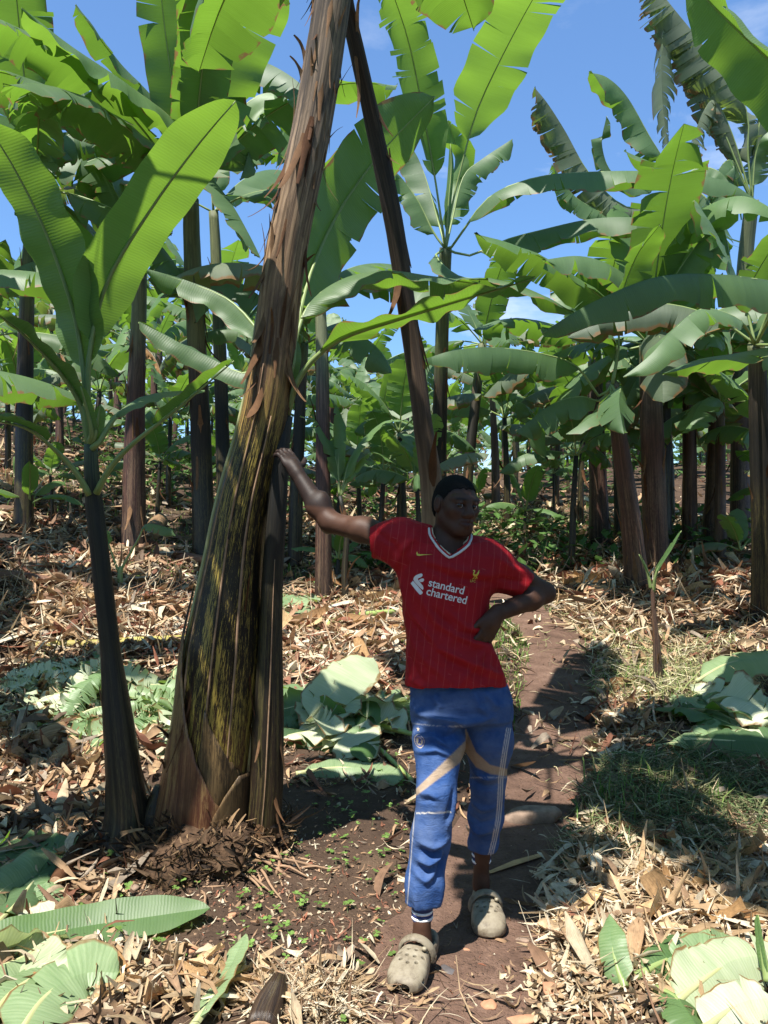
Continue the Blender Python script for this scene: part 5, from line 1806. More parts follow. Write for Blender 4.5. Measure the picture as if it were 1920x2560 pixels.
# pinstripes that lean and break, woven into the cloth
xx = mathn(nt, 'ADD', s_.outputs[0], mathn(nt, 'MULTIPLY', s_.outputs[2], -.11))
xx = mathn(nt, 'ADD', xx, mathn(nt, 'MULTIPLY', wob, .012))
fr = mathn(nt, 'FRACT', mathn(nt, 'MULTIPLY', xx, 1 / .028))
ln = mathn(nt, 'LESS_THAN', mathn(nt, 'ABSOLUTE', mathn(nt, 'SUBTRACT', fr, .5)), .040)
brk = ramp(nt, noise_n(nt, mapping(nt, geo_p, (33, .1, 7)), 1.0, 1), [(.40, 0), (.46, 1)])
zz_ = mathn(nt, 'ADD', s_.outputs[2], mathn(nt, 'MULTIPLY', s_.outputs[0], .35))
fr2 = mathn(nt, 'FRACT', mathn(nt, 'MULTIPLY', zz_, 1 / .085))
ln2 = mathn(nt, 'LESS_THAN', mathn(nt, 'ABSOLUTE', mathn(nt, 'SUBTRACT', fr2, .5)), .014)
brk2 = ramp(nt, noise_n(nt, mapping(nt, geo_p, (24, .1, 9), (3, 1, 2)), 1.0, 1), [(.60, 0), (.62, 1)])
lm = mathn(nt, 'MAXIMUM', mathn(nt, 'MULTIPLY', ln, brk), mathn(nt, 'MULTIPLY', ln2, brk2))
base = ramp(nt, noise_n(nt, geo_p, 5, 4), [(.3, (.300, .007, .013)), (.7, (.370, .010, .017))])
col = mix(nt, mathn(nt, 'MULTIPLY', lm, .15), base, (.85, .25, .2))
weave = noise_n(nt, geo_p, 900, 2)
crease = noise_n(nt, mapping(nt, geo_p, (24, 24, 30)), 1.0, 5, .6, 1.2)
pb = princ(nt, col, .72, bump(nt, mathn(nt, 'ADD', crease, mathn(nt, 'MULTIPLY', weave, .12)), .45, .007), .22)
tb = nd(nt, 'ShaderNodeBsdfTranslucent', {'Color': (.42, .012, .02, 1)}).outputs[0]
out(nt, nd(nt, 'ShaderNodeMixShader', {0: .10, 1: pb, 2: tb}).outputs[0])
MAT['shirt'] = m
shirt = link('shirt', mesh_from('shirt', SHV - MO, SHF), MAT['shirt'], MAN)
sol = shirt.modifiers.new('cloth', 'SOLIDIFY'); sol.thickness = .002; sol.offset = -1

shirt_bvh = BVHTree.FromPolygons([Vector(v) for v in SHV], [tuple(int(i) for i in q_) for q_ in SHF])


def project(bvh, x, z, off=.0018, y0=2.3):
    hit = bvh.ray_cast(Vector((x, y0, z)), Vector((0, 1, 0)), 2.0)
    return None if hit[0] is None else hit[0] + Vector((0, -off, 0))


def drape_mesh(me, place, bvh, name, mat, parent, off=.0018, cell=.006):
    """lays a flat mesh (in its own x,y) on cloth seen from the front; place maps (x,y) to world (x,z)"""
    bm = bmesh.new(); bm.from_mesh(me)
    xs = [v.co.x for v in bm.verts]; ys = [v.co.y for v in bm.verts]
    for axis, (a, b) in ((0, (min(xs), max(xs))), (1, (min(ys), max(ys)))):
        k = a + cell
        while k < b:
            no = (1, 0, 0) if axis == 0 else (0, 1, 0)
            co = (k, 0, 0) if axis == 0 else (0, k, 0)
            bmesh.ops.bisect_plane(bm, geom=bm.verts[:] + bm.edges[:] + bm.faces[:], plane_co=co, plane_no=no)
            k += cell
    bmesh.ops.triangulate(bm, faces=bm.faces[:])
    bad = []
    for v in bm.verts:
        x, z = place(v.co.x, v.co.y)
        p = project(bvh, x, z, off)
        if p is None:
            bad.append(v)
        else:
            v.co = p - Vector(MO)
    bmesh.ops.delete(bm, geom=bad, context='VERTS')
    # face the front
    bm.normal_update()
    for fa in bm.faces:
        if fa.normal.y > 0:
            fa.normal_flip()
    m2 = bpy.data.meshes.new(name); bm.to_mesh(m2); bm.free()
    return link(name, m2, mat, parent)


def text_mesh(body, size=1.0, bold=0.0, spacing=1.0, line=1.0):
    cu = bpy.data.curves.new('lettering', 'FONT')
    cu.body = body; cu.size = size; cu.offset = bold; cu.space_character = spacing; cu.space_line = line
    cu.resolution_u = 4
    ob = bpy.data.objects.new('lettering', cu)
    COL.objects.link(ob)
    dg = bpy.context.evaluated_depsgraph_get(); dg.update()
    me = bpy.data.meshes.new_from_object(ob.evaluated_get(dg))
    bpy.data.objects.remove(ob); bpy.data.curves.remove(cu)
    return me


def poly_mesh(polys):
    me = bpy.data.meshes.new('shape')
    V = []; F = []
    for p in polys:
        b = len(V)
        V += [(x, y, 0) for x, y in p]
        F.append(tuple(range(b, b + len(p))))
    me.from_pydata(V, [], F)
    return me


def pxplace(ox, oy, sx, sy=None, skx=0.0, rot=0.0):
    """flat (x,y up) -> photo pixel -> world x,z at the cloth's distance"""
    sy = sy or sx
    c, s2 = math.cos(rot), math.sin(rot)

    def g(x, y):
        X_, Y_ = x * sx, y * sy
        px = ox + X_ * c - Y_ * s2 + skx * Y_
        py = oy - (X_ * s2 + Y_ * c)
        return ((px - 960) / FPX * 2.93, CAMZ - (py - 1280) / FPX * 2.93)
    return g


MAT['print_white'] = simple('white_print', (.72, .68, .66), .5, .3)
MAT['print_gold'] = simple('gold_print', (.62, .47, .07), .5, .3)


def smooth_poly(pts, n=6, closed=True):
    P = [np.array(p, float) for p in pts]
    o = []
    k = len(P)
    for i in range(k):
        p0, p1, p2, p3 = P[(i - 1) % k], P[i], P[(i + 1) % k], P[(i + 2) % k]
        for j in range(n):
            t = j / n
            o.append(tuple(.5 * ((2 * p1) + (p2 - p0) * t + (2 * p0 - 5 * p1 + 4 * p2 - p3) * t * t + (3 * p1 - p0 - 3 * p2 + p3) * t ** 3)))
    return o


def bar(a, b, w, n=8):
    """round-ended bar"""
    a = np.array(a, float); b = np.array(b, float)
    d = unit(np.r_[b - a, 0])[:2]; nn_ = np.array((-d[1], d[0]))
    an = math.atan2(nn_[1], nn_[0])
    return [tuple(a + w * np.array((math.cos(an + math.pi * i / n), math.sin(an + math.pi * i / n)))) for i in range(n + 1)] + \
           [tuple(b + w * np.array((math.cos(an - math.pi + math.pi * i / n), math.sin(an - math.pi + math.pi * i / n)))) for i in range(n + 1)]


def px_poly(pts):
    """photo pixels -> shape coordinates used with pxplace(0,0,1) (y up)"""
    return [(x, -y) for x, y in pts]


ROT = -R(13.5)
tm = text_mesh('standard\nchartered', 1.0, .012, .98, .78)
drape_mesh(tm, pxplace(1069, 1464, 27.0, 28.5, 0, ROT), shirt_bvh, 'lettering', MAT['print_white'], shirt, cell=.16)
# ribbon sign left of the lettering: a hooked bar, a leaf-shaped bar and a small drop
logo = [bar((1037, -1459), (1055, -1477.5), 5.6), bar((1036, -1452), (1041, -1445), 5.4), bar((1040, -1442), (1051.5, -1437.5), 4.6),
        bar((1031, -1459), (1050, -1482), 4.8)]
logo = [px_poly([(1034, 1447), (1038, 1440), (1046, 1435.5), (1053, 1433.5), (1056, 1436), (1055.5, 1440), (1051, 1443.5), (1046.5, 1445.5), (1045, 1449), (1056, 1463), (1058.5, 1470), (1056, 1474), (1046, 1465), (1036, 1454)]),
        px_poly([(1031, 1455.5), (1034, 1454), (1055, 1478), (1056, 1483), (1052, 1486), (1047, 1484), (1028.5, 1461.5), (1028.5, 1458)]),
        px_poly([(1047, 1450.5), (1053, 1446.5), (1058, 1446), (1060, 1449.5), (1057, 1454), (1051.5, 1454.5)])]
drape_mesh(poly_mesh([smooth_poly(p, 3) for p in logo]), pxplace(0, 0, 1), shirt_bvh, 'ribbon_mark', MAT['print_white'], shirt, cell=3)
sw = px_poly([(1043, 1379), (1041, 1384), (1042.5, 1389), (1048, 1390), (1060, 1388), (1082, 1386), (1062, 1386), (1051, 1386), (1045, 1384.5)])
drape_mesh(poly_mesh([sw]), pxplace(0, 0, 1), shirt_bvh, 'tick_mark', MAT['print_gold'], shirt, cell=4)
bird = [px_poly([(1181.5, 1426), (1184, 1424.3), (1187, 1425), (1188, 1427.5), (1186, 1430), (1184.5, 1433), (1187, 1436), (1191, 1434), (1195, 1429), (1198.5, 1424.5), (1197.5, 1431), (1195, 1436.5), (1192, 1440.5), (1188, 1441.5), (1183.5, 1439.5), (1181.5, 1435.5), (1182.5, 1431), (1185, 1428), (1183.5, 1427.2)]),
        bar((1186, -1441), (1184.5, -1446), .9, 4), bar((1184.5, -1446), (1181.5, -1447.5), .8, 4), bar((1190, -1441), (1190, -1447), .9, 4), bar((1190, -1447), (1187, -1447.5), .8, 4), bar((1190.5, -1441), (1193, -1446), .9, 4)]
drape_mesh(poly_mesh(bird), pxplace(0, 0, 1), shirt_bvh, 'bird_crest', MAT['print_gold'], shirt, cell=3)
drape_mesh(text_mesh('LFC', 1.0, .01, 1.05), pxplace(1175.5, 1455, 8.2, 8.2, 0, -R(6)), shirt_bvh, 'crest_lettering', MAT['print_gold'], shirt, cell=.4)

# ribbed collar in three stripes
MAT['collar_white'] = simple('collar_white', (.62, .60, .56), .8, .2)
MAT['collar_red'] = simple('collar_red', (.42, .02, .02), .8, .2)
MAT['collar_cream'] = simple('collar_cream', (.60, .52, .36), .8, .2)
nkc = np.array((nk[0], nk[1]))
for off, r_, mt in ((.0125, .0048, 'collar_white'), (.0058, .0042, 'collar_red'), (.0005, .0036, 'collar_cream')):
    pts = []
    VB = [(1083, 1322), (1084, 1335), (1092, 1350), (1104, 1367), (1123, 1389 - 4), (1143, 1374), (1161, 1361), (1173, 1349), (1177, 1338)]
    Q = catmull([(*p, 0) for p in VB[:5]], 24)[:-1].tolist() + catmull([(*p, 0) for p in VB[4:]], 24).tolist()
    Q = np.array(Q)
    for i, p in enumerate(Q):
        t = unit(Q[min(i + 1, len(Q) - 1)] - Q[max(i - 1, 0)])
        nn_ = np.array((-t[1], t[0]))
        pp = p[:2] + nn_ * off / .0015
        x, z = (pp[0] - 960) / FPX * 2.95, CAMZ - (pp[1] - 1280) / FPX * 2.95
        h_ = project(shirt_bvh, x, z, .0035)
        if h_ is not None and h_.y < 3.05:
            pts.append(np.array(h_))
        else:
            # beside the neck: follow the opening backwards
            pts.append(np.array((x, 3.0 + max(0, (1350 - pp[1])) * .0018, z)))
    a, b = pts[0], pts[-1]
    back = [nk_ for nk_ in [np.array((nk[0] + math.cos(q) * (.068 + off), nk[1] + math.sin(q) * (.068 + off), 1.497 + .012 * math.sin(q))) for q in np.linspace(R(160), R(20), 9)]]
    mb = MB()
    mb.tube([p - MO for p in (back[::-1] + pts)] if back[0][0] > back[-1][0] and False else [p - MO for p in pts], [r_] * len(pts), 6)
    mb.tube([p - MO for p in [a] + back + [b]], [r_] * (len(back) + 2), 6)
    link('collar', mb.mesh('collar'), MAT[mt], shirt)

# ---------------------------------------------------------------- trousers
tr = SDF()
tr.loft([.80, .86, .92, .96, 1.0], [.295, .295, .285, .28, .28], [.185, .195, .188, .17, .15], [3.05] * 5, [.125, .128, .122, .112, .10], 2.3, .04)
tr.chain([P3(1093, 1790, 3.03), P3(1097, 1850, 2.98), P3(1091, 1985, 2.875), P3(1076, 2095, 2.845), P3(1058, 2215, 2.825), P3(1054, 2272, 2.815)], [.095, .092, .067, .068, .061, .0585], .03)
tr.chain([P3(1214, 1790, 3.055), P3(1222, 1850, 3.06), P3(1220, 1955, 3.10), P3(1216, 2040, 3.145), P3(1207, 2110, 3.185), P3(1203, 2136, 3.195)], [.098, .090, .064, .066, .054, .046], .03)
Fv, lo_ = tr.eval((.02, 2.68, .06), (.54, 3.32, .99), .005)
X, Y, Z = [(lo_[i] + .005 * np.arange(Fv.shape[i])).reshape([-1 if j == i else 1 for j in range(3)]) for i in range(3)]
hemR, hemL = P3(1054, 2257, 2.815)[2], P3(1203, 2120, 3.195)[2]
Fv = np.maximum(Fv, np.where(Y < 3.02, hemR - Z, -1))
Fv = np.maximum(Fv, np.where((Y >= 3.02) & (Z < .5), hemL - Z, -1))
V, F = surfnets(Fv, lo_, .005)
V = relax(V, F, 2, .45)
N = normals(V, F)
front = np.clip(-N[:, 1] * 1.4 + .1, 0, 1)
tf = [
    (((1030, 1770), (1090, 1782), (1150, 1790), (1230, 1780)), .012, 10), (((1040, 1805), (1110, 1818), (1180, 1808)), -.010, 11),
    (((1180, 1720), (1190, 1750), (1215, 1775)), .007, 8), (((1205, 1715), (1225, 1745), (1240, 1760)), .007, 8), (((1080, 1725), (1095, 1750), (1090, 1772)), .006, 8),
    (((1036, 1825), (1080, 1815), (1110, 1835)), .008, 6), (((1036, 1845), (1080, 1832), (1115, 1850)), -.006, 6), (((1040, 1858), (1085, 1846), (1120, 1862)), .007, 6),
    (((1042, 1940), (1065, 1935), (1090, 1945)), .005, 6), (((1045, 1955), (1068, 1948), (1080, 1952)), -.004, 5),
    (((1125, 1930), (1115, 1965), (1105, 2000)), -.006, 6), (((1128, 1955), (1120, 1990), (1108, 2015)), .005, 6),
    (((1042, 2040), (1075, 2050), (1110, 2042)), .007, 7), (((1038, 2058), (1072, 2070), (1105, 2055)), -.010, 8), (((1036, 2078), (1065, 2088), (1098, 2070)), .008, 7),
    (((1034, 2095), (1060, 2105), (1090, 2082)), -.007, 7), (((1032, 2110), (1055, 2125), (1080, 2105)), .008, 7), (((1110, 2050), (1095, 2090), (1075, 2125)), -.008, 7),
    (((1115, 2070), (1100, 2130), (1085, 2200), (1062, 2260)), .008, 9), (((1118, 2130), (1108, 2200), (1090, 2262)), -.008, 9), (((1030, 2140), (1036, 2200), (1040, 2250)), .005, 7),
    (((1022, 2255), (1040, 2262), (1060, 2250)), -.005, 6), (((1060, 2262), (1080, 2248), (1096, 2240)), .006, 6),
    (((1180, 1930), (1210, 1945), (1250, 1940)), .006, 8), (((1178, 1960), (1210, 1970), (1250, 1962)), -.006, 8), (((1180, 2020), (1210, 2035), (1245, 2022)), .006, 8),
    (((1176, 2060), (1205, 2075), (1240, 2060)), -.006, 8), (((1176, 2090), (1205, 2102), (1232, 2090)), .006, 7),
]
V = V + N * (fold_lines(V, tf) * front * 2.1)[:, None]
V = V + N * ((gnoise(V, 13, 5) * .0055 + gnoise(V, 31, 2) * .0022)[:, None])
V = relax(V, F, 1, .3)
TV, TF = V, F
px = 960 + V[:, 0] / V[:, 1] * FPX; py = 1280 - (V[:, 2] - CAMZ) / V[:, 1] * FPX


def band(x0, y0a, y0b, x1, y1a, y1b):
    """0..1 inside the strip whose upper edge runs (x0,y0a)-(x1,y1a) and lower edge (x0,y0b)-(x1,y1b)"""
    t = (px - x0) / (x1 - x0)
    ua = y0a + (y1a - y0a) * t; ub = y0b + (y1b - y0b) * t
    return np.clip(np.minimum(py - ua, ub - py) / 3 + .5, 0, 1)


leftleg = px < 1164
tan = band(1040, 1972, 1990, 1130, 1885, 1922) * (leftleg & (py > 1850) & (N[:, 1] < .35))
tan2 = np.where(px < 1190, band(1163, 1818, 1880, 1190, 1880, 1918), np.where(px < 1225, band(1190, 1880, 1918, 1225, 1912, 1935), band(1225, 1912, 1935, 1262, 1921, 1940)))
tan = np.maximum(tan, tan2 * (~leftleg & (py > 1815) & (N[:, 1] < .35)))
seam_ = np.zeros(len(V))
seam_ = np.maximum(seam_, np.clip(1.4 - np.abs(py - (2033 + 3.0 * np.sin((px - 1042) * .02) - (px - 1042) * .08)) / 1.6, 0, 1) * (leftleg & (px > 1040) & (px < 1126)))
seam_ = np.maximum(seam_, .45 * np.clip(1.2 - np.abs(py - (1808 + 8 * np.sin((px - 1030) / 60))) / 1.4, 0, 1) * (px < 1164))
seam_ = np.maximum(seam_, .45 * np.clip(1.2 - np.abs(py - 1944) / 1.4, 0, 1) * (~leftleg))
sx = (px - np.interp(py, [1820, 1880, 1945, 2000, 2050, 2100, 2140], [1272, 1262, 1252, 1250, 1246, 1236, 1226]))
for k_ in (-5, 0, 5):
    seam_ = np.maximum(seam_, .8 * np.clip(1.2 - np.abs(sx - k_) / 1.5, 0, 1) * (~leftleg & (py > 1820) & (N[:, 1] < .5)))
sx = (px - np.interp(py, [1850, 1950, 2050, 2150, 2272], [1036, 1042, 1036, 1028, 1018]))
seam_ = np.maximum(seam_, .6 * np.clip(1.2 - np.abs(sx + 1) / 1.5, 0, 1) * (leftleg & (py > 2000)))
dust = np.clip((CAMZ - V[:, 2] - .85) / .5, 0, 1)
m, nt = new_mat('blue_trousers')
tc = nd(nt, 'ShaderNodeTexCoord')
ob_ = tc.outputs['Object']
n = noise_n(nt, ob_, 16, 5, .6)
n2 = noise_n(nt, ob_, 4, 3)
col = ramp(nt, n, [(.25, (.018, .052, .165)), (.75, (.040, .100, .275))])
dk = ramp(nt, mathn(nt, 'ADD', mathn(nt, 'MULTIPLY', n2, .6), mathn(nt, 'MULTIPLY', n, .5)), [(.45, 0), (.80, .50)])
col = mix(nt, dk, col, (.12, .135, .165))
a1 = nd(nt, 'ShaderNodeAttribute', attribute_name='tan').outputs['Fac']
col = mix(nt, a1, col, ramp(nt, n, [(.3, (.24, .175, .12)), (.7, (.36, .275, .20))]))
a2 = nd(nt, 'ShaderNodeAttribute', attribute_name='seam').outputs['Fac']
col = mix(nt, a2, col, (.58, .54, .48))
crease = noise_n(nt, mapping(nt, ob_, (26, 26, 60)), 1.0, 5, .6, 1.2)
out(nt, princ(nt, col, .78, bump(nt, mathn(nt, 'ADD', crease, mathn(nt, 'MULTIPLY', noise_n(nt, ob_, 500, 2), .15)), .55, .008), .2))
MAT['trousers'] = m
trousers = link('trousers', mesh_from('trousers', TV - MO, TF, val={'tan': tan, 'seam': seam_}), MAT['trousers'], MAN)
tr_bvh = BVHTree.FromPolygons([Vector(v) for v in TV], [tuple(int(i) for i in q_) for q_ in TF])


def ring_poly(cx, cy, r0, r1, n=28):
    P = []
    for i in range(n):
        a, b = 2 * math.pi * i / n, 2 * math.pi * (i + 1) / n
        P.append([(cx + r0 * math.cos(a), cy + r0 * math.sin(a)), (cx + r1 * math.cos(a), cy + r1 * math.sin(a)), (cx + r1 * math.cos(b), cy + r1 * math.sin(b)), (cx + r0 * math.cos(b), cy + r0 * math.sin(b))])
    return P


def trplace(x, y):
    return ((x - 960) / FPX * 2.90, CAMZ - (-y - 1280) / FPX * 2.90)


MAT['badge_blue'] = simple('badge_blue', (.03, .06, .25), .6, .3)
MAT['badge_tan'] = simple('badge_tan', (.48, .40, .30), .6, .3)
bx, by = 1049, -1856
circ = lambda r, n=28: [(bx + r * math.cos(2 * math.pi * i / n), by + r * 1.28 * math.sin(2 * math.pi * i / n)) for i in range(n)]
ringp = lambda r0, r1: [[(p[0], by + (p[1] - by) * 1.28) for p in q_] for q_ in ring_poly(bx, by, r0, r1)]
badge = drape_mesh(poly_mesh([circ(12.6)]), trplace, tr_bvh, 'badge', MAT['badge_tan'], trousers, .0018, 4)
drape_mesh(poly_mesh(ringp(8.2, 11.4)), trplace, tr_bvh, 'badge_ring', MAT['badge_blue'], badge, .0028, 5)
lion = [px_poly([(1046, 1849), (1049, 1847), (1051, 1850), (1053, 1848), (1054, 1852), (1051, 1855), (1053, 1858), (1052, 1863), (1049.5, 1859), (1047, 1864), (1045.5, 1859), (1047.5, 1856), (1045, 1853), (1047.5, 1852)])]
drape_mesh(poly_mesh(lion), trplace, tr_bvh, 'badge_lion', MAT['badge_blue'], badge, .0028, 4)
star = [(1046.5 + (5 if k % 2 == 0 else 1.8) * math.sin(math.pi * k / 5), -1831 + (6.0 if k % 2 == 0 else 2.2) * math.cos(math.pi * k / 5)) for k in range(10)]
drape_mesh(poly_mesh([star]), trplace, tr_bvh, 'badge_star', MAT['badge_tan'], trousers, .0018, 4)
# small ring of marks between the badge's rings, standing for its border lettering
tick = []
for k in range(18):
    a = 2 * math.pi * k / 18
    tick.append(bar((bx + 9.2 * math.cos(a), by + 11.8 * math.sin(a)), (bx + 10.4 * math.cos(a), by + 13.2 * math.sin(a)), .45, 3))
drape_mesh(poly_mesh(tick), trplace, tr_bvh, 'badge_border', MAT['badge_tan'], badge, .0036, 5)

MAT['cuff_white'] = simple('cuff_white', (.70, .70, .72), .8, .2)
MAT['cuff_navy'] = simple('cuff_navy', (.03, .04, .12), .8, .2)
for ank, pys, Yc, cxp, rc in (('R', (2250, 2272, 2279, 2287, 2295), 2.81, 1055.5, .0375), ('L', (2110, 2132, 2139, 2147, 2154), 3.20, 1203.5, .0375)):
    cu = None
    for k in range(4):
        p0, p1 = P3(cxp, pys[k], Yc), P3(cxp, pys[k + 1], Yc)
        mb = MB()
        mb.tube([p0 - MO, (p0 + p1) / 2 - MO, p1 - MO], [rc - .001, rc + .0015, rc - .001], 24)
        o = mb.build('cuff', MAT['cuff_navy' if k % 2 == 0 else 'cuff_white'], trousers)
    mb = MB()
    p0 = P3(cxp, pys[4], Yc)
    mb.tube([p0 - MO, p0 - MO - np.array((0, 0, .006))], [rc, rc - .003], 24)
    mb.build('cuff', MAT['cuff_navy'], trousers)

# ---------------------------------------------------------------- clogs
m, nt = new_mat('clog_rubber')
tc = nd(nt, 'ShaderNodeTexCoord')
n = noise_n(nt, tc.outputs['Object'], 22, 5, .65)
n2 = noise_n(nt, tc.outputs['Object'], 90, 3)
col = ramp(nt, n, [(.30, (.085, .064, .042)), (.48, (.205, .172, .120)), (.72, (.28, .245, .178))])
gz = nd(nt, 'ShaderNodeSeparateXYZ', {0: tc.outputs['Object']}).outputs[2]
mud = mathn(nt, 'MULTIPLY', ramp(nt, mathn(nt, 'ADD', gz, mathn(nt, 'MULTIPLY', n, .05)), [(.02, 1.0), (.075, 0.0)]), .75)
col = mix(nt, mud, col, (.14, .10, .072))
out(nt, princ(nt, col, .6, bump(nt, n2, .2, .002), .35))
MAT['clog'] = m
MAT['hole'] = simple('hole_dark', (.02, .016, .012), .9, .1)


def clog(toe, heel, zg, name='shoe', pitch=0.0):
    toe = np.array(toe); heel = np.array(heel)
    fw = unit(np.array((toe[0] - heel[0], toe[1] - heel[1], 0))); rt = np.array((fw[1], -fw[0], 0.0)); c = (toe + heel) / 2
    Lh = np.linalg.norm((toe - heel)[:2]) / 2
    s = SDF()
    k = Lh / .145
    ys = np.array([-.148, -.135, -.10, -.05, 0, .04, .08, .11, .13, .142, .150]) * k
    w = np.array([.012, .030, .037, .036, .042, .052, .0570, .0550, .046, .032, .010])
    top = np.array([.060, .064, .062, .058, .088, .086, .075, .064, .054, .044, .030])
    flr = np.array([.004, 0, 0, .002, .002, 0, 0, .002, .006, .011, .016])

    def body(X, Y, Z):
        W_ = np.interp(Y, ys, w); T_ = np.interp(Y, ys, top); B_ = np.interp(Y, ys, flr)
        zm = (T_ + B_) / 2; hz = (T_ - B_) / 2
        ww = W_ * (1 + .06 * np.clip((.022 - Z) / .01, 0, 1))
        q = (np.abs(X / ww) ** 2.7 + np.abs((Z - zm) / hz) ** 2.7) ** (1 / 2.7)
        return np.maximum((q - 1) * np.minimum(W_, hz) * .85, np.abs(Y) - .149 * k)
    s.add(body, (-.07, -.15 * k, -.005), (.07, .15 * k, .10), .008)
    # mouth of the shoe
    s.ell((0, -.062 * k, .075), (.030, .068 * k, .052), None, .006, 'd')
    for yy in (.098, .112):                                            # toe rim lines
        s.cap((-.05, yy * k, .030), (0, (yy + .022) * k, .046), .0032, .0032, .002)
        s.cap((.05, yy * k, .030), (0, (yy + .022) * k, .046), .0032, .0032, .002)
    s.cap((-.05, .02 * k, .017), (-.045, .10 * k, .017), .003, .003, .003, 'd')
    s.cap((.05, .02 * k, .017), (.045, .10 * k, .017), .003, .003, .003, 'd')
    holes = [(-.030, .030), (-.010, .036), (.012, .036), (.031, .028), (-.036, .054), (-.013, .060), (.010, .060), (.033, .052), (-.024, .080), (.000, .086), (.024, .078)]
    for hx, hy in holes:
        s.cap((hx, hy * k, .05), (hx * 1.05, hy * k, .14), .0052, .0052, .002, 'd')
    for sg in (-1, 1):
        s.cap((sg * .03, .108 * k, .036), (sg * .09, .108 * k, .036), .0055, .0055, .002, 'd')
    V, F = s.mesh((-.075, -.16, -.01), (.075, .16, .13), .0025)
    V = relax(V, F, 1, .3)
    st = SDF()
    pts = [(math.cos(a) * .0475, -.006 * k + .012 * math.sin(a), .052 + math.sin(a) * .050) for a in np.linspace(R(-12), R(192), 40)]
    for a, b in zip(pts[:-1], pts[1:]):
        st.cap(a, b, .0110, .0110, .0004, sc=(1, .55, 1))
    st_in = SDF()
    Fs, lo2 = st.eval((-.08, -.06, 0), (.08, .06, .14), .0025)
    Xs, Ys, Zs = [(lo2[i] + .0025 * np.arange(Fs.shape[i])).reshape([-1 if j == i else 1 for j in range(3)]) for i in range(3)]
    Fs = np.maximum(Fs, .0 - (np.sqrt((Xs / .0465) ** 2 + (np.maximum(Zs - .052, 0) / .049) ** 2) - 1) * .046)
    V2, F2 = surfnets(Fs, lo2, .0025)
    V2 = relax(V2, F2, 1, .3)
    cp, sp = math.cos(pitch), math.sin(pitch)

    def tw(V):
        V = np.asarray(V, float) * np.array((1.16, 1.0, 1.12))
        y, z = V[:, 1] * cp - V[:, 2] * sp, V[:, 1] * sp + V[:, 2] * cp
        return V[:, [0]] * rt + y[:, None] * fw + np.stack([np.zeros(len(V)), np.zeros(len(V)), z], 1)
    loc = Vector((c[0], c[1], zg))
    o = link(name, mesh_from(name, tw(V), F), MAT['clog'], MAN, loc - Vector(MO))
    link('strap', mesh_from('strap', tw(V2), F2), MAT['clog'], o)
    # rivets and raised letters on the strap, dark insole seen through the holes
    for sg in (-1, 1):
        mb = MB()
        mb.tube([(sg * .050, -.006, .050), (sg * .0585, -.006, .050)], [.007, .0065], 12)
        link('rivet', mesh_from('rivet', tw(mb.V), mb.F), MAT['print_white'] if False else MAT['clog'], o)
    mb = MB()
    mb.tube([(-.033, .03 * k, .085), (-.033, .03 * k, .094)], [.0075, .006], 12)
    link('stud', mesh_from('stud', tw(mb.V), mb.F), MAT['stud'], o)
    tm = text_mesh('crocs', 1.0, .01, 1.25)
    bm = bmesh.new(); bm.from_mesh(tm)
    bmesh.ops.triangulate(bm, faces=bm.faces[:])
    vv = np.array([v.co[:] for v in bm.verts]); ff = [tuple(v.index for v in fa.verts) for fa in bm.faces]; bm.free()
    a = R(90) - (vv[:, 0] - 1.35) * .22 * -1 * -1
    rr_ = .0625
    yy = .0035 + (vv[:, 1] - .3) * -.0
    W = np.stack([np.cos(a) * (.0475 + .0118), -.006 * k + .0195 + 0 * a, .052 + np.sin(a) * (.050 + .0060) + (vv[:, 1] - .3) * .011], 1)
    W[:, 1] = -.006 * k + .012 * np.sin(a) + .0078
    W[:, 0] = np.cos(a) * .0520 * (-1 if fw[1] > 0 else 1) * -1
    link('strap_lettering', mesh_from('strap_lettering', tw(W), ff, smooth=False), MAT['letter'], o)
    return o


MAT['stud'] = simple('stud_metal', (.30, .26, .18), .35, .5)
MAT['letter'] = simple('raised_letter', (.16, .145, .11), .6, .3)
tF = P3(1016, 2470, 2.62); hF = P3(1062, 2375, 2.885)
clog((tF[0] - .018, 2.590, 0), (hF[0] + .022, 2.890, 0), H(.09, 2.72) + .002)
tB = P3(1222, 2300, 3.0); hB = P3(1204, 2230, 3.26)
clog((tB[0] + .004, 2.965, 0), (hB[0] - .004, 3.262, 0), H(.39, 3.12) + .002)


# ------------------------------------------------------------------ what lies on the ground
def base_h_np(x, y):
    sp = lambda q, w: w * np.log1p(np.exp(np.minimum(40, q / w)))
    ss = lambda a, b, q: (lambda t: t * t * (3 - 2 * t))(np.clip((q - a) / (b - a), 0, 1))
    h = 0.15 * sp(y - 3.9, 0.45) - 0.05 * sp(y - 45, 6)
    h = h + 0.20 * sp(-x - 1.0, 0.5) * ss(4.0, 7.5, y) * (1 - 0.6 * ss(8, 30, -x)) + 0.05 * sp(x - 3.0, 0.6) * ss(5, 9, y)
    h = h + 0.12 * np.exp(-((x + 0.80) ** 2 / 0.30 + (y - 3.62) ** 2 / 0.20)) + 0.05 * np.exp(-((x + 0.2) ** 2 / 0.5 + (y - 2.6) ** 2 / 0.3))
    return h


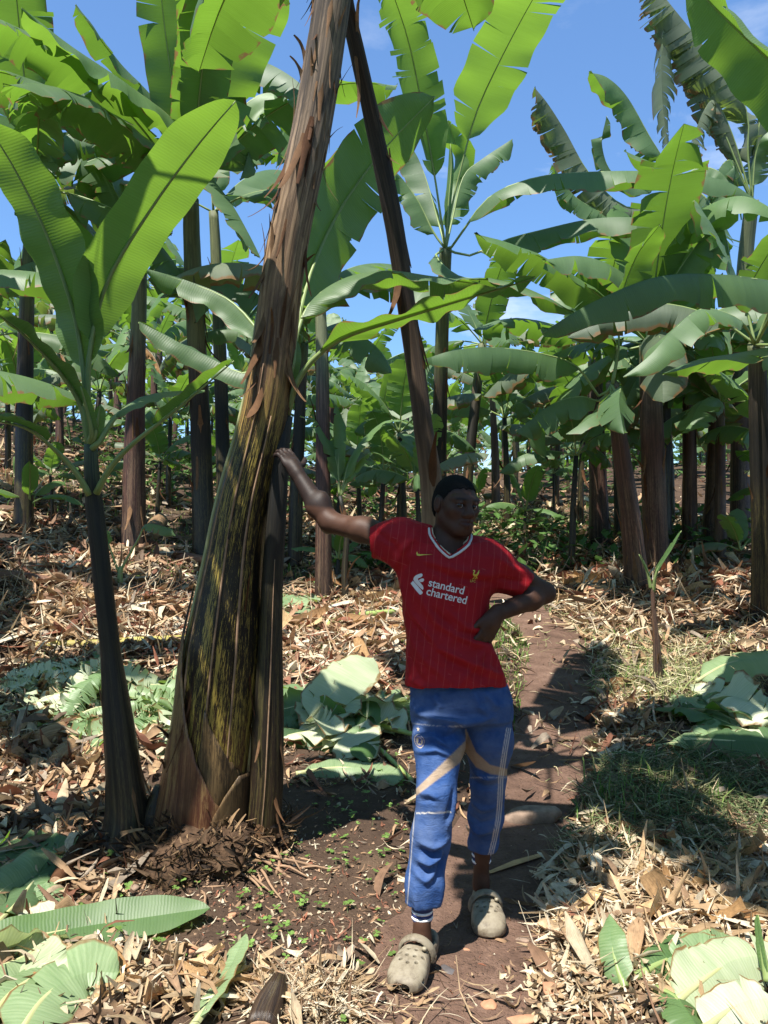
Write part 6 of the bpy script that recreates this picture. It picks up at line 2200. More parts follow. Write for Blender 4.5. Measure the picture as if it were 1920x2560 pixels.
def gp_np(px, py):
    px = np.asarray(px, float); py = np.asarray(py, float)
    lo = np.full(px.shape, 1.1); hi = np.full(px.shape, 60.0); found = np.zeros(px.shape, bool)
    y = 1.1
    while y < 60:
        yn = y * 1.05
        zz_ = CAMZ - (py - 1280) / FPX * yn
        hit = (zz_ < base_h_np((px - 960) / FPX * yn, yn)) & ~found
        lo[hit] = y; hi[hit] = yn; found |= hit
        y = yn
    for _ in range(16):
        mid = (lo + hi) / 2
        below = CAMZ - (py - 1280) / FPX * mid < base_h_np((px - 960) / FPX * mid, mid)
        hi = np.where(below, mid, hi); lo = np.where(below, lo, mid)
    return (px - 960) / FPX * hi, hi, found


def zone_pts(z, rs):
    cx_, cy_, rx_, ry_, n = z
    a = rs.rand(n) * 2 * np.pi; r = np.sqrt(rs.rand(n)) * (1 + .25 * rs.randn(n)).clip(.3, 1.6)
    x, y, ok = gp_np(cx_ + rx_ * r * np.cos(a), cy_ + ry_ * r * np.sin(a))
    return x[ok], y[ok]


def in_bare(x, y):
    """the swept soil mound in front of the big trunk"""
    if y > 4.3 or y < 1.5:
        return False
    z = base_h(x, y)
    u_ = 960 + x / y * FPX; v_ = 1280 - (z - CAMZ) / y * FPX
    w_ = 25 * noise.noise((x * 4, y * 4, 1.7))
    return ((u_ - 640) / 345) ** 2 + ((v_ - 2270 + w_) / 135) ** 2 < 1 or ((u_ - 850) / 150) ** 2 + ((v_ - 2030) / 150) ** 2 < 1


def strips(px, py, L, W, rs, rows=4, lift=.02, curl=1.0, tilt=.35, keep_path=.06, colours=None):
    """many separate curled strips as arrays"""
    X, Y, Z, keep = [], [], [], []
    for x, y in zip(px, py):
        ok = True
        if in_bare(x, y) and (lift > .01) and rs.rand() > .05:
            ok = False
        if path_dist(x, y)[0] < .27 and y < 12 and rs.rand() > keep_path:
            ok = False
        keep.append(ok)
        Z.append(H(x, y))
    keep = np.array(keep)
    P = np.stack([px, py, np.array(Z)], 1)[keep]
    n = len(P)
    L = L(n); W = W(n)
    az = rs.rand(n) * 2 * np.pi; el = rs.randn(n) * tilt
    d = np.stack([np.cos(az) * np.cos(el), np.sin(az) * np.cos(el), np.sin(el)], 1)
    s = np.stack([-np.sin(az), np.cos(az), rs.randn(n) * .5], 1); s /= np.linalg.norm(s, axis=1)[:, None]
    u = np.cross(d, s)
    P[:, 2] += rs.rand(n) * lift + np.abs(np.sin(el)) * L * .3
    t = np.linspace(-.5, .5, rows + 1)
    bend = rs.randn(n) * curl; cc = rs.randn(n) * curl * .8; tw = rs.randn(n) * .6; sideb = rs.randn(n) * .35
    V = np.zeros((n, rows + 1, 3, 3))
    for i, ti in enumerate(t):
        ww = W * (1 - (2 * abs(ti)) ** 2.2 * .8) * (1 + .25 * rs.randn(n)).clip(.3, 1.6)
        c = P + d * (L * ti)[:, None] + u * (bend * (ti * ti - .08) * L)[:, None] + s * (sideb * ti * ti * L)[:, None]
        ss = s + u * (tw * ti * 2)[:, None]
        for k in (-1, 0, 1):
            V[:, i, k + 1] = c + ss * (ww * .5 * k)[:, None] + u * (abs(k) * cc * ww * .45)[:, None]
    # keep it above the soil
    V[..., 2] = np.maximum(V[..., 2], (P[:, 2] - lift - .004)[:, None, None])
    q = []
    for i in range(rows):
        for k in range(2):
            a = i * 3 + k
            q.append((a, a + 1, a + 4, a + 3))
    q = np.array(q)
    F = (np.arange(n) * (rows + 1) * 3)[:, None, None] + q[None]
    uv = np.zeros((n, rows + 1, 3, 2))
    for i in range(rows + 1):
        for k in range(3):
            uv[:, i, k, 0] = k / 2 + rs.rand(n) * .01; uv[:, i, k, 1] = t[i] * L + rs.rand(n)
    ci = rs.randint(0, len(colours), n)
    T = np.array(colours)[ci] * (0.75 + .5 * rs.rand(n))[:, None]
    T = np.repeat(T[:, None, :], (rows + 1) * 3, 1)
    return V.reshape(-1, 3), F.reshape(-1, 4), uv.reshape(-1, 2), T.reshape(-1, 3)


class Heap:
    def __init__(s):
        s.V = []; s.F = []; s.U = []; s.T = []; s.n = 0

    def add(s, V, F, U, T):
        s.V.append(V); s.F.append(F + s.n); s.U.append(U); s.T.append(T); s.n += len(V)

    def build(s, name, mat, smooth=True):
        me = mesh_from(name, np.concatenate(s.V), np.concatenate(s.F), np.concatenate(s.U), smooth, tint=np.concatenate(s.T))
        return tag(link(name, me, MAT[mat]), kind='stuff')


rs = np.random.RandomState(12)
BROWN = [(.46, .33, .20), (.55, .43, .28), (.62, .52, .36), (.36, .23, .13), (.24, .14, .085), (.20, .085, .05), (.30, .24, .18), (.42, .27, .15), (.14, .095, .065)]
PALE = [(.60, .49, .33), (.66, .57, .42), (.50, .36, .21), (.40, .27, .15), (.28, .18, .11)]
REDD = [(.30, .12, .07), (.42, .26, .15), (.24, .11, .07), (.56, .45, .31), (.36, .22, .13), (.62, .54, .40)]
logn = lambda a, b: (lambda n: np.exp(np.log(a) + (np.log(b) - np.log(a)) * rs.rand(n) ** 1.5))

heap = Heap()
for z, l0, l1, w0, w1, c, lf in (
    ((1660, 2260, 300, 190, 2500), .04, .26, .008, .055, PALE, .05), ((1500, 2480, 420, 110, 1500), .02, .12, .006, .035, PALE, .03),
    ((1680, 2030, 300, 130, 1000), .05, .28, .006, .04, BROWN, .05), ((1480, 1800, 190, 90, 900), .06, .26, .012, .06, BROWN, .05),
    ((1640, 1560, 330, 110, 1800), .06, .35, .015, .07, BROWN, .06), ((1720, 1430, 330, 70, 1800), .10, .5, .03, .12, REDD, .08),
    ((1500, 1340, 460, 70, 1500), .10, .45, .03, .11, BROWN, .06), ((200, 1460, 270, 150, 2600), .06, .36, .02, .08, BROWN, .05), ((220, 1500, 300, 200, 900), .2, .7, .008, .03, PALE, .03), ((1600, 1480, 400, 120, 900), .2, .7, .008, .03, PALE, .03), ((900, 1550, 300, 170, 700), .2, .6, .008, .03, PALE, .03),
    ((120, 1850, 240, 220, 1700), .06, .30, .015, .08, BROWN, .06), ((440, 1560, 260, 130, 1400), .06, .30, .012, .07, REDD, .05),
    ((860, 1580, 260, 170, 1700), .06, .32, .012, .07, REDD, .05), ((950, 1300, 420, 110, 1800), .10, .5, .03, .12, BROWN, .06),
    ((820, 2490, 380, 70, 900), .03, .20, .004, .03, PALE, .03), ((120, 1190, 360, 130, 1400), .10, .5, .03, .12, BROWN, .06),
    ((900, 1950, 260, 140, 800), .03, .16, .005, .03, BROWN, .02), ((150, 2150, 240, 180, 700), .05, .25, .01, .06, BROWN, .04),
    ((1300, 1640, 160, 260, 900), .04, .18, .006, .03, BROWN, .02), ((700, 2250, 520, 220, 1500), .012, .06, .003, .014, REDD, .008),
    ((1230, 2300, 260, 230, 700), .012, .07, .003, .016, REDD, .008), ((300, 2450, 330, 110, 500), .04, .2, .01, .05, PALE, .03)):
    x, y = zone_pts(z, rs)
    heap.add(*strips(x, y, logn(l0, l1), logn(w0, w1), rs, 4, lf, 1.1, .3, .10, c))
# thin even scatter over the whole slope
n = 5000
y = 1.8 + 22 * rs.rand(n) ** 1.6; x = (rs.rand(n) * 1.7 - .85) * (y * .62 + 1.2)
heap.add(*strips(x, y, logn(.04, .3), logn(.01, .07), rs, 4, .03, 1.0, .3, .1, BROWN))
for z, l0, l1, w0, w1, c, lf in (((230, 1480, 300, 150, 200), .3, .9, .04, .11, REDD, .05), ((130, 1850, 240, 200, 110), .25, .7, .03, .09, BROWN, .05), ((1650, 1470, 330, 110, 200), .3, .9, .04, .12, BROWN, .05),
                                 ((1660, 2230, 280, 170, 150), .2, .6, .02, .06, PALE, .05), ((880, 1520, 300, 150, 170), .3, .8, .03, .10, REDD, .05), ((1000, 1290, 600, 80, 220), .4, 1.0, .05, .13, BROWN, .06), ((150, 1200, 350, 130, 160), .4, 1.0, .05, .13, BROWN, .06)):
    x, y = zone_pts(z, rs)
    heap.add(*strips(x, y, logn(l0, l1), logn(w0, w1), rs, 7, lf, .45, .10, .06, c))
heap.build('dry_leaf_litter', 'litter')

straw = Heap()
STR = [(.46, .40, .20), (.56, .48, .28), (.36, .36, .16), (.24, .29, .10), (.60, .54, .36)]
DKG = [(.07, .12, .045), (.10, .155, .055), (.20, .22, .10), (.30, .28, .15), (.14, .11, .06)]
for z, l0, l1, c, lf in (((1650, 1670, 250, 90, 2400), .10, .40, STR, .06), ((1400, 1570, 110, 90, 900), .08, .25, STR, .05), ((1720, 2010, 240, 120, 2600), .12, .45, DKG, .08),
                        ((1590, 2240, 330, 200, 1200), .10, .35, PALE, .06), ((900, 2500, 300, 60, 700), .08, .3, PALE, .03), ((1560, 2130, 260, 60, 600), .1, .3, DKG, .05), ((1300, 1310, 330, 40, 1300), .2, .6, STR, .1), ((1480, 1900, 160, 90, 500), .08, .25, STR, .05)):
    x, y = zone_pts(z, rs)
    straw.add(*strips(x, y, logn(l0, l1), logn(.003, .008), rs, 4, lf, .8, .22, .06, c))
straw.build('cut_grass', 'litter')

# grass and small weeds
gr = Heap()


def blades(z, h0, h1, cols_, n_per=1):
    x, y = zone_pts(z, rs)
    keep = np.array([path_dist(a, b)[0] > .24 or b > 12 for a, b in zip(x, y)], bool)
    x, y = x[keep], y[keep]
    n = len(x)
    Z = np.array([H(a, b) for a, b in zip(x, y)])
    hgt = h0 + (h1 - h0) * rs.rand(n) ** 1.5
    az = rs.rand(n) * 6.28; ln = rs.rand(n) * .9
    w = .0028 + .003 * rs.rand(n)
    V = np.zeros((n, 5, 3))
    P = np.stack([x, y, Z - .004], 1)
    dx = np.stack([np.cos(az), np.sin(az), 0 * az], 1); sx_ = np.stack([-np.sin(az), np.cos(az), 0 * az], 1)
    V[:, 0] = P - sx_ * w[:, None]; V[:, 1] = P + sx_ * w[:, None]
    mid_ = P + dx * (hgt * ln * .35)[:, None]; mid_[:, 2] += hgt * .6
    V[:, 2] = mid_ + sx_ * (w * .8)[:, None]; V[:, 3] = mid_ - sx_ * (w * .8)[:, None]
    tip_ = P + dx * (hgt * ln * 1.1)[:, None]; tip_[:, 2] += hgt * (1 - .4 * ln)
    V[:, 4] = tip_
    F = (np.arange(n) * 5)[:, None, None] + np.array([(0, 1, 2, 3), (3, 2, 4, 4)])[None]
    T = np.array(cols_)[rs.randint(0, len(cols_), n)] * (.7 + .6 * rs.rand(n))[:, None]
    gr.add(V.reshape(-1, 3), F.reshape(-1, 4), np.zeros((n * 5, 2)), np.repeat(T[:, None], 5, 1).reshape(-1, 3))


GRN = [(.10, .22, .035), (.15, .28, .05), (.21, .30, .08), (.30, .32, .13)]
for z, a, b in (((1295, 1530, 75, 95, 1800), .03, .13), ((1250, 1700, 120, 120, 700), .02, .09), ((1300, 1900, 60, 120, 250), .02, .08), ((880, 1560, 200, 110, 700), .02, .09), ((480, 1360, 240, 90, 1300), .03, .12),
                ((1560, 1700, 260, 90, 700), .03, .14), ((1320, 1320, 330, 60, 1500), .06, .25), ((1640, 2010, 200, 70, 260), .05, .22), ((200, 1180, 300, 120, 1500), .08, .3), ((760, 1400, 180, 110, 900), .04, .14), ((1210, 1640, 60, 120, 500), .03, .1)):
    blades(z, a, b, GRN)
o = None
V = np.concatenate(gr.V); F = np.concatenate(gr.F); T = np.concatenate(gr.T)
Fl = [tuple(q_) if q_[2] != q_[3] else tuple(q_[:3]) for q_ in F.tolist()]
Fl = [tuple(dict.fromkeys(q_)) for q_ in Fl]
tag(link('grass', mesh_from('grass', V, Fl, None, True, tint=T), MAT['green_stuff']), kind='stuff')

# clover-like seedlings on the bare soil and in the shade
V = []; F = []; T = []
SEED = [((690, 2300, 360, 170), 62, .85), ((520, 2230, 330, 120), 16, .8), ((880, 1980, 150, 120), 40, .9), ((480, 1330, 260, 70), 260, 1.0), ((780, 1380, 190, 90), 200, 1.0), ((860, 1660, 190, 60), 70, 1.0),
        ((520, 2130, 360, 60), 30, 1.0), ((300, 2250, 130, 120), 24, 1.0), ((1220, 1680, 120, 90), 60, .8), ((930, 2080, 130, 160), 50, .7), ((450, 1440, 220, 40), 120, .9), ((1050, 2500, 200, 60), 14, .8)]
for (z, n, sc) in SEED:
    xs_, ys_ = zone_pts((*z, n), rs)
    for x, y in zip(xs_, ys_):
        if path_dist(x, y)[0] < .2:
            continue
        z0 = H(x, y); hgt = rs.uniform(.012, .05) * sc
        k = rs.randint(2, 6)
        a0 = rs.rand() * 6.28
        g = rs.uniform(.7, 1.3)
        b = len(V)
        lx, ly = rs.normal(0, .01, 2)
        V += [(x - .0012, y, z0), (x + .0012, y, z0), (x + lx, y + ly, z0 + hgt)]; F.append((b, b + 1, b + 2)); T += [(.16, .20, .08)] * 3
        for i in range(k):
            a = a0 + i * 6.28 / k + rs.normal(0, .25); r = rs.uniform(.010, .024) * sc; tl = rs.uniform(-.3, .5)
            c, s_ = math.cos(a), math.sin(a)
            p = np.array((x + lx, y + ly, z0 + hgt)); d = np.array((c, s_, tl)); w = np.array((-s_, c, .1))
            b = len(V)
            V += [p, p + d * r * .7 + w * r * .55, p + d * r * 1.15 + w * r * .25, p + d * r * 1.0, p + d * r * 1.15 - w * r * .25, p + d * r * .7 - w * r * .55]
            F += [(b, b + 1, b + 2, b + 3), (b, b + 3, b + 4, b + 5)]
            T += [(.19 * g, .32 * g, .075 * g)] * 6
tag(link('seedlings', mesh_from('seedlings', V, F, None, False, tint=np.array(T)), MAT['green_stuff']), kind='stuff')

# soil crumbs and pebbles
V = []; F = []; T = []
octa = np.array([(1, 0, 0), (0, 1, 0), (-1, 0, 0), (0, -1, 0), (0, 0, 1), (0, 0, -1.0)])
of = [(0, 1, 4), (1, 2, 4), (2, 3, 4), (3, 0, 4), (1, 0, 5), (2, 1, 5), (3, 2, 5), (0, 3, 5)]
for z, s0, s1 in (((680, 2290, 430, 190, 1900), .003, .013), ((1180, 2380, 330, 200, 1500), .002, .014), ((1360, 1950, 120, 250, 900), .003, .014), ((1500, 2330, 300, 160, 300), .004, .02)):
    xs_, ys_ = zone_pts(z, rs)
    for x, y in zip(xs_, ys_):
        s = s0 * (s1 / s0) ** (rs.rand() ** 2.2)
        p = octa * s * rs.uniform(.6, 1.3, (6, 1)) * np.array((1, 1, .6)) + np.array((x, y, H(x, y) + s * .1))
        b = len(V); V += p.tolist(); F += [tuple(i + b for i in q_) for q_ in of]
        c = [(.07, .045, .03), (.10, .065, .045), (.21, .13, .085), (.34, .22, .14), (.05, .033, .024)][rs.choice(5, p=[.35, .28, .18, .09, .10])]
        T += [c] * 6
tag(link('soil_crumbs', mesh_from('soil_crumbs', V, F, None, False, tint=np.array(T)), MAT['fibre']), kind='stuff')


# --- single dry leaves, the largest ones
def dry_mesh(seed):
    r_ = random.Random(seed)
    L = 1.0; W = r_.uniform(.16, .34)
    V = []; U = []; F = []
    rows, cols = 9, 4
    b, cc, tw, sb = r_.gauss(0, .5), r_.gauss(0, 1.1), r_.gauss(0, .9), r_.gauss(0, .4)
    for i in range(rows + 1):
        t = i / rows - .5
        w = W * (1 - (2 * abs(t)) ** 2.4 * .75) * r_.uniform(.8, 1.15)
        for k in range(cols + 1):
            f_ = k / cols * 2 - 1
            z = b * (t * t - .08) + cc * W * .5 * f_ * f_ + tw * t * f_ * W + r_.gauss(0, .018)
            V.append((t * L, f_ * w * .5 + sb * t * t, z * .6 + .05)); U.append((f_ * .5 + .5, t))
    for i in range(rows):
        for k in range(cols):
            q = i * (cols + 1) + k
            if r_.random() < .06:
                continue
            F.append((q, q + 1, q + cols + 2, q + cols + 1))
    me = mesh_from('dry_leaf', V, F, U)
    me.materials.append(MAT['dry_leaf'])
    return me


DM = [dry_mesh(900 + i) for i in range(10)]
DZ = [((1680, 2240, 260, 160, 60), .14, .34, 'curled dry banana leaf scrap in the sunlit litter right of the path', 'dry leaf scraps in the front litter right of the path'),
      ((1650, 1450, 300, 70, 48), 0.22, .5, 'brown dry banana leaf lying among the stems of the right group', 'dry leaves under the right group of stems'),
      ((1480, 1800, 190, 70, 22), .18, .42, 'dry brown leaf piled beside the path behind the sprout', 'dry leaves beside the path'),
      ((190, 1470, 230, 110, 62), 0.18, .42, 'reddish dry banana leaf lying on the ground left of the slender plant', 'dry leaves on the ground at the left'),
      ((130, 1880, 200, 120, 26), 0.15, .35, 'dry leaf by the rolled stump at the lower left', 'dry leaves by the rolled stump'),
      ((850, 1540, 240, 110, 40), .2, .5, 'dry leaf scrap on the ground between the trunk and the man', 'dry leaf scraps between trunk and man'),
      ((330, 2480, 260, 60, 18), 0.12, .24, 'torn tan leaf scrap at the bottom edge left of the shoes', 'torn leaf scraps along the bottom edge')]
for z, a, b, lab, grp in DZ:
    xs_, ys_ = zone_pts(z, rs)
    for x, y in zip(xs_, ys_):
        if path_dist(x, y)[0] < .3:
            continue
        s = rs.uniform(a, b)
        o = bpy.data.objects.new('dry_leaf', DM[rs.randint(len(DM))])
        COL.objects.link(o)
        o.location = (x, y, H(x, y) + .01 + .02 * rs.rand())
        o.rotation_euler = (rs.normal(0, .35), rs.normal(0, .3), rs.rand() * 6.28)
        o.scale = (s, s * rs.uniform(.7, 1.2), s)
        tag(o, lab, 'dry leaf', grp)


# --- heaps of cut green leaves
def heap_leaves(cx_, cy_, rx_, ry_, n, L, W, lab, grp, seed, mats, zmax=.22, shred=.25, tears=(6, 14), az=None, gap=.12, dv=.25):
    r_ = random.Random(seed)
    for i in range(n):
        a = r_.random() * 6.28; q_ = math.sqrt(r_.random())
        g = gp(cx_ + rx_ * q_ * math.cos(a), cy_ + ry_ * q_ * math.sin(a))
        th = r_.uniform(0, 6.28) if az is None else r_.gauss(az, .5)
        ll = r_.uniform(*L); ww = r_.uniform(*W)
        zb = zmax * (1 - q_) * r_.random() + .03
        P = []
        for k in range(6):
            t = k / 5 - .5
            x = g.x + math.cos(th) * ll * t + r_.gauss(0, .015); y = g.y + math.sin(th) * ll * t + r_.gauss(0, .015)
            P.append((x, y, H(x, y) + zb * (1 - 1.6 * abs(t)) + .02 + r_.gauss(0, .008)))
        leaf_thing(lab, P, ww, (r_.gauss(0, .35), r_.gauss(-.25, .3), 1), r_.choice(mats), 'rib_pale', 'cut leaf', grp, fold=(r_.gauss(0, .3), r_.gauss(0, .3)), curl=(r_.gauss(-.5, .6), r_.gauss(-.5, .6)), wavy=.07,
                   tears=r_.randint(*tears), shred=shred * r_.random(), seed=r_.randint(0, 9999), t0=.08, rows=18, cols=4, gap=gap, droop_var=dv, rib_r=.010)


heap_leaves(225, 1760, 210, 95, 44, (.45, .85), (.07, .13), 'limp cut green leaf in the heap behind the slender plant\'s stem', 'cut leaves heaped at the left', 61, ['leaf_cut', 'leaf_cut', 'leaf_pale'], .30, .15, (16, 26), None, .45, .55)
heap_leaves(455, 1800, 100, 90, 12, (.5, .9), (.09, .16), 'limp cut green leaf lying left of the thick trunk', 'cut leaves beside the thick trunk', 62, ['leaf_cut', 'leaf_pale'], .22, .15, (14, 22), None, .4, .5)
heap_leaves(840, 1800, 140, 75, 18, (.5, 1.0), (.11, .20), 'cut green leaf in the heap between the trunk and the man\'s legs', 'cut leaves heaped behind the man', 63, ['leaf_cut', 'leaf_cut', 'leaf_pale', 'leaf'], .18, .1, (1, 6))
heap_leaves(1840, 1800, 120, 80, 12, (.5, .9), (.12, .20), 'cut green leaf in the heap at the right edge', 'cut leaves heaped at the right edge', 64, ['leaf_cut', 'leaf', 'leaf_pale'], .18, .05, (1, 5))
heap_leaves(760, 1530, 110, 25, 5, (.5, .9), (.10, .16), 'cut green leaf lying with the green stalks behind the trunk', 'cut leaves by the stalks', 65, ['leaf_cut', 'leaf'], .08, .1, (1, 5))
heap_leaves(40, 2210, 90, 60, 5, (.4, .7), (.10, .16), 'dark cut leaf in the shade at the left edge', 'cut leaves in the shade at the left edge', 66, ['leaf', 'leaf_cut'], .10, .05, (1, 4))
heap_leaves(60, 2410, 120, 60, 4, (.4, .6), (.08, .13), 'pale cut leaf under the long leaf at the lower left', 'pale cut leaves at the lower left', 67, ['leaf_pale', 'leaf_cut'], .05, .05, (1, 4))


def gl(pts, dz=.02):
    return [gp(a, b) + Vector((0, 0, dz if len(c) == 0 else c[0] + dz * .5)) for a, b, *c in pts]


leaf_thing('long green cut leaf lying flat with its midrib showing at the lower left', gl([(-150, 2425, .03), (0, 2390, .035), (200, 2352, .04), (400, 2325, .045), (525, 2310, .05)], .02), .085, (0, -.55, 1), 'leaf_young', 'rib_pale', 'cut leaf', None, fold=(.22, .16), curl=(-.1, -.1), tears=0, seed=1, t0=.05, rows=34, wavy=.015)
leaf_thing('small curled green leaf scrap standing at the bottom edge', gl([(470, 2600, .02), (530, 2530, .04), (575, 2470, .06), (615, 2415, .10)]), .05, (-.6, -.5, .7), 'leaf_cut', 'rib_pale', 'cut leaf', None, fold=(.3, .3), tears=0, seed=2, t0=.1, rows=16)
leaf_thing('broad green leaf piece at the bottom left corner', gl([(40, 2620, .02), (110, 2540, .05), (200, 2490, .06), (300, 2470, .04)]), .12, (0, -.4, 1), 'leaf_cut', 'rib_pale', 'cut leaf', None, fold=(.1, -.1), tears=2, seed=3, t0=.05, rows=18)
leaf_thing('pale green leaf piece under the broad one in the bottom left corner', gl([(-40, 2600, .01), (40, 2500, .03), (160, 2440, .03), (280, 2420, .02)]), .13, (0, -.3, 1), 'leaf_cut', 'rib_pale', 'cut leaf', None, fold=(0, 0), tears=1, seed=4, t0=.05, rows=18)
leaf_thing('yellow-green leaf end with a browned tip above the long leaf', gl([(20, 2330, .02), (90, 2315, .03), (150, 2295, .04), (180, 2285, .03)]), .07, (0, -.3, 1), 'leaf_pale', 'rib_pale', 'cut leaf', None, fold=(0, .1), tears=1, seed=5, t0=.05, rows=14)
leaf_thing('large pale waxy leaf sheet spread in the bottom right corner', gl([(1690, 2540, .03), (1770, 2500, .07), (1850, 2470, .09), (1960, 2450, .07)]), .105, (.1, -.4, 1), 'leaf_pale', 'rib_pale', 'cut leaf', None, fold=(.25, -.3), curl=(-.3, -.5), tears=3, seed=6, t0=.02, rows=24)
leaf_thing('second pale sheet folded over beside the large one at the bottom right', gl([(1680, 2470, .03), (1740, 2450, .07), (1810, 2430, .06), (1880, 2420, .04)]), .075, (-.2, -.4, 1), 'leaf_cut', 'rib_pale', 'cut leaf', None, fold=(.5, -.2), curl=(-.3, -.5), tears=4, seed=26, t0=.02, rows=22)
leaf_thing('grey-green sheet edge cut by the bottom edge at the right', gl([(1760, 2600, .02), (1840, 2560, .05), (1930, 2540, .05)]), .08, (0, -.4, 1), 'leaf_pale', 'rib_pale', 'cut leaf', None, fold=(.1, -.4), curl=(-.3, -.3), tears=2, seed=27, t0=.02, rows=18)
leaf_thing('bright green leaf flap under the pale sheet at the bottom right', gl([(1640, 2490, .02), (1690, 2530, .04), (1740, 2600, .03)]), .08, (.3, -.3, 1), 'leaf_young', 'rib', 'cut leaf', None, fold=(-.1, -.2), tears=0, seed=7, t0=.05, rows=14)
leaf_thing('small pointed green leaf standing left of the pale sheet', gl([(1560, 2490, .02), (1540, 2470, .06), (1528, 2440, .11), (1522, 2400, .15)]), .052, (-.5, -.7, .4), 'leaf_cut', 'rib', 'cut leaf', None, fold=(.2, .1), tears=0, seed=8, t0=.02, rows=12, tip=.75, base_w=1.0)
leaf_thing('green leaf with pointed tip between the dry straw and the pale sheet', gl([(1590, 2460, .02), (1640, 2455, .05), (1690, 2440, .07), (1710, 2405, .09)]), .06, (0, -.5, 1), 'leaf_young', 'rib', 'cut leaf', None, fold=(.2, -.3), tears=1, seed=9, t0=.05, rows=14)
leaf_thing('pale blade end behind the white sheet at the bottom right', gl([(1680, 2430, .04), (1740, 2440, .08), (1800, 2450, .08), (1850, 2440, .06)]), .08, (0, -.4, 1), 'leaf_cut', 'rib_pale', 'cut leaf', None, fold=(.1, -.2), tears=1, seed=10, t0=.05, rows=14)
leaf_thing('thin upright green leaf at the right edge near the bottom', gl([(1915, 2500, .05), (1900, 2480, .14), (1890, 2440, .2)]), .02, (-1, -.3, .1), 'leaf_young', 'rib', 'cut leaf', None, fold=(.3, .3), tears=0, seed=11, t0=.05, rows=10)
leaf_thing('very pale leaf sheet tilted on the heap behind the man', gl([(770, 1850, .10), (830, 1810, .18), (890, 1770, .24), (935, 1740, .26)]), .17, (.15, -.7, .8), 'leaf_pale', 'rib_pale', 'cut leaf', None, fold=(0, 0), curl=(-.1, -.1), tears=1, seed=12, t0=.02, rows=18)
leaf_thing('single green leaf lying at the foot of the heap beside the man\'s knee', gl([(740, 1945, .02), (840, 1935, .03), (930, 1942, .03), (1010, 1966, .03)]), .10, (0, -.3, 1), 'leaf_cut', 'rib_pale', 'cut leaf', None, fold=(.1, -.2), tears=2, seed=13, t0=.05, rows=20)
leaf_thing('green leaf hanging down the front of the heap behind the man', gl([(920, 1800, .16), (918, 1840, .14), (912, 1880, .08), (905, 1925, .03)]), .09, (0, -.9, .3), 'leaf_young', 'rib_pale', 'cut leaf', None, fold=(0, 0), tears=3, seed=14, t0=.02, rows=16)
leaf_thing('blue-green leaf laid over the right heap, end towards the path', gl([(1700, 1870, .05), (1780, 1890, .09), (1880, 1900, .10), (1990, 1900, .09)]), .16, (0, -.4, 1), 'leaf', 'rib_pale', 'cut leaf', None, fold=(.1, -.2), tears=2, seed=15, t0=.03, rows=20)
leaf_thing('upper broad leaf of the right heap, cut by the right edge', gl([(1740, 1740, .10), (1820, 1730, .2), (1900, 1725, .22), (1990, 1725, .2)]), .15, (0, -.4, 1), 'leaf_cut', 'rib_pale', 'cut leaf', None, fold=(.1, -.2), tears=1, seed=16, t0=.03, rows=18)


# --- logs, stalks, stumps
def log(label, pts, rads, mat, name='log', cat='log', nseg=14, group=None, ends='root', sheaths=2):
    c = np.mean([np.array(p) for p in pts], axis=0)
    o = empty(name, tuple(c), label, cat, group)
    P = [np.array(p) - c for p in pts]
    me = trunk_mesh(P, rads, nseg=nseg, ring=.05, seed=len(label), sheaths=sheaths, step=.12, twist=.2, flare=1.0, rough=.08, name='sheath')
    link('sheath', me, MAT[mat], o)
    for e, s in ((0, 1), (-1, -2)):
        mb = MB()
        d = unit(P[e] - P[s]) * .006
        for k, (q0, q1) in enumerate(((.35, .25), (.62, .5), (.9, .78))):
            mb.tube([P[e] - d, P[e] + d * (1.2 - .2 * k)], [rads[e] * q0, rads[e] * q1], nseg)
        mb.build('cut_end', MAT[ends], o)
    return o


def gline(pts, r):
    return [tuple(gp(a, b) + Vector((0, 0, r))) for a, b in pts]


MAT['stalk'] = simple('fresh_stalk', (.30, .40, .12), .45, .4, 9, .3, .2, 30)
MAT['stalk_yellow'] = simple('yellow_stalk', (.40, .34, .10), .55, .3, 9, .4, .3, 30)
MAT['log_red'] = trunk_material('log_red_bark', [(0, (.09, .04, .025), (.30, .15, .08)), (1, (.10, .05, .03), (.36, .20, .11))], (.2, .1, .05), .3, .7, .8, 1.5, 7)
log('reddish-brown fallen banana stem lying at the left edge', gline([(-60, 1448), (60, 1462), (150, 1474), (232, 1488)], .05), [.075, .07, .062, .05], 'log_red')
log('yellow-green fallen stem lying across behind the slender plant', gline([(90, 1624), (220, 1620), (350, 1612), (480, 1606)], .03), [.034, .036, .036, .034], 'stalk_yellow')
log('short orange-brown log end sticking out beside the thick trunk', gline([(440, 1400), (480, 1408), (520, 1416)], .05), [.062, .062, .06], 'log_red')
log('pale round cut log lying by the reddish stem', gline([(382, 1350), (392, 1330), (402, 1318)], .09), [.115, .11, .10], 'trunk_tan', ends='wood')
log('rolled hollow stump end facing the viewer at the lower left', gline([(95, 1880), (125, 1862), (165, 1848)], .05), [.068, .068, .06], 'trunk_tan', name='stump', cat='stump')
log('pale mouldy stump piece right of the rolled one', gline([(140, 1935), (160, 1905), (180, 1885)], .05), [.055, .058, .05], 'trunk_tan', name='stump', cat='stump')
log('thick fresh green stalk with a pale cut end behind the trunk', gline([(812, 1574), (860, 1556), (930, 1544), (1010, 1536)], .035), [.036, .034, .030, .024], 'stalk', name='stalk', cat='stalk', ends='rib_pale')
log('thin green stalk lying left of the thick one', gline([(690, 1560), (760, 1556), (830, 1552)], .02), [.018, .018, .016], 'stalk', name='stalk', cat='stalk', ends='rib_pale')
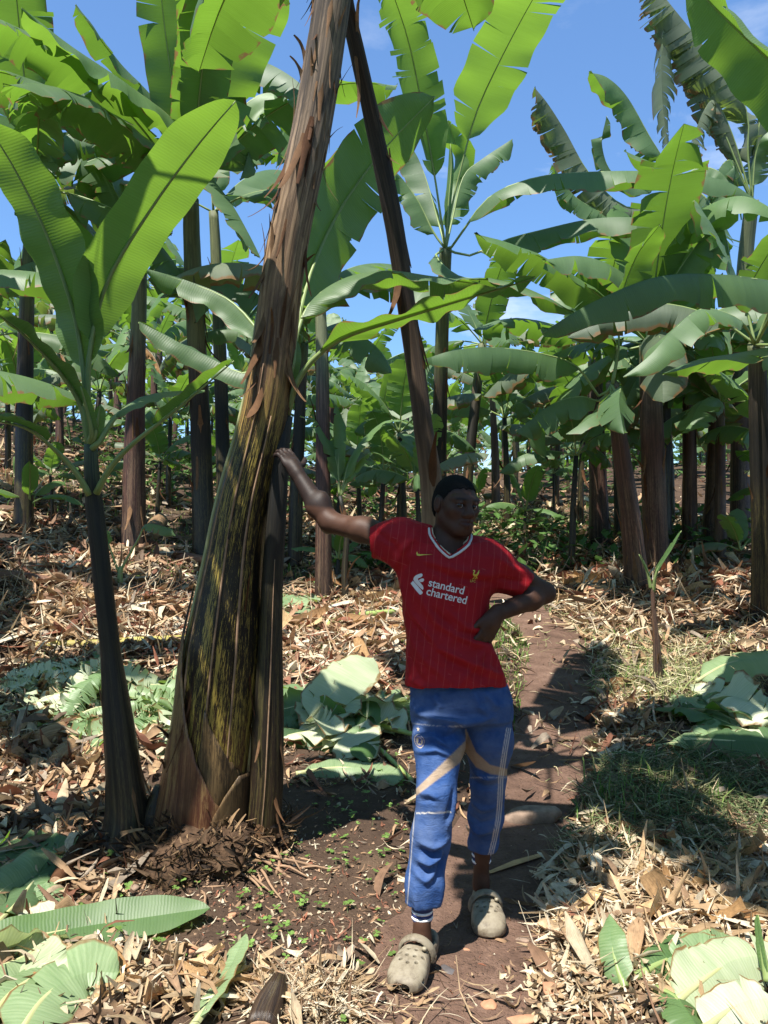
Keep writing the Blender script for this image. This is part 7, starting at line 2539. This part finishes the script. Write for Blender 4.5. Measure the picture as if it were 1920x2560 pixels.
log('slanting green stalk beside the man\'s hip on the cut leaves', gline([(830, 1800), (920, 1830), (1030, 1856)], .06), [.016, .018, .014], 'stalk', name='stalk', cat='stalk', ends='rib_pale')
log('green stalk with a white edge left of the man\'s knee', gline([(920, 1855), (970, 1900), (1030, 1960)], .02), [.012, .014, .012], 'stalk', name='stalk', cat='stalk', ends='rib_pale')
log('long brown midrib lying across the litter at the lower right', gline([(1660, 2330), (1740, 2370), (1800, 2400), (1880, 2450)], .02), [.011, .013, .012, .009], 'root', name='dead_stalk', cat='dead stalk')
log('tan dead stalk above the long midrib at the right', gline([(1680, 2320), (1760, 2300), (1850, 2265)], .02), [.010, .012, .011], 'root', name='dead_stalk', cat='dead stalk')
log('short tan dead stalk lying level in the litter at the right', gline([(1645, 2268), (1690, 2270), (1745, 2278)], .02), [.013, .014, .013], 'root', name='dead_stalk', cat='dead stalk')
log('dark thin stick crossing the shade right of the rear shoe', gline([(1350, 2365), (1430, 2395), (1510, 2425)], .01), [.006, .008, .006], 'bark', name='stick', cat='stick')
log('dead brown stalk leaning in the straw above the small stone', gline([(1475, 2080), (1482, 2150), (1484, 2190)], .03), [.010, .012, .010], 'dry_sheath', name='dead_stalk', cat='dead stalk')
log('grey weathered bark slab in the shade at the right', gline([(1580, 2030), (1650, 2045), (1725, 2065)], .03), [.03, .036, .03], 'dry_sheath', name='bark_slab', cat='bark slab')
log('grey dry stem piece leaning on the soil left of the slender plant\'s foot', gline([(140, 2230), (170, 2190), (205, 2130)], .04), [.03, .036, .032], 'dry_sheath', name='bark_slab', cat='bark slab')
log('burnt stub with a pale inner side at the bottom edge', [tuple(gp(655, 2580) + Vector((0, 0, .0))), tuple(gp(672, 2540) + Vector((0, .01, .03))), tuple(gp(690, 2510) + Vector((.01, .02, .08)))], [.055, .05, .02], 'trunk_dark', name='stub', cat='stub')
log('thin pale stick in front of the mound', gline([(440, 2420), (560, 2412), (720, 2420)], .008), [.004, .005, .004], 'root', name='stick', cat='stick', nseg=7)
log('slanting dry stick behind the thick trunk on its right', [tuple(gp(808, 1600) + Vector((0, 0, .18))), tuple(gp(835, 1640) + Vector((0, 0, .08))), tuple(gp(868, 1668) + Vector((0, 0, .01)))], [.008, .012, .013], 'root', name='stick', cat='stick', nseg=7)


# --- stones and a split of wood
def stone(label, px, py, w, d, h, mat, seed, name='stone', cat='stone', rz=0.0):
    g = gp(px, py)
    r_ = random.Random(seed)
    bm = bmesh.new()
    bmesh.ops.create_icosphere(bm, subdivisions=3, radius=1)
    pl = [(unit(np.array((r_.gauss(0, 1), r_.gauss(0, 1), r_.gauss(0, .8)))), r_.uniform(.62, .9)) for _ in range(9)]
    for v in bm.verts:
        c = np.array(v.co)
        for n_, k_ in pl:
            t = c.dot(n_)
            if t > k_:
                c = c - n_ * (t - k_) * .9
        c = c * (1 + .07 * noise.noise(Vector(c) * 2.5 + Vector((seed, 0, 0))))
        v.co = Vector((c[0] * w, c[1] * d, c[2] * h))
    me = bpy.data.meshes.new(name); bm.to_mesh(me); bm.free()
    me.polygons.foreach_set('use_smooth', np.ones(len(me.polygons), bool))
    o = link(name, me, MAT[mat], None, g + Vector((0, 0, h * .35)))
    o.rotation_euler = (r_.gauss(0, .1), r_.gauss(0, .1), rz)
    return tag(o, label, cat)


stone('large brown boulder-like stone beside the path behind the rear shoe', 1330, 2050, .15, .08, .055, 'stone', 1)
stone('small rounded brown stone right of the split of wood', 1412, 2168, .034, .028, .025, 'stone', 2)
stone('large flat grey-brown stone half buried in the straw at the right', 1565, 2345, .075, .05, .035, 'stone', 3)
stone('grey stone in the shade left of the large flat one', 1390, 2300, .05, .03, .016, 'stone', 4)
stone('orange many-sided stone near the bottom edge right of the path', 1380, 2478, .038, .034, .02, 'brick', 5)
stone('square orange brick piece at the bottom right of the path', 1226, 2518, .032, .028, .014, 'brick', 6)
stone('flat orange stone slab touching the bottom edge', 1308, 2535, .065, .022, .012, 'brick', 7)
stone('smooth brown stone above the orange many-sided one', 1400, 2440, .045, .03, .012, 'stone', 8)
stone('flat terracotta piece under the tip of the long green leaf', 470, 2378, .036, .028, .010, 'brick', 9)
stone('pale speckled pebble right of the terracotta piece', 598, 2378, .020, .018, .012, 'stone', 10)
stone('small grey stone left of the trunk\'s root mass', 338, 2222, .022, .018, .014, 'stone', 11)
stone('dark slate-like stone in the path left of the flat slab', 1122, 2420, .026, .045, .008, 'slate', 12, rz=.5)
stone('flat pinkish slab trodden into the path', 1200, 2412, .085, .05, .006, 'path', 13)
stone('small ochre stone in the path below the rear shoe', 1165, 2356, .018, .014, .007, 'brick', 14)
stone('tan stone right of the rear shoe\'s toe', 1312, 2354, .036, .018, .010, 'stone', 15)
stone('reddish round stone by the green leaf at the lower right', 1645, 2420, .026, .022, .02, 'brick', 16)
stone('pale stone beside the dried plants on the mound', 905, 2345, .016, .014, .010, 'brick', 17)
stone('dull red stone on the mound near the roots', 580, 2290, .018, .016, .010, 'brick', 18)
stone('small dark stone in the litter under the right boulder', 1330, 2262, .02, .016, .010, 'stone', 19)
stone('brown stone in the litter above the flat one', 1640, 2295, .028, .02, .018, 'stone', 20)
g0, g1 = gp(1222, 2188), gp(1352, 2145)
mb = MB()
mb.tube([g0 + Vector((0, 0, .012)), (g0 + g1) / 2 + Vector((0, 0, .018)), g1 + Vector((0, 0, .014))], [.012, .022, .016], 6, flat=.35)
tag(mb.build('wood_split', MAT['wood'], None, smooth=False), 'flat tan split of wood lying across the path behind the rear shoe', 'wood piece')

# --- little plants one can single out
g = gp(1645, 1705)
J_ = empty('banana_sprout', tuple(g), 'thin dead-looking banana sprout with two fresh shoots, right of the path', 'banana sprout')
JP = [g - Vector((0, 0, .03)), at(1642, 1620, g.y), at(1634, 1520, g.y), at(1630, 1460, g.y)]
add_trunk(J_, JP, [.033, .028, .020, .012], 'trunk_red', nseg=12, ring=.05, seed=5, step=.14)
add_flaps(J_, JP, [.033, .028, .020, .012], 7, 77, .2, .95, (.06, .2), (.01, .03))
make_leaf(J_, [at(1631, 1480, g.y), at(1640, 1430, g.y - .05), at(1670, 1380, g.y - .1), at(1702, 1326, g.y - .15)], .017, (-.6, -.5, .5), 'leaf_young', fold=(.6, .3), tears=1, seed=5, t0=.25, rows=14)
make_leaf(J_, [at(1630, 1470, g.y), at(1620, 1430, g.y - .02), at(1600, 1385, g.y - .05)], .012, (.7, -.5, .5), 'leaf_young', fold=(.5, .5), tears=1, seed=6, t0=.25, rows=12)
g = gp(300, 1468)
Q_ = empty('banana_sucker', tuple(g), 'small forked sucker with two pale stalks behind the slender plant', 'banana sucker')
mb = MB(); mb.tube([(0, 0, -.03), (0, 0, .10), (.01, 0, .2)], [.03, .028, .02], 10, smooth_n=8); mb.build('trunk', MAT['rib'], Q_)
make_leaf(Q_, [g + Vector((0, 0, .15)), at(308, 1410, g.y), at(345, 1345, g.y), at(365, 1310, g.y), at(420, 1320, g.y - .1), at(440, 1340, g.y - .1)], .10, (0, -.3, 1), 'leaf', fold=(-.3, -.3), tears=2, seed=7, t0=.5, rows=14)
make_leaf(Q_, [g + Vector((0, 0, .15)), at(290, 1410, g.y), at(265, 1340, g.y), at(250, 1320, g.y)], .09, (0, -.3, 1), 'leaf_young', fold=(-.1, -.1), tears=1, seed=8, t0=.6, rows=10)
for (px_, py_, lab, sc) in ((935, 1240, 'small bright banana sucker left of the man\'s head', 1.0), (842, 1450, 'small banana sucker under the man\'s raised arm', .7), (1310, 1340, 'small bright banana sucker right of the man\'s head', 1.1), (70, 1330, 'small banana sucker at the left edge', .9)):
    g = gp(px_, py_)
    o = empty('banana_sucker', tuple(g), lab, 'banana sucker')
    top = g + Vector((.02, 0, .35 * sc))
    add_trunk(o, [g - Vector((0, 0, .04)), g + Vector((.01, 0, .18 * sc)), top], [.035, .028, .018], 'trunk_sucker', nseg=10, ring=.06, seed=int(px_))
    crown_leaves(o, np.array(top), 6, .75 * sc, .11 * sc, int(px_), mat='leaf_young', emax=80, emin=15, rows=12, cols=4, tears=(0, 3))
